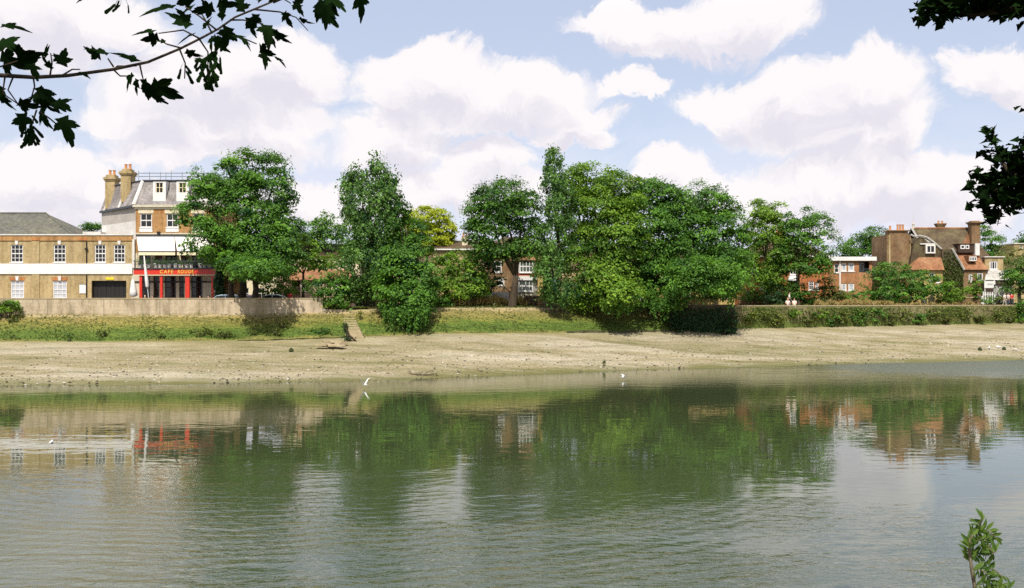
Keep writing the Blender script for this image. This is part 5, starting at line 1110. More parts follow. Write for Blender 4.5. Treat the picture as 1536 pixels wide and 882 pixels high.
# dark gable wall and catslide roof of the right wing
rp = (X(1426, -1), Z(372, -1)); re = (X(1482, -1), Z(405, -1)); le = (X(1412.5, -1), Z(392, -1))
mb = MB(); prof = [(le[0], 0), (X(1445, -1), 0), (X(1445, -1), Z(404, -1)), (X(1429, -1), Z(373.5, -1)), (X(1413, -1), Z(373.5, -1))]
mb.solid([(x, -1, z) for x, z in prof], [(x, 5, z) for x, z in prof]); mb.build('dark_gable_wall', M['dark_brick'], Hs.root)
rg_ = np.random.default_rng(44); n_ = 1500; q_ = rg_.beta(1.1, 1.6, n_); xx = rg_.uniform(X(1413, -1), X(1444, -1), n_); zz_ = q_ * Z(376, -1)
kp = zz_ < Z(376, -1) - np.maximum(0, xx - X(1429, -1)) * 1.9; C_ = np.stack([xx[kp], -1.06 - rg_.uniform(0, .2, kp.sum()), zz_[kp]], axis=1)
fast_mesh('wall_creeper', leaf_quads(C_, unit(rg_.normal(size=C_.shape) * .5 + np.array([0, -1, .3])), .26, .2, rg_), 4, LEAF['weed'], Hs.root, np.clip(rg_.normal(.3, .2, len(C_)), 0, 1))['kind'] = 'stuff'
rw = poly('catslide_roof', 'orange_tile', Hs.root, [[(X(1446, -1.2), -1.3, Z(404.5, -1.2)), (X(1482, -1.2), -1.3, Z(404.5, -1.2)), (X(1459, 2.4), 2.4, Z(373, 2.4)), (X(1428.5, 2.4), 2.4, Z(373, 2.4))], [(X(1482, -1.2), -1.3, Z(404.5, -1.2)), (X(1484, 6), 6, Z(404.5, 6)), (X(1459, 2.4), 2.4, Z(373, 2.4))]])
mb = MB(); mb.tube([(X(1428, -1.1), -1.1, Z(372.5, -1.1)), (X(1437, -1.2), -1.2, Z(388, -1.2)), (X(1446.5, -1.3), -1.3, Z(405, -1.3))], .15, 5); mb.build('verge', M['pale_tile'], rw)
wo = [Hs.rect(1453.2, 1458.8, 411, 422.5, -1), Hs.rect(1466, 1474.5, 409.5, 420, -1)]
mb = MB(); wall_grid(mb, X(1445, -1) + .01, X(1480, -1), 0, Z(404.8, -1), -.99, wo, .2); rear(mb, X(1445, -1) + .01, X(1480, -1), -.99, 5, 0, Z(404.8, -1)); mb.build('wing_wall', M['old_brick'], Hs.root)
for r in wo: window(Hs.root, r, -1, 2, 1, fw=.14)
r = Hs.rect(1453.5, 1464, 385, 391.5, -.6); mb = MB(); mb.box(r[0] - .1, r[1] + .1, -.7, 1.2, r[2] - .1, r[3] + .15); dm = mb.build('dormer', M['orange_tile'], rw)
window(dm, r, -.85, 3, 1, fw=.1, bw=.12, rec=.1, sill=False)
# chimneys and the little turret of dormers at the right gable
c3 = MB(); c3.box(X(1457.5, 4), X(1470, 4), 4, 5.3, Z(374, 4), Z(336, 4)); c3.box(X(1456.3, 4), X(1471.2, 4), 3.85, 5.45, Z(335.9, 4), Z(334.3, 4)); c3.box(X(1455.2, 4), X(1472.4, 4), 3.7, 5.6, Z(334.2, 4), Z(332.6, 4)); c3 = c3.build('chimney', M['old_brick'], Hs.root)
mb = MB(); mb.box(X(1458, 4), X(1469.5, 4), 4.0, 5.2, Z(332.5, 4), Z(331.2, 4)); mb.build('chimney_cap', M['orange_tile'], c3)
chimney(main, X(1410.5, 7), 7.0, 1.1, .8, Z(347, 7), Z(339.5, 7), 'old_brick', 2, ph=.3)
r = Hs.rect(1439, 1467, 366, 373.5, 1.0); mb = MB(); mb.box(X(1437, 1), X(1461, 1), .9, 3.5, Z(379, 1), Z(366.3, 1)); ga = mb.build('attic_bay', M['dark_wood'], Hs.root)
for a, b in [(1440, 1446.5), (1447.5, 1453)]: window(ga, Hs.rect(a, b, 367.5, 373.5, 1), .8, 1, 1, fw=.12, rec=.06, sill=False)
block('attic_bay_roof', 'brown_tile', ga, X(1436, 1), X(1463, 1), .75, 3.4, Z(366.2, 1), Z(365.2, 1))
mb = MB(); mb.box(X(1463, .5), X(1469.5, .5), .5, 2.4, Z(383, .5), Z(365, .5)); mb.build('white_turret', M['white_dirty'], Hs.root)
poly('side_roof', 'brown_tile', Hs.root, [[(X(1470, .5), .5, Z(392, .5)), (X(1487, .5), .5, Z(386, .5)), (X(1471, 3), 3, Z(369, 3)), (X(1466, 3), 3, Z(372, 3))]])
# right extension: flat brick bay, shingled lean-to
x0, x1 = X(1477.5, .2), X(1505, .2); r = Hs.rect(1484.5, 1496.5, 391.5, 404.5, .2)
mb = MB(); wall_grid(mb, x0, x1, 0, Z(386, .2), .2, [r], .2); rear(mb, x0, x1, .2, 6, 0, Z(386, .2)); ex = mb.build('extension_wall', M['stock'], Hs.root)
window(Hs.root, r, .2, 3, 1, fw=.16, bw=.1); block('extension_coping', 'white_dirty', Hs.root, x0 - .15, x1 + .15, .0, 6.1, Z(385.9, .2), Z(384.6, .2))
poly('lean_to_roof', 'pale_tile', Hs.root, [[(X(1477, -2.5), -2.5, Z(420, -2.5)), (X(1516, -2.5), -2.5, Z(420, -2.5)), (X(1513, .1), .1, Z(405.6, .1)), (X(1480, .1), .1, Z(405.6, .1))], [(X(1516, -2.5), -2.5, Z(420, -2.5)), (X(1516, .1), .1, Z(420, .1)), (X(1513, .1), .1, Z(405.6, .1))]])
mb = MB(); wall_grid(mb, X(1478, -2.3), X(1514, -2.3), 0, Z(420.4, -2.3), -2.3, [], .2); rear(mb, X(1478, -2.3), X(1514, -2.3), -2.3, .15, 0, Z(420.4, -2.3), top=False); mb.build('lean_to_wall', M['dark_wood'], Hs.root)
Ih = Site('brick_building', 1528, 190.0, 'brick building peeping over the pale feathery tree at the right edge', 'building')
mb = MB(); r = Ih.rect(1530, 1534, 368.5, 373); wall_grid(mb, Ih.x(1521), Ih.x(1580), 0, Ih.z(366), 0, [r], .2); rear(mb, Ih.x(1521), Ih.x(1580), 0, 9, 0, Ih.z(366)); mb.build('wall', M['stock'], Ih.root); window(Ih.root, r, 0, 1, 2)
block('coping', 'white_dirty', Ih.root, Ih.x(1520), Ih.x(1581), -.2, 9.2, Ih.z(365.9), Ih.z(364.6))
# far terrace that closes the view behind the trees
for nm, p0, p1, D, yt, mt, lb in [('terrace_house', 330, 430, 150, 408, 'cream', 'pale terrace house far behind the parked cars'), ('terrace_house', 540, 660, 150, 402, 'pink', 'pale house hidden behind the poplar'), ('terrace_house', 830, 960, 148, 405, 'stock', 'brick house hidden deep behind the wood'), ('terrace_house', 985, 1105, 152, 408, 'yellow_brick', 'yellow brick house glimpsed behind the bare trunk')]:
    S = Site(nm, (p0 + p1) / 2, D, lb, 'house', group='houses behind the trees'); a, b = S.x(p0), S.x(p1); ze = S.z(yt)
    wo = [(lerp(a, b, t) - .5, lerp(a, b, t) + .5, z_, z_ + 1.5) for t in (.15, .38, .62, .85) for z_ in (1.0, ) if z_ + 1.6 < ze]
    mb = MB(); wall_grid(mb, a, b, 0, ze, 0, wo, .2); rear(mb, a, b, 0, 8, 0, ze); mb.build('wall', M[mt], S.root)
    for r in wo: window(S.root, r, 0)
    zr = ze + 2.6; mb = MB(); mb.face([(a - .3, -.3, ze), (b + .3, -.3, ze), (b + .3, 4, zr), (a - .3, 4, zr)]); mb.face([(b + .3, 8.3, ze), (a - .3, 8.3, ze), (a - .3, 4, zr), (b + .3, 4, zr)]); mb.face([(a, 0, ze), (a, 4, zr), (a, 8, ze)]); mb.face([(b, 0, ze), (b, 8, ze), (b, 4, zr)]); mb.build('roof', M['brown_tile'], S.root)
# ================================================================== river walls
def wall_mat(name, base, dark, moss, lo, hi):
    m, nt, out = _nt(name)
    b = nt.nodes.new('ShaderNodeBsdfPrincipled'); b.inputs['Roughness'].default_value = 0.95; b.inputs['Specular IOR Level'].default_value = 0.15
    t = nt.nodes.new('ShaderNodeTexCoord'); sep = nt.nodes.new('ShaderNodeSeparateXYZ'); nt.links.new(t.outputs['Object'], sep.inputs[0])
    mp = nt.nodes.new('ShaderNodeMapping'); nt.links.new(t.outputs['Object'], mp.inputs[0]); mp.inputs['Scale'].default_value = (1, 1, 0.35)
    n = _noise(nt, mp.outputs[0], 0.5, 7, 0.65); f = _noise(nt, t.outputs['Object'], 3.2, 6, 0.7)
    c = _ramp(nt, _math(nt, 'MULTIPLY_ADD', f, 0.4, _math(nt, 'MULTIPLY', n, 0.6)), [(0.38, dark), (0.5, base), (0.62, tuple(x * 1.15 for x in base))])
    g = nt.nodes.new('ShaderNodeMapRange'); g.inputs[1].default_value = hi; g.inputs[2].default_value = lo
    nt.links.new(_math(nt, 'MULTIPLY_ADD', _math(nt, 'SUBTRACT', n, 0.5), 1.6, sep.outputs[2]), g.inputs[0])
    c = _mixc(nt, g.outputs[0], c, moss)
    # horizontal shutter marks left by casting
    wv = nt.nodes.new('ShaderNodeTexWave'); wv.bands_direction = 'Z'; wv.inputs['Scale'].default_value = 0.9; wv.inputs['Distortion'].default_value = 0.6; nt.links.new(t.outputs['Object'], wv.inputs['Vector'])
    c = _mixc(nt, 0.14, c, _ramp(nt, wv.outputs[1], [(0.0, (0.6, 0.6, 0.6)), (0.25, (1, 1, 1))]), 'MULTIPLY')
    sm = nt.nodes.new('ShaderNodeMapping'); nt.links.new(t.outputs['Object'], sm.inputs[0]); sm.inputs['Scale'].default_value = (1.3, 1.3, 0.22)
    c = _mixc(nt, 0.7, c, _ramp(nt, _noise(nt, sm.outputs[0], 1.0, 7, 0.7), [(0.37, (0.5, 0.49, 0.44)), (0.52, (1, 1, 1)), (0.66, (1.2, 1.19, 1.17))]), 'MULTIPLY')
    # casting joints every few metres
    jx = _math(nt, 'ABSOLUTE', _math(nt, 'SUBTRACT', _math(nt, 'FRACT', _math(nt, 'DIVIDE', sep.outputs[0], 5.4)), 0.5)); jl = nt.nodes.new('ShaderNodeMapRange'); jl.inputs[1].default_value = 0.012; jl.inputs[2].default_value = 0.004; nt.links.new(jx, jl.inputs[0])
    c = _mixc(nt, _math(nt, 'MULTIPLY', jl.outputs[0], 0.6), c, tuple(x * 0.4 for x in base))
    nt.links.new(c, b.inputs['Base Color']); nt.links.new(_bump(nt, f, 0.8, 0.04), b.inputs['Normal'])
    nt.links.new(b.outputs[0], out.inputs[0]); return m
M['concrete'] = wall_mat('weathered_concrete', (0.45, 0.37, 0.265), (0.31, 0.25, 0.155), (0.24, 0.21, 0.08), 4.55, 5.05)
M['ivy_wall'] = wall_mat('mossy_river_wall', (0.215, 0.185, 0.095), (0.125, 0.125, 0.05), (0.125, 0.165, 0.038), 3.3, 4.4)
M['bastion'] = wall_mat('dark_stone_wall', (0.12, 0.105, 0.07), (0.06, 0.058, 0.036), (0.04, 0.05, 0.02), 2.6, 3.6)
M['step_stone'] = mat('step_stone', (0.36, 0.29, 0.18), (0.25, 0.21, 0.11), (0.44, 0.36, 0.25), scale=2.5, rough=0.95)

def ribbon_wall(name, pxs, front, thick, z0f, z1f, material, label, cat='wall', coping=None, cop_name='coping'):
    """wall that follows the bank line; world coordinates"""
    mb = MB()
    def prism(fa, fb, za0, zb0, za1, zb1, pa, pb, ta, tb):
        A0 = (XW(pa, fa), fa); B0 = (XW(pb, fb), fb); A1 = (A0[0], fa + ta); B1 = (B0[0], fb + tb)
        return A0, B0, A1, B1
    n = len(pxs)
    for i in range(n):
        p = pxs[i]; f = front(p); x = XW(p, f)
        mb.v += [(x, f, z0f(p)), (x, f, z1f(p)), (x, f + thick, z1f(p)), (x, f + thick, z0f(p))]
    for i in range(n - 1):
        a = i * 4
        for j in range(3): mb.f.append((a + j, a + 4 + j, a + 5 + j, a + 1 + j)); mb.m.append(0)
    mb.f.append((3, 2, 1, 0)); mb.m.append(0); e = (n - 1) * 4; mb.f.append((e, e + 1, e + 2, e + 3)); mb.m.append(0)
    o = mb.build(name, material); tag(o, label, cat)
    if coping:
        c = MB(); h, ex = coping
        for i in range(n):
            p = pxs[i]; f = front(p) - ex; x = XW(p, f); z = z1f(p) + 0.003
            c.v += [(x, f, z), (x, f, z + h), (x, f + thick + 2 * ex, z + h), (x, f + thick + 2 * ex, z)]
        for i in range(n - 1):
            a = i * 4
            for j in range(4): c.f.append((a + j, a + 4 + j, a + 4 + (j + 1) % 4, a + (j + 1) % 4)); c.m.append(0)
        c.f.append((3, 2, 1, 0)); c.m.append(0); e = (n - 1) * 4; c.f.append((e, e + 1, e + 2, e + 3)); c.m.append(0)
        c.build(cop_name, M['step_stone'], o)
    return o
ribbon_wall('concrete_wall', list(range(-600, 484, 12)) + [484], lambda p: D_top(p) - 0.05, 0.42, lambda p: z_top(p) - 0.8, lambda p: ZW(448.4, D_top(p)), M['concrete'],
            'long grey concrete river wall with its straight top in front of the café', coping=(0.1, 0.04))
ribbon_wall('low_concrete_wall', [484.6, 490, 500, 510, 519], lambda p: D_top(p) - 0.05, 0.42, lambda p: z_top(p) - 0.8, lambda p: ZW(464.2, D_top(p)), M['concrete'], 'low step of concrete wall between the long wall and the stone steps')
ribbon_wall('bank_edging', list(range(552, 1010, 12)), lambda p: D_top(p) + 0.1, 0.5, lambda p: z_top(p) - 0.4, lambda p: z_top(p) + 0.17, M['step_stone'], 'pale stone edging along the top of the grassy bank', 'kerb')
Dw = lambda p: D_foot(p) - 0.05
iw = ribbon_wall('ivy_wall', [1098] + list(range(1105, 1700, 15)), Dw, 0.5, lambda p: z_foot(p) - 0.6, lambda p: ZW(top_y(p) + 0.6, D_foot(p)), M['ivy_wall'], 'long mossy ivy-grown river wall along the right half of the far bank', coping=(0.12, 0.05))
# leaves that cover the face of that wall
rng = np.random.default_rng(77); n = 11000
p = rng.uniform(1105, 1560, n); dens_ = np.sin(p * 0.05 + 1.3 * np.sin(p * 0.017)) * 0.5 + 0.5
u = rng.beta(1.5, 1.0, n); keep = rng.random(n) < 0.1 + 0.9 * dens_ ** 2; p, u = p[keep], u[keep]
d = np.array([Dw(q) for q in p]) - rng.uniform(0.03, 0.28, len(p)); z0 = np.array([z_foot(q) for q in p]); z1 = np.array([ZW(top_y(q) + 0.8, D_foot(q)) for q in p])
C = np.stack([(p - CX) / F * d, d, z0 + 0.25 + (z1 - z0 - 0.3) * u], axis=1)
fo = fast_mesh('ivy', leaf_quads(C, unit(rng.normal(size=C.shape) * .45 + np.array([0, -1, .35])), 0.19, 0.14, rng), 4, LEAF['ivy'], iw, np.clip(rng.normal(.45, .25, len(C)), 0, 1)); fo['kind'] = 'stuff'
# shaded bastion
def bast():
    pa, pb = 1003, 1103.5; fa, fb = 116.4, 116.8
    xa, xb = XW(pa, fa), XW(pb, fb); zt = ZW(460, fa); mb = MB()
    mb.solid([(xa, fa, 1.6), (xb, fb, 1.6), (xb + .25, 121.5, 1.6), (xa - .3, 121.0, 1.6)], [(xa + .3, fa + .25, zt), (xb - .05, fb + .25, zt), (xb + .1, 121.5, zt), (xa, 121.0, zt)])
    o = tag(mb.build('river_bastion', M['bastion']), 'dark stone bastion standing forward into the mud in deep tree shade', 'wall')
    c = MB(); c.solid([(xa + .1, fa + .05, zt + .003), (xb + .1, fb + .05, zt + .003), (xb + .25, 121.5, zt + .003), (xa - .2, 121.0, zt + .003)], [(xa + .1, fa + .05, zt + .2), (xb + .1, fb + .05, zt + .2), (xb + .25, 121.5, zt + .2), (xa - .2, 121.0, zt + .2)]); c.build('coping', M['bastion'], o)
    r = np.random.default_rng(9); n = 2600; u = r.random(n); v = r.beta(1.0, 1.4, n)
    C = np.stack([xa + (xb - xa) * u, fa - r.uniform(0.02, .35, n) + .3 * v, 1.9 + (zt - 2.0) * v], axis=1)
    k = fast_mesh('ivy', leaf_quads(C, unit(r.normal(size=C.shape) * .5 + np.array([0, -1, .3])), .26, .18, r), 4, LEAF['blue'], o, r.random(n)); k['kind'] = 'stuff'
bast()
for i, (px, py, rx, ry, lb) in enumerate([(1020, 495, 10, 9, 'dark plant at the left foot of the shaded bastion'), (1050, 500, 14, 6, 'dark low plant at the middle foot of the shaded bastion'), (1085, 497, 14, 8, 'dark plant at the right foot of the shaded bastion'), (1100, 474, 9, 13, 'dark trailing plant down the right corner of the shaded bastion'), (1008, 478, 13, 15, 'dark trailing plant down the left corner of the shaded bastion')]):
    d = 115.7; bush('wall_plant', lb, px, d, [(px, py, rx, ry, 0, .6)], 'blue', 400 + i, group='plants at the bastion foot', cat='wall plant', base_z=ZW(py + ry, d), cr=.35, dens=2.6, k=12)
# stone ledge at the foot of the bank
ribbon_wall('stone_ledge', list(range(850, 1006, 8)), lambda p: D_foot(p) - 0.25 + .12 * math.sin(p * .3), 0.5, lambda p: z_foot(p) - .5, lambda p: z_foot(p) + 0.16 + .05 * math.sin(p * .7), M['bastion'], 'low dark stone ledge at the foot of the grass bank left of the bastion', 'kerb')
ribbon_wall('stone_ledge', list(range(356, 520, 8)), lambda p: D_foot(p) - 0.35 + .12 * math.sin(p * .3), 0.5, lambda p: z_foot(p) - .5, lambda p: z_foot(p) + (0.04 + .04 * math.sin(p * .6)) * min(1, (p - 350) / 40), M['bastion'], 'low dark stone ledge running from the weed thicket to the mooring post', 'kerb')
# stone steps down the bank
def steps():
    n = 12; mb = MB(); x0, y0, z0 = W(546, 508, 103.6); x1, y1, z1 = W(533, 467, 109.6); w = 1.25
    for i in range(n):
        t0, t1 = i / n, (i + 1) / n; y = lerp(y0, y1, t0); yb_ = lerp(y0, y1, t1) + 0.35; z = lerp(z0, z1, t1); x = lerp(x0, x1, t0)
        ww = lerp(1.75, .95, t0); mb.box(x - ww / 2 - 0.9, x + ww / 2 - .9, y, yb_, z - 0.8, z)
    return tag(mb.build('stone_steps', M['step_stone']), 'worn stone steps leading down the bank to the mud', 'steps')
steps()
block_ = MB(); x, y, z = W(551, 480, 106.9)
block_.solid([(x - .25, y - 2.2, z - 2.2), (x + .15, y - 2.2, z - 2.2), (x - .1, y + 2.6, z - .6), (x - .5, y + 2.6, z - .6)], [(x - .25, y - 2.2, z - 1.25), (x + .05, y - 2.2, z - 1.25), (x - .2, y + 2.6, z + .45), (x - .5, y + 2.6, z + .45)])
tag(block_.build('step_wall', M['ivy_wall']), 'low mossy side wall sloping down right of the stone steps', 'wall')
bush('weed_clump', 'green weeds growing beside the stone steps', 539, 107.4, [(540, 474, 4, 9, 0, .4), (537, 482, 4, 5, 0, .3)], 'ivy', 95, group='weeds on the river bank', cat='weeds', base_z=ZW(488, 107), cr=.3, dens=4, k=10, ln=.2, wd=.13)
# mooring post with ivy
po = empty('mooring_post', W(523, 508, 102.4), 'leaning dark mooring post wrapped in ivy at the foot of the steps', 'post'); mb = MB()
mb.tube([(0, 0, -.5), (-.1, .05, .5), (-.35, .1, 1.3)], [.2, .17, .15], 8); mb.tube([(.0, 0, .35), (.55, -.1, -.1), (.9, -.2, -.35)], [.1, .09, .06], 6); mb.build('stake', M['dark_wood'], po)
rr = np.random.default_rng(5); t = rr.random((150, 1)); C = np.concatenate([np.array([[-.1, 0, .2]]) + (np.array([[-.38, .1, 1.45]]) - np.array([[-.1, 0, .2]])) * t + rr.normal(size=(150, 3)) * .13, rr.normal(size=(110, 3)) * np.array([.3, .2, .15]) + np.array([-.02, -.1, 0])])
fast_mesh('ivy', leaf_quads(C, unit(rr.normal(size=C.shape)), .2, .14, rr), 4, LEAF['blue'], po, rr.random(len(C)))
# pale stone slabs left of the steps foot
mb = MB(); rr = random.Random(3)
for i in range(12):
    px = rr.uniform(484, 516); py = rr.uniform(512, 520); d = lerp(D_edge(px), D_foot(px), .86 - (py - 512) * .02); x, z = XW(px, d), ZW(py, d)
    Mx = Matrix.Translation((x, d, z + .05)) @ Matrix.Rotation(rr.uniform(-.6, .6), 4, 'Z') @ Matrix.Rotation(rr.uniform(-.15, .15), 4, 'X'); mb.box(-rr.uniform(.3, .7), rr.uniform(.3, .7), -.3, .3, -.06, .06, 0, Mx)
tag(mb.build('rubble', M['step_stone']), 'scatter of pale broken stone by the mooring post', 'rubble', kind='stuff')

# ================================================================== fences and garden walls on the far side
def paling(name, label, p0, p1, D, z0, h, mt, gap=0.12, cat='fence', tops='flat', rails=2, ww=0.09):
    o = empty(name, (XW((p0 + p1) / 2, D), D, z0), label, cat); a, b = XW(p0, D) - o.location.x, XW(p1, D) - o.location.x; mb = MB(); n = max(2, int((b - a) / gap))
    for i in range(n + 1): x = lerp(a, b, i / n); mb.box(x - ww / 2, x + ww / 2, -.015, .015, .03, h * (1 + (.04 * math.sin(i * 2.1) if tops == 'rough' else 0)))
    mb.build('palings', M[mt], o); mb = MB()
    for j in range(rails): z = h * (0.2 + 0.62 * j / max(1, rails - 1)); mb.box(a, b, .017, .06, z, z + .09)
    mb.build('rail', M[mt], o); k = max(2, int((b - a) / 2.2) + 1)
    for i in range(k):
        x = lerp(a, b, i / (k - 1)); q = MB(); q.box(x - .06, x + .06, .062, .18, -.3, h + .08); q.build('post', M[mt], o)
    return o
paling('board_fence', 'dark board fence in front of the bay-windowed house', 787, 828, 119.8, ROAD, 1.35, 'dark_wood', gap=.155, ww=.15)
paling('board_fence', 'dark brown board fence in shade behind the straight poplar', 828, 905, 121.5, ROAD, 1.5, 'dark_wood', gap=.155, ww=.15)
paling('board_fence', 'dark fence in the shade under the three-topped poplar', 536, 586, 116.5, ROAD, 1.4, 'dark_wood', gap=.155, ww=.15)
def garden_wall(label, p0, p1, D, h, mt, cap='step_stone'):
    o = empty('garden_wall', (XW((p0 + p1) / 2, D), D, ROAD), label, 'wall'); a, b = XW(p0, D) - o.location.x, XW(p1, D) - o.location.x
    block('brickwork', mt, o, a, b, 0, .3, -.2, h); block('coping', cap, o, a - .05, b + .05, -.05, .35, h + .003, h + .1)
garden_wall('low orange brick wall glimpsed under the spreading tree', 1030, 1078, 126.0, 1.15, 'yellow_brick')
garden_wall('low red-brown garden wall behind the dark hedge', 1108, 1176, 142.5, 1.2, 'old_brick')
garden_wall('low brick garden wall below the red brick house', 1204, 1262, 141.8, .95, 'orange_brick')
garden_wall('low garden wall between the great shrub and the bright green shrub', 1398, 1422, 142.0, .8, 'yellow_brick')
garden_wall('brick garden wall below the two white wing windows', 1436, 1472, 142.6, 1.1, 'old_brick')
bush('hedge', 'long dark hedge in deep shade left of the people on the path', 1140, 140.6, [(1124, 441, 16, 9), (1146, 442, 18, 9), (1168, 444, 12, 8)], 'deep', 401, group=None, cat='hedge', dens=2, ln=.2, wd=.15)
def gatepost(px, D, h, lb):
    o = empty('gatepost', (XW(px, D), D, ROAD), lb, 'gatepost', 'pale gateposts'); mb = MB(); mb.box(-.3, .3, -.3, .3, -.2, h); mb.build('shaft', M['cream'], o)
    mb = MB(); mb.box(-.38, .38, -.38, .38, h + .003, h + .12); mb.lathe(0, 0, [(.1, h + .12), (.2, h + .25), (.22, h + .36), (.14, h + .5), (.02, h + .55)], 10); mb.build('cap', M['white_dirty'], o)
gatepost(1386, 141.5, 1.0, 'pale gatepost at the left, nearest the great shrub mound'); gatepost(1397, 141.5, 1.0, 'pale gatepost at the right, next to the low garden wall')
gt = paling('garden_gate', 'white picket garden gate below the white sign', 1475, 1492, 143.0, ROAD, 1.9, 'white', gap=.3, cat='gate', ww=.14)
paling('picket_fence', 'white picket fence panel left of the garden gate', 1469.5, 1474, 142.8, ROAD, 1.3, 'white', gap=.22, ww=.2)
o = empty('sign_board', (XW(1484.5, 143.6), 143.6, ROAD), 'white sign board on two posts above the garden gate', 'sign'); a, b = XW(1476.5, 143.6) - o.location.x, XW(1493, 143.6) - o.location.x; z0, z1 = ZW(432, 143.6) - ROAD, ZW(421.5, 143.6) - ROAD
block('board', 'white', o, a, b, 0, .06, z0, z1); block('post', 'white_dirty', o, a + .05, a + .17, .063, .17, -.2, z1 + .1); block('post', 'white_dirty', o, b - .17, b - .05, .063, .17, -.2, z1 + .1)
mb = MB(); [mb.box(lerp(a, b, .28) + i * .1, lerp(a, b, .28) + i * .1 + .065, -.012, -.003, lerp(z0, z1, .42), lerp(z0, z1, .42) + .2 + .06 * math.sin(i * 2.3)) for i in range(7)]; mb.build('faded_marking', M['rail_grey'], o)
o = empty('trellis_fence', (XW(1506, 143.4), 143.4, ROAD), 'dark pergola fence with pale uprights at the right end', 'fence'); a, b = XW(1494, 143.4) - o.location.x, XW(1518, 143.4) - o.location.x; h = ZW(426.5, 143.4) - ROAD
mb = MB(); [mb.box(lerp(a, b, i / 13) - .05, lerp(a, b, i / 13) + .05, 0, .05, .4, h - .15) for i in range(14)]; mb.build('uprights', M['white_dirty'], o); block('backing', 'dark_wood', o, a, b, .2, .25, 0, h - .2); block('beam', 'dark_wood', o, a - .2, b + .2, -.05, .3, h - .14, h)
for t in (0.0, .5, 1.0): block('post', 'dark_wood', o, lerp(a, b, t) - .08, lerp(a, b, t) + .08, .06, .19, -.2, h - .142)

# ================================================================== vehicles
def car(label, px, D, paint, heading=0.0, z=ROAD + .012, L=4.1, Wd=1.66, Hh=1.42, roof_white=False):
    o = empty('parked_car', (XW(px, D), D, z), label, 'car', 'cars parked behind the concrete wall', heading)
    pm = mat('car_paint', paint, paint, paint, rough=.25, spec=.6)
    prof = [(-.5, .28), (-.5, .62), (-.485, .72), (-.30, .82), (-.18, .86), (.36, .87), (.47, .80), (.5, .62), (.5, .28)]
    def loft(pr, w0, w1, zmid, nm, mt, par, crown=0.0):
        mb = MB(); k = len(pr); rows = []
        for s, sc in ((-1, .93), (-.82, 1.0), (.82, 1.0), (1, .93)):
            rows.append([(p * L * (.985 if abs(s) == 1 else 1), s * lerp(w0, w1, max(0, min(1, (q - zmid) / .6))) / 2, q * sc + (1 - sc) * .5) for p, q in pr])
        n0 = len(mb.v)
        for r_ in rows: mb.v += r_
        for i in range(3):
            for j in range(k): mb.f.append((n0 + i * k + j, n0 + i * k + (j + 1) % k, n0 + (i + 1) * k + (j + 1) % k, n0 + (i + 1) * k + j)); mb.m.append(0)
        mb.f.append(tuple(n0 + j for j in range(k))); mb.f.append(tuple(n0 + 3 * k + j for j in reversed(range(k)))); mb.m += [0, 0]
        return mb.build(nm, mt, par)
    loft(prof, Wd, Wd, .9, 'body', pm, o)
    cab = [(-.235, .84), (-.10, 1.30), (.02, 1.36), (.24, 1.36), (.36, 1.26), (.45, .84)]
    g = loft(cab, Wd * .93, Wd * .78, .84, 'windows', M['glass'], o)
    rf = [(-.095, 1.318), (.02, Hh - .035), (.24, Hh - .035), (.355, 1.278), (.345, 1.36 if False else 1.30), (.235, Hh), (.02, Hh), (-.085, 1.345)]
    loft(rf, Wd * .8, Wd * .79, 1.3, 'roof', pm, o)
    for s in (-1, 1):
        for pts in ([(-.235, .85), (-.095, 1.33)], [(.45, .85), (.355, 1.29)], [(.10, .86), (.11, 1.37)]):
            mb = MB(); mb.tube([(pts[0][0] * L, s * Wd * .465, pts[0][1]), (pts[1][0] * L, s * Wd * .395, pts[1][1])], .04, 5); mb.build('pillar', pm, o)
        for x in (-.31, .31):
            w = MB(); w.tube([(x * L, s * (Wd / 2 - .18), .3), (x * L, s * (Wd / 2 + .005), .3)], .3, 14); wo_ = w.build('wheel', M['black'], o); h = MB(); h.tube([(x * L, s * (Wd / 2 + .004), .3), (x * L, s * (Wd / 2 + .012), .3)], .18, 12); h.build('hub_cap', M['rail_grey'], wo_)
        for nm, x, mt in (('headlight', -.49, 'white'), ('tail_light', .492, 'cafe_red')): block(nm, mt, o, x * L - .03, x * L + .03, s * .62 - .14, s * .62 + .14, .6, .72)
    for x in (-.505, .505): block('bumper', 'black', o, x * L - .06, x * L + .06, -Wd / 2 + .05, Wd / 2 - .05, .32, .46)
    return o
car('pale blue-grey hatchback parked at the right corner of the café', 333, 110.6, (.30, .40, .46), R(8))
car('white car half hidden behind the leftmost bare trunk', 344, 114.6, (.7, .7, .68), R(90))
car('red car between the two tree trunks', 373, 113.6, (.5, .025, .02), R(84))
car('pale silver-green car with its roof showing above the concrete wall', 404, 110.2, (.50, .56, .52), R(2), L=3.9, Hh=1.45)
car('grey car behind the dry grass strip', 717, 120.6, (.35, .36, .38), R(3))
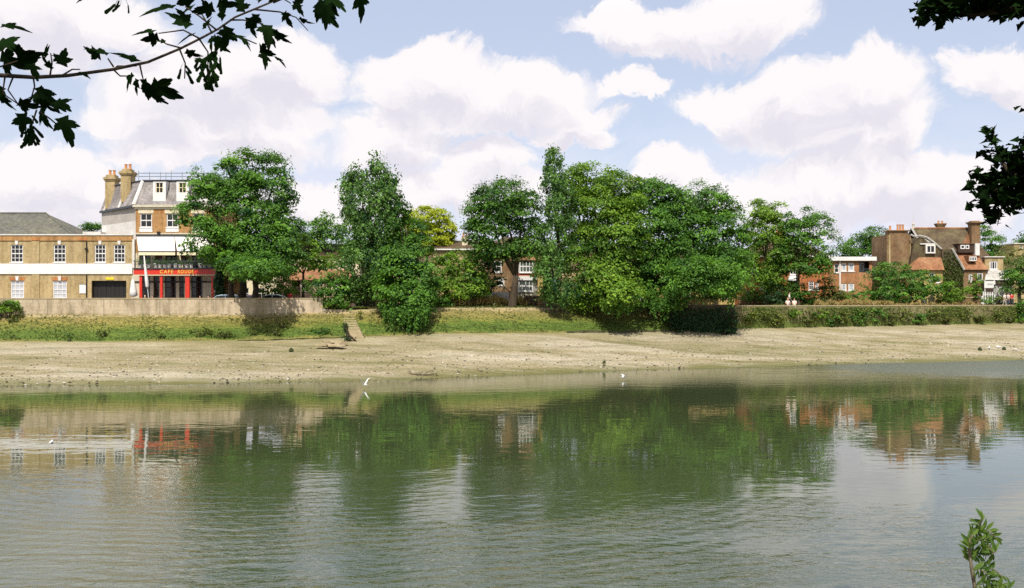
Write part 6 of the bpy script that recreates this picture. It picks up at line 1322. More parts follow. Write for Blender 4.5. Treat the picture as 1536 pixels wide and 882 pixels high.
# pale boxy van on the path beside it
vn = empty('parked_van', (XW(747, 121.2), 121.2, ROAD), 'pale boxy van behind the dry grass, near the leaning trunk', 'van'); mb = MB()
prof = [(-1.1, .3), (-1.1, 1.0), (-.95, 1.12), (-.6, 1.72), (1.15, 1.78), (1.2, 1.7), (1.2, .3)]
mb.solid([(x, -.8, z) for x, z in prof], [(x, .8, z) for x, z in prof]); mb.build('body', M['white_dirty'], vn)
block('side_window', 'glass', vn, -.6, -.1, -.808, -.802, 1.12, 1.5); mb = MB(); mb.solid([(-.98, -.68, 1.13), (-.98, .68, 1.13), (-.67, .62, 1.64), (-.67, -.62, 1.64)], [(-1.0, -.68, 1.14), (-1.0, .68, 1.14), (-.69, .62, 1.65), (-.69, -.62, 1.65)]); mb.build('windscreen', M['glass'], vn)
for s in (-1, 1):
    for x in (-.65, .75): w = MB(); w.tube([(x, s * .66, .3), (x, s * .83, .3)], .3, 14); w.build('wheel', M['black'], vn)
# red post box by the cottage
o = empty('post_box', (XW(435, 112.8), 112.8, ROAD), 'red pillar box beside the shrub at the cottage', 'post box'); mb = MB(); mb.lathe(0, 0, [(.3, 0), (.3, .12), (.24, .14), (.24, 1.3), (.29, 1.32), (.29, 1.42), (.18, 1.52), (.02, 1.56)], 14); mb.build('body', M['cafe_red'], o, smooth=False)
block('slot', 'black', o, -.11, .11, -.26, -.2, 1.12, 1.16); block('base', 'black', o, -.32, .32, -.32, .32, -.02, .06)

# ================================================================== people
def skin_mesh(name, verts, edges, radii, material, parent, sub=1, root=0):
    me = bpy.data.meshes.new(name); me.from_pydata(verts, edges, []); me.materials.append(material)
    o = bpy.data.objects.new(name, me); link(o, parent)
    bm = bmesh.new(); bm.from_mesh(me); ly = bm.verts.layers.skin.verify()
    for i, v in enumerate(bm.verts):
        r = radii[i]; v[ly].radius = r if isinstance(r, tuple) else (r, r); v[ly].use_root = (i == root)
    bm.to_mesh(me); bm.free()
    sk = o.modifiers.new('skin', 'SKIN'); sk.use_smooth_shade = True
    ss = o.modifiers.new('smooth', 'SUBSURF'); ss.levels = sub; ss.render_levels = sub
    return o
def person(label, loc, rz, pose, top, legs, hair, group):
    o = empty('person', loc, label, 'person', group, rz)
    sit = pose == 'sit'; hz_ = .48 if sit else .93
    if sit: knees = [(.11, -.44, .50), (-.11, -.44, .50)]; feet = [(.12, -.42, .06), (-.12, -.42, .06)]; toes = [(.12, -.58, .035), (-.12, -.58, .035)]; hands = [(.16, -.36, .62), (-.16, -.36, .62)]; elb = [(.25, -.08, .72), (-.25, -.08, .72)]
    else: knees = [(.10, -.10, .50), (-.10, .06, .50)]; feet = [(.11, -.14, .07), (-.11, .22, .09)]; toes = [(.11, -.30, .035), (-.11, .07, .035)]; hands = [(.27, -.20, .82), (-.27, .12, .80)]; elb = [(.25, -.02, 1.08), (-.25, .02, 1.08)]
    t = hz_
    V = [(0, 0, t), (0, -.01, t + .22), (0, 0, t + .44), (0, 0, t + .56), (0, -.02, t + .66), (0, -.03, t + .78)]
    E = [(0, 1), (1, 2), (2, 3), (3, 4), (4, 5)]; Rr = [(.155, .11), (.14, .10), (.17, .11), (.06, .06), (.085, .10), (.075, .09)]
    for s in (0, 1):
        x = .17 if s == 0 else -.17; b = len(V)
        V += [(x, 0, t + .48), elb[s], hands[s], tuple(np.array(hands[s]) + np.array((0, -.07, -.06)))]; E += [(2, b), (b, b + 1), (b + 1, b + 2), (b + 2, b + 3)]; Rr += [.06, .045, .032, .028]
        b = len(V); hx = .09 if s == 0 else -.09
        V += [(hx, -.02 if sit else 0, t - .04), knees[s], feet[s], toes[s]]; E += [(0, b), (b, b + 1), (b + 1, b + 2), (b + 2, b + 3)]; Rr += [.085, .06, .04, .035]
    skin_mesh('body', V, E, Rr, M['skin'], o, 2)
    sv = [(0, 0, t - .02), (0, -.01, t + .22), (0, 0, t + .45), (.17, 0, t + .48), (-.17, 0, t + .48), tuple(lerp(np.array((.17, 0, t + .48)), np.array(elb[0]), .8)), tuple(lerp(np.array((-.17, 0, t + .48)), np.array(elb[1]), .8))]
    skin_mesh('shirt', sv, [(0, 1), (1, 2), (2, 3), (2, 4), (3, 5), (4, 6)], [(.175, .13), (.16, .12), (.185, .125), .075, .075, .062, .062], mat('shirt_cloth', top, rough=.9), o, 2)
    lv_ = [(0, 0, t - .02), (.09, -.01, t - .05), (-.09, -.01, t - .05), knees[0], knees[1], feet[0], feet[1]]
    skin_mesh('trousers', lv_, [(0, 1), (0, 2), (1, 3), (2, 4), (3, 5), (4, 6)], [(.165, .125), .105, .105, .078, .078, .055, .055], mat('trouser_cloth', legs, rough=.9), o, 2)
    mb = MB(); mb.blob((0, .012, t + .775), (.088, .105, .10), 12, 8); mb.build('hair', mat('hair', hair, rough=.7), o, smooth=True)
    return o
pz = ROAD + .012
dp = D_foot(1186) + 2.6
person('person in a white top walking in the shade by the straight trunk', (XW(1184, dp + 1.4), dp + 1.4, pz), R(70), 'walk', (.75, .75, .73), (.05, .05, .07), (.05, .03, .02), 'people on the riverside path')
person('person in a pale pink top sitting low at the wall edge, left of a companion', (XW(1181.5, dp - 1.9), dp - 1.9, ZW(459.2, dp - 1.9) - .38), R(0), 'sit', (.75, .6, .55), (.3, .26, .22), (.3, .2, .1), 'people on the riverside path')
person('person in a cream top sitting low at the wall edge, right of a companion', (XW(1191.5, dp - 1.9), dp - 1.9, ZW(459.2, dp - 1.9) - .38), R(-15), 'sit', (.78, .7, .58), (.35, .3, .24), (.08, .05, .03), 'people on the riverside path')
d5 = D_foot(1512) + 2.2
for i, (px, top, lg, lb) in enumerate([(1507, (.75, .74, .72), (.6, .55, .48), 'person in white standing on the path before the pergola fence'), (1512, (.78, .62, .6), (.06, .06, .1), 'person in a pale top and dark trousers, middle of the path group'), (1517.5, (.5, .04, .03), (.04, .04, .05), 'person in a red top at the right end of the path group')]):
    person(lb, (XW(px, d5 + .3 * i), d5 + .3 * i, pz), R(40 + 70 * i), 'walk', top, lg, (.06, .04, .03), 'people on the riverside path')
def chair(loc, rz, lb):
    o = empty('cafe_chair', loc, lb, 'chair', 'café chairs behind the concrete wall', rz); block('seat', 'dark_wood', o, -.21, .21, -.21, .21, .42, .46); block('backrest', 'dark_wood', o, -.2, .2, .19, .22, .55, .88)
    for x in (-.18, .18):
        block('leg', 'dark_wood', o, x - .018, x + .018, -.19, -.155, 0, .42); block('leg', 'dark_wood', o, x - .018, x + .018, .155, .19, 0, .42); block('back_post', 'dark_wood', o, x - .016, x + .016, .222, .25, .3, .88)
    return o
for i, (px, D, top, lb) in enumerate([(217.5, 111.2, (.75, .7, .66), 'person with pale hair sitting below the tall white parasol'), (229, 111.6, (.6, .1, .06), 'person in red sitting between two red columns'), (300, 111.4, (.72, .6, .5), 'person in a cream top sitting before the right-hand café door'), (313, 111.4, (.45, .2, .15), 'person in a brown top sitting at the right end of the café front')]):
    rz = R([20, -30, 10, -20][i]); zb = ROAD + .013 if D < 111 else ROAD + .013
    chair((XW(px, D), D, zb), rz, 'dark chair under the ' + lb.replace('person', 'person', 1).split(' sitting')[0].replace('person', 'diner'))
    person(lb, (XW(px, D), D, zb), rz, 'sit', top, (.08, .08, .1), (.55, .45, .3) if i == 0 else (.06, .04, .03), 'café guests behind the wall')

# ================================================================== birds, driftwood, stones
M['feather'] = mat('white_feathers', (.8, .79, .77), (.74, .73, .72), (.82, .82, .81), scale=9, rough=.8)
M['grey_feather'] = mat('grey_feathers', (.42, .43, .45), rough=.8)
def gull(label, loc, rz, flying, sc=1.0, lift=.6):
    o = empty('gull', loc, label, 'gull', 'gulls by the water', rz); o.scale = (sc, sc, sc); mb = MB()
    mb.tube([(-.24, 0, .11), (-.17, 0, .12), (-.05, 0, .115), (.06, 0, .125), (.12, 0, .155), (.165, 0, .19), (.205, 0, .195), (.235, 0, .185)], [.012, .045, .075, .078, .06, .042, .038, .012], 10); mb.build('body', M['feather'], o, smooth=True)
    mb = MB(); mb.tube([(.23, 0, .187), (.275, 0, .178)], [.012, .004], 6); mb.build('beak', M['gold'], o)
    mb = MB(); mb.solid([(-.34, -.07, .105), (-.34, .07, .105), (-.2, .03, .115), (-.2, -.03, .115)][::-1], [(-.34, -.07, .115), (-.34, .07, .115), (-.2, .03, .13), (-.2, -.03, .13)][::-1]); mb.build('tail', M['feather'], o)
    for s in (-1, 1):
        mb = MB()
        if flying:
            P = [((.09, s * .05, .15), (-.08, s * .05, .15)), ((.13, s * .22, .15 + .2 * lift), (-.05, s * .22, .15 + .2 * lift)), ((.08, s * .40, .15 + .45 * lift), (-.04, s * .40, .15 + .45 * lift)), ((-.06, s * .58, .15 + .55 * lift), (-.09, s * .57, .15 + .55 * lift))]
        else:
            P = [((.09, s * .068, .15), (.06, s * .082, .10)), ((-.02, s * .082, .165), (-.04, s * .088, .10)), ((-.16, s * .06, .15), (-.16, s * .058, .11)), ((-.3, s * .02, .14), (-.3, s * .02, .125))]
        for i in range(3):
            a, b = P[i]; c, d = P[i + 1]; q = [Vector(a), Vector(c), Vector(d), Vector(b)]; up_ = Vector((0, 0, .008)) if flying else Vector((0, s * .008, 0)); mb.solid([x - up_ for x in q], [x + up_ for x in q])
        mb.build('wing', M['grey_feather'] if not flying else M['feather'], o)
    if not flying:
        for s in (-1, 1): mb = MB(); mb.tube([(.0, s * .03, .07), (.0, s * .03, -.0)], .008, 5); mb.build('leg', M['gold'], o)
    return o
p = W(547, 577, 76.0); gull('white gull with raised wings just over the water by the left shore', (p.x, p.y, p.z - .1), R(140), True, .8, 1.0)
p = W(936, 565, 84.0); gull('white gull flying low over the green reflections', (p.x, p.y, p.z - .12), R(20), True, .85, .35)
p = W(77, 664, 47.4); gull('white gull sitting on the water among the building reflections', (p.x, p.y, -.07), R(100), False, .8)
for i, (px, py, lb) in enumerate([(1484, 524, 'first gull on the far right mud, beside a pale stone'), (1498, 523, 'white gull on the far right mud, middle of the row'), (1524, 527, 'gull nearest the right edge standing on the mud')]):
    Dm = 10240 / (py - HZ); De, Df = D_edge(px), D_foot(px)
    # stand on the mud: solve along the sight line
    for t in np.linspace(0, .6, 200):
        D = lerp(De, Df, t); z = z_foot(px) * (.8 * t + .2 * t * t)
        if ZW(py, D) <= z: break
    gull(lb, (XW(px, D), D, z + .03), R(60 + 80 * i), False, 1.3)
def mud_point(px, py):
    De, Df = D_edge(px), D_foot(px)
    for t in np.linspace(0, 1, 400):
        D = lerp(De, Df, t); z = z_foot(px) * (.8 * t + .2 * t * t)
        if ZW(py, D) <= z + 1e-4: break
    return Vector((XW(px, D), D, z + bumpz(XW(px, D), D) * min(1, t * 4)))
p = mud_point(634, 563); o = empty('driftwood', p, 'grey forked driftwood branch lying on the mud at the water edge', 'driftwood'); mb = MB()
mb.tube([(-1.25, .1, .32), (-.8, 0, .1), (-.2, -.05, .08), (.5, 0, .1), (1.15, .05, .12)], [.03, .07, .1, .09, .03], 7); mb.tube([(-.85, 0, .1), (-1.05, .3, .3), (-1.2, .4, .45)], [.06, .04, .02], 6); mb.tube([(.1, 0, .1), (.4, .35, .28), (.8, .6, .34)], [.06, .04, .02], 6); mb.build('branch', M['bark_pale'], o, smooth=True)
# pebbles and small rubbish on the flats
rr = np.random.default_rng(31); mb = MB(); r2 = random.Random(7)
for i in range(2600):
    px = r2.uniform(-20, 1560); t = min(.95, max(.015, r2.betavariate(1.1, 2.2)))
    De, Df = D_edge(px), D_foot(px); D = lerp(De, Df, t); x = XW(px, D); z = z_foot(px) * (.8 * t + .2 * t * t) + bumpz(x, D) * min(1, t * 4)
    s = r2.choice([.03, .035, .04, .05, .06, .09]); mb.blob((x, D, z + s * .2), (s * r2.uniform(.8, 1.7), s, s * r2.uniform(.4, .8)), 5, 3, r2.choice([0, 0, 1, 2]), r2, .2)
tag(mb.build('pebbles', [mat('dark_pebble', (.07, .06, .045)), mat('pale_pebble', (.5, .46, .4)), mat('brown_pebble', (.2, .14, .08))]), 'pebbles and scraps strewn over the mud flats', 'pebbles', kind='stuff')
for i, (px, py, lb) in enumerate([(104, 509, 'dark stump-like stone at the grass edge below the brick building'), (1470, 527, 'dark stake stone standing on the right-hand mud'), (1506, 525, 'dark stone on the right-hand mud near the gulls'), (437, 528, 'dark stone alone on the mud below the wall shadow')]):
    p = mud_point(px, py); mb = MB(); mb.blob((0, 0, .1), (.22, .2, .25), 8, 6, 0, r2, .18); tag(mb.build('mud_stone', M['bastion'], None, p), lb, 'stone', 'single dark stones on the mud')
# ================================================================== near bank: the trees the camera stands under
def maple_outline(rng, jag=1.0):
    """five-lobed sycamore leaf, stalk at the origin, tip at +x, length about 1"""
    P = []
    lobes_ = [(-125, .42), (-62, .70), (0, 1.0), (62, .70), (125, .42)]
    for k, (a, r) in enumerate(lobes_):
        r *= rng.uniform(.88, 1.1); a += rng.uniform(-5, 5)
        w = 24
        for da, rr in ((-w, .60), (-w * .55, .80), (-w * .42, .74), (-w * .18, .93), (0, 1.0), (w * .18, .92), (w * .42, .72), (w * .55, .79), (w, .60)):
            P.append((a + da, r * rr * (1 if abs(da) > 20 else rng.uniform(.95, 1.04))))
        if k < 4: P.append((a + 31, .40 if 0 < k < 3 else .34))
    return [(0.36 + .0 + (r * math.cos(R(a))) * .64, r * math.sin(R(a)) * .64) for a, r in P]
def leaf_tris(base, tipdir, normal, size, rng, out, lv, curl=.25):
    x = Vector(tipdir).normalized(); n = Vector(normal); n = (n - x * n.dot(x)).normalized(); y = n.cross(x)
    O = maple_outline(rng); c = Vector((0.36, 0, 0))
    def pt(u, v): return Vector(base) + (x * u + y * v * .95 + n * (-curl * (u - .2) ** 2 * .5 + .10 * abs(v) - .18 * v * v)) * size
    C_ = pt(c.x, 0); Q = [pt(u, v) for u, v in O] ; l = min(1, max(0, rng.gauss(.5, .2)))
    b0 = Vector(base)
    Q = [b0] + Q[0:] if False else Q
    for i in range(len(Q)):
        j = (i + 1) % len(Q)
        out.append((tuple(C_), tuple(Q[i]), tuple(Q[j]))); lv.append(l)
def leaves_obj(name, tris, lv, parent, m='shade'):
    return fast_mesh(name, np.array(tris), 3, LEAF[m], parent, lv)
def simple_leaves(name, px_l, org, n, size, seed, parent, m='shade', metres=None, surf=0.5):
    """maple leaves with a reduced outline spread through ellipsoids (canopy)"""
    rg = np.random.default_rng(seed); L = metres
    P = []; Nn = []
    vol = [r[0] * r[1] * r[2] for c, r in L]; tot = sum(vol)
    for (c, r), v in zip(L, vol):
        k = int(n * v / tot); u = unit(rg.normal(size=(k, 3))) * (rg.random((k, 1)) ** surf); P.append(u * np.array(r) + np.array(c)); 
    P = np.concatenate(P); k = len(P)
    N = unit(rg.normal(size=(k, 3)) * .55 + np.array([0, 0, 1.0])); T = unit(rg.normal(size=(k, 3)) + np.array([0, 0, -.5])); T = unit(T - N * np.sum(T * N, axis=1, keepdims=True)); B = np.cross(N, T)
    O = np.array([(0, 0), (.05, -.30), (.30, -.28), (.34, -.62), (.56, -.36), (1.0, 0), (.56, .36), (.34, .62), (.30, .28), (.05, .30)])
    s = size * rg.uniform(.65, 1.25, (k, 1, 1)); V = P[:, None, :] + s * (T[:, None, :] * O[None, :, :1] + B[:, None, :] * O[None, :, 1:] + N[:, None, :] * (-.25 * O[None, :, :1] ** 2 + .15 * np.abs(O[None, :, 1:])))
    ctr = P[:, None, :] + s * (T[:, None, :] * .36 + N[:, None, :] * -.02)
    nb = len(O); tri = np.empty((k, nb, 3, 3))
    for i in range(nb): tri[:, i, 0] = ctr[:, 0]; tri[:, i, 1] = V[:, i]; tri[:, i, 2] = V[:, (i + 1) % nb]
    return fast_mesh(name, tri.reshape(-1, 3, 3), 3, LEAF[m], parent, np.repeat(np.clip(rg.normal(.5, .2, k), 0, 1), nb))

# ---- sycamore behind the camera; one bough reaches into the picture at the upper left
org = Vector((-5.2, -4.2, 4.9)); syc = empty('sycamore_tree', org, 'sycamore on the near bank whose dark lobed leaves hang in at the upper left', 'tree', 'trees on the near bank')
Dn = 3.7
def nb(px, py, d=Dn): return W(px, py, d) - org
mb = MB(); mb.tube([(0, 0, -.4), (.05, .05, .6), (.15, .1, 2.5), (.3, .3, 5)], [.42, .33, .28, .24], 10)
mb.tube([(.3, .3, 4.8), (2.5, .6, 8), (4.5, 0, 10.5)], [.2, .13, .05], 8); mb.tube([(.2, .2, 4), (-2, -.5, 7.5), (-3.2, -1, 10)], [.2, .12, .05], 8); mb.tube([(.25, .3, 4.6), (.9, 1.4, 7.4), (1.4, 1.2, 10.6)], [.18, .12, .05], 8)
mb.tube([(.3, .3, 4.9), (1.5, -1.5, 8), (2.2, -2.5, 11)], [.17, .1, .04], 8)
mb.build('trunk', M['bark'], syc, smooth=True)
main_path = [(-420, 60, 3.1), (-200, 92, 3.5), (-60, 108, 3.65), (0, 113, 3.7), (50, 116, 3.7), (100, 113.5, 3.7), (170, 104, 3.7), (222, 93, 3.72), (270, 73, 3.75), (302, 57, 3.78), (328, 43, 3.8), (352, 26, 3.85), (400, 6, 3.9), (440, -12, 3.95), (500, -50, 4.0)]
bough = MB(); pts = [nb(*q) for q in main_path]; pts = [Vector((.15, .12, 2.3)), Vector((.6, 2.2, 2.9)), nb(-900, 20, 2.6)] + pts
bough.tube(pts, [.12, .08, .04, .02, .014, .0085, .0078, .007, .0062, .0056, .005, .0046, .0042, .004, .0038, .0036, .0034, .003], 7)
# twigs: (path in photo columns/rows), all near the same distance
twigs = [[(170, 104), (176, 99), (205, 99)], [(172, 106), (180, 114), (196, 114)], [(170, 100), (162, 88)], [(272, 72), (250, 66), (243, 62)], [(300, 58), (275, 45), (238, 50)], [(325, 45), (300, 25), (278, 10)], [(318, 50), (308, 30), (296, 10)],
         [(330, 45), (352, 52), (385, 66)], [(270, 75), (278, 95), (277, 118)], [(300, 60), (312, 78), (312, 105)], [(380, 14), (420, 18), (444, 26), (462, 46)], [(345, 30), (365, 30), (395, 36)], [(20, 115), (12, 135), (30, 160)], [(8, 112), (4, 140), (30, 158), (45, 165)], [(50, 116), (52, 130), (46, 150)], [(55, 165), (47, 190), (46, 210)], [(60, 168), (75, 178), (95, 195)],
         [(75, 113), (78, 95), (76, 80)], [(95, 112), (108, 104), (120, 104)], [(0, 100), (15, 95), (30, 90)], [(0, 70), (20, 65), (40, 78)], [(310, 100), (314, 118), (318, 125)], [(480, -20), (488, -6)], [(540, -30), (538, -8)], [(210, 98), (213, 112), (215, 120)], [(410, 4), (425, -2), (436, 5)]]
for tw in twigs: bough.tube([nb(px, py, Dn + .02 * i) for i, (px, py) in enumerate(tw)], [.0035 - .0007 * min(3, i) for i in range(len(tw))], 5)
bough.build('bough', M['bark'], syc, smooth=True)
# leaves: stalk end (px, py), direction of the tip in the picture (degrees, up positive), length px, how much it is seen edge-on
LV = [(-10, 40, 10, 58, .55), (-12, 62, -10, 70, .4), (-8, 75, -35, 62, .5), (15, 78, -20, 62, .65), (22, 92, -12, 62, .7), (40, 92, -40, 46, .55), (2, 92, -60, 40, .6), (72, 92, 110, 40, .45), (90, 106, 80, 40, .35), (100, 78, 215, 34, .6), (112, 108, -10, 30, .6), (86, 108, 140, 34, .6),
      (46, 124, -35, 60, .62), (35, 140, -12, 72, .5), (52, 140, -55, 44, .55), (60, 155, -70, 50, .55), (18, 148, -25, 46, .5), (30, 160, -80, 58, .5), (5, 122, -100, 46, .55), (-5, 130, -70, 50, .5), (78, 150, -20, 50, .35), (86, 166, -60, 52, .4),
      (172, 88, 150, 58, .7), (160, 86, 165, 40, .6), (212, 100, 140, 56, .66), (205, 104, 230, 44, .45), (212, 108, -75, 52, .5), (214, 118, -30, 66, .35), (210, 120, -55, 56, .5), (208, 112, 250, 40, .4),
      (240, 50, 170, 60, .6), (246, 52, 205, 40, .6), (252, 64, 165, 20, .4), (278, 12, 178, 74, .6), (300, 8, 190, 64, .5), (296, 12, 150, 50, .5), (284, 40, 115, 42, .45), (292, 48, 135, 58, .5), (300, 50, 190, 46, .6), (305, 50, 80, 32, .5), (318, 50, -60, 40, .6), (322, 48, 250, 34, .5),
      (272, 72, -30, 40, .6), (290, 84, -30, 36, .6), (340, 34, 120, 42, .5), (345, 30, -100, 50, .45), (360, 26, 80, 40, .4), (352, 14, 60, 52, .4), (372, 16, -85, 50, .45), (384, 12, -100, 46, .5), (395, 8, 110, 40, .4), (396, 30, -65, 58, .45), (388, 38, -40, 44, .6), (404, 38, -50, 50, .6), (340, 52, -10, 40, .7), (356, 54, -35, 34, .7), (330, 52, 260, 30, .6),
      (385, 68, -42, 44, .6), (392, 74, -62, 40, .65), (405, 82, -25, 34, .75), (424, 12, -70, 34, .4), (436, 4, -35, 34, .4), (434, 10, 30, 34, .5), (444, 22, -38, 30, .75), (420, 2, 140, 40, .4),
      (470, -6, -55, 62, .35), (486, -10, -82, 62, .35), (480, -12, -30, 50, .4), (500, -14, -95, 46, .35), (533, -22, -72, 54, .5), (150, -12, 200, 40, .4), (318, 2, -10, 48, .5), (330, 8, 200, 44, .5)]
tris = []; lvs = []; rg = random.Random(17)
for (px, py, ang, ln_, edge) in LV:
    d = Dn + rg.uniform(-.25, .3); a = R(ang); s = ln_ / F * d; b = nb(px, py, d)
    dy = rg.uniform(-.7, .5)
    tip = Vector((math.cos(a), dy, math.sin(a)))
    side = Vector((-math.sin(a), 0, math.cos(a)))
    n = Vector((0, -1, 0)) * (1 - edge) + side * edge * rg.choice((-1, 1)) + Vector((0, 0, .15))
    leaf_tris(b, tip, n, s * .94 * rg.uniform(.85, 1.12), rg, tris, lvs, .9)
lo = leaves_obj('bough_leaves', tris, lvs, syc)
# winged seed bunches
for (px, py, n) in [(46, 205, 16), (313, 112, 16), (40, 188, 9), (183, 0, 4), (277, 104, 3), (322, 92, 8), (304, 96, 7)]:
    tris = []
    for i in range(n):
        d = Dn + rg.uniform(-.06, .06); b = nb(px + rg.uniform(-9, 9), py + rg.uniform(-16, 8), d); a = R(-90 + rg.uniform(-50, 50)); l = rg.uniform(15, 24) / F * d
        x = Vector((math.cos(a), rg.uniform(-.4, .4), math.sin(a))).normalized(); y = x.cross(Vector((rg.uniform(-.5, .5), -1, rg.uniform(-.5, .5)))).normalized()
        Q = [b + x * (l * u) + y * (l * v) for u, v in [(0, 0), (.15, .1), (.5, .12), (.85, .22), (1, .1), (.95, -.06), (.5, -.08), (.15, -.08)]]
        hub = nb(px, py - 14, Dn); tris.append((tuple(hub), tuple(b), tuple(b + y * .002)))
        for k in range(1, 7): tris.append((tuple(Q[0]), tuple(Q[k]), tuple(Q[k + 1])))
    leaves_obj('winged_seeds', tris, [.8] * len(tris), syc)
can = [((1.0, 0.0, 8.6), (5.2, 3.6, 3.2)), ((4.2, -1.5, 9.4), (4.5, 4.2, 3.4)), ((-3.2, 0, 8.8), (4.5, 4, 3.4)), ((1, -4, 10.5), (5.5, 4, 4)), ((.5, 2.6, 6.6), (4.6, 2.2, 1.3)), ((5.0, 1.2, 7.4), (3.2, 2.8, 1.6))]
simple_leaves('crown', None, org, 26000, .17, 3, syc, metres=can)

# ---- second near-bank tree on the right: its low sprays enter at the right edge
org2 = Vector((10.6, 9.0, 2.6)); rt = empty('field_maple_tree', org2, 'small-leaved tree on the near bank hanging in from the right edge', 'tree', 'trees on the near bank')
def rb(px, py, d): return W(px, py, d) - org2
mb = MB(); mb.tube([(0, 0, -.5), (0, .1, 1.5), (-.1, .3, 4), (-.1, .5, 7), (-.2, .6, 10.5)], [.36, .26, .22, .17, .09], 10)
mb.tube([(-.1, .5, 6.2), (-1.5, 2.6, 7.8), rb(1600, -8, 14.2), rb(1536, 12, 14.4), rb(1490, 17, 14.5), rb(1462, 22, 14.5), rb(1430, 16, 14.6), rb(1395, 10, 14.6)], [.12, .09, .07, .055, .045, .03, .02, .008], 7)
mb.tube([(0, .3, 3.6), (-.6, 2, 4.2), rb(1590, 262, 13.4), rb(1540, 268, 13.6), rb(1512, 258, 13.7), rb(1495, 225, 13.8), rb(1488, 190, 13.8)], [.11, .08, .05, .035, .025, .015, .006], 7)
mb.tube([rb(1520, 262, 13.7), rb(1490, 288, 13.7), rb(1465, 305, 13.6)], [.02, .014, .005], 6); mb.tube([rb(1515, 262, 13.7), rb(1505, 300, 13.6), rb(1496, 338, 13.6)], [.018, .012, .005], 6)
mb.tube([rb(1475, 20, 14.5), rb(1452, 26, 14.5)], [.015, .005], 5)
for e in ((-3, -1, 8), (2.5, 1, 9), (1.5, -2.5, 8.5), (-1.5, 1.5, 11)): mb.tube([(-.1, .5, 6), Vector((-.1, .5, 6)).lerp(Vector(e), .5) + Vector((0, 0, .4)), e], [.12, .08, .03], 7)
mb.build('trunk', M['bark'], rt, smooth=True)
def plx(l, d): return px_lobes(l, d, org2)
spr = plx([(1392, 10, 14, 16, 0, .5), (1412, 16, 20, 16, 0, .6), (1440, 6, 24, 14, 0, .6), (1412, 28, 9, 9, 0, .3), (1475, 2, 26, 14, 0, .7), (1500, 14, 20, 9, 0, .5), (1530, 8, 22, 16, 0, .7), (1482, 20, 10, 5, 0, .3), (1440, -14, 60, 16, .3, 1.), (1536, -14, 50, 16, .3, 1.)], 14.5)
simple_leaves('upper_sprays', None, org2, 900, .15, 12, rt, metres=spr, surf=.4)
spr = plx([(1486, 195, 9, 12, 0, .3), (1494, 222, 20, 12, 0, .4), (1502, 240, 14, 10, 0, .3), (1476, 262, 15, 16, 0, .4), (1500, 272, 24, 18, 0, .5), (1530, 250, 18, 22, 0, .5), (1462, 288, 9, 10, 0, .3), (1474, 300, 14, 14, 0, .3), (1510, 302, 26, 20, 0, .5), (1490, 322, 10, 14, 0, .3), (1536, 300, 16, 22, 0, .5), (1499, 338, 6, 7, 0, .2), (1540, 160, 6, 8, 0, .3), (1541, 205, 6, 10, 0, .3), (1560, 250, 30, 60, .2, .8)], 13.7)
simple_leaves('low_sprays', None, org2, 820, .145, 13, rt, metres=spr, surf=.4)
spr = plx([(1590, 255, 45, 40, 0, .8), (1640, 270, 50, 50, -1.5, 1.0), (1600, -10, 60, 40, 0, 1.0), (1660, 20, 60, 50, -1.5, 1.0)], 13.4)
simple_leaves('side_sprays', None, org2, 1500, .15, 18, rt, metres=spr, surf=.4)
simple_leaves('crown', None, org2, 9000, .18, 14, rt, metres=[((.2, .3, 9.6), (4.2, 3.6, 2.6)), ((-2.5, 0, 9.2), (3, 3, 2)), ((2.5, .5, 8), (3, 3.4, 2.6)), ((0, 0, 12), (3.4, 3, 2.6)), ((-1.2, 1.8, 8.9), (3.2, 3, 1.3)), ((-1.4, -1.5, 7.2), (2.2, 2.2, 1.6))])

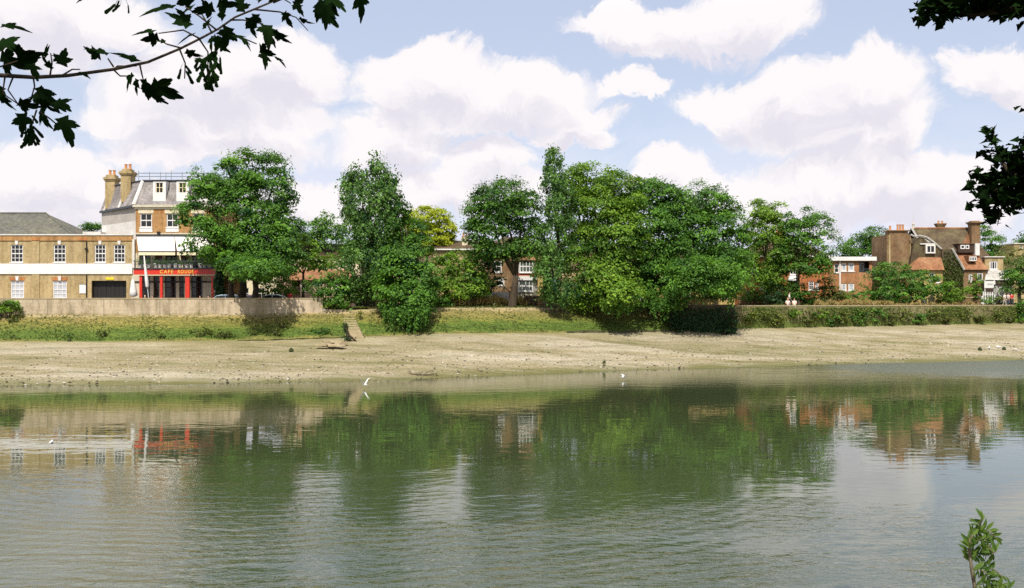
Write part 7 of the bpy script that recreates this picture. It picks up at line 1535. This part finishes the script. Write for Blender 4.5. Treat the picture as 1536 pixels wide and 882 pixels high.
# ---- sapling with pinnate leaves at the lower right
org3 = W(1464, 905, 6.0); sp = empty('ash_sapling', org3, 'sunlit sapling spray with small paired leaflets at the lower right', 'plant')
def s3(px, py, d=6.0): return W(px * .9 + 148, py + 9, d) - org3
mb = MB(); stem = [(1466, 915), (1462, 880), (1456, 850), (1452, 825), (1453, 800), (1462, 783), (1473, 772)]
mb.tube([(.05, -.15, -.75)] + [s3(*q) for q in stem], [.016, .012, .011, .010, .008, .006, .004, .002], 6)
rach = [[(1452, 826), (1466, 822), (1482, 824), (1496, 818)], [(1453, 808), (1470, 800), (1490, 798)], [(1456, 848), (1474, 842), (1494, 846), (1506, 856)], [(1460, 870), (1478, 866), (1498, 872), (1520, 874)], [(1455, 796), (1468, 786), (1482, 786), (1494, 796)], [(1458, 790), (1466, 780), (1474, 770)], [(1452, 815), (1451, 800), (1455, 786)], [(1470, 800), (1484, 808), (1490, 822)], [(1464, 842), (1478, 850), (1486, 866)], [(1453, 835), (1449, 822), (1450, 806)]]
tr_ = []; lv_ = []; rg = random.Random(23)
def leaflet(b, ang, ln_, dd):
    a = R(ang); x = Vector((math.cos(a), dd, math.sin(a))).normalized(); n = Vector((rg.uniform(-.6, .6), -.75, rg.uniform(-.2, 1.0))); n = (n - x * n.dot(x)).normalized(); y = n.cross(x); l = ln_ / F * 6.0; v0 = min(1, max(0, rg.gauss(.5, .28)))
    O = [(0, 0), (.12, .07), (.3, .13), (.5, .145), (.72, .11), (.88, .05), (1, 0)]
    U = [b + x * (l * u) + y * (l * v) + n * (l * (.25 * v - .3 * u * u)) for u, v in O]; D_ = [b + x * (l * u) - y * (l * v) + n * (l * (.25 * v - .3 * u * u)) for u, v in O]; Mid = [b + x * (l * u) - n * (l * .3 * u * u) for u, v in O]
    for i in range(6):
        tr_.append((tuple(Mid[i]), tuple(U[i]), tuple(U[i + 1]))); tr_.append((tuple(Mid[i]), tuple(U[i + 1]), tuple(Mid[i + 1]))); tr_.append((tuple(Mid[i]), tuple(D_[i + 1]), tuple(D_[i]))); tr_.append((tuple(Mid[i]), tuple(Mid[i + 1]), tuple(D_[i + 1])))
        lv_.extend([v0] * 4)
for rc in rach:
    P3 = [s3(px, py, 6.0 + rg.uniform(-.1, .1)) for px, py in rc]; mb.tube(P3, [.003] * len(P3), 4)
    for i in range(len(P3) - 1):
        for t in (.1, .42, .75):
            b = P3[i].lerp(P3[i + 1], t); dv = P3[i + 1] - P3[i]; a = math.degrees(math.atan2(dv.z, dv.x))
            leaflet(b, a + rg.uniform(40, 70), rg.uniform(13, 19), rg.uniform(-.5, .5)); leaflet(b, a - rg.uniform(40, 70), rg.uniform(13, 19), rg.uniform(-.5, .5))
    dv = P3[-1] - P3[-2]; leaflet(P3[-1], math.degrees(math.atan2(dv.z, dv.x)), 19, 0)
mb.build('stem', M['bark_pale'], sp, smooth=True)
leaves_obj('foliage', tr_, lv_, sp, 'ash')
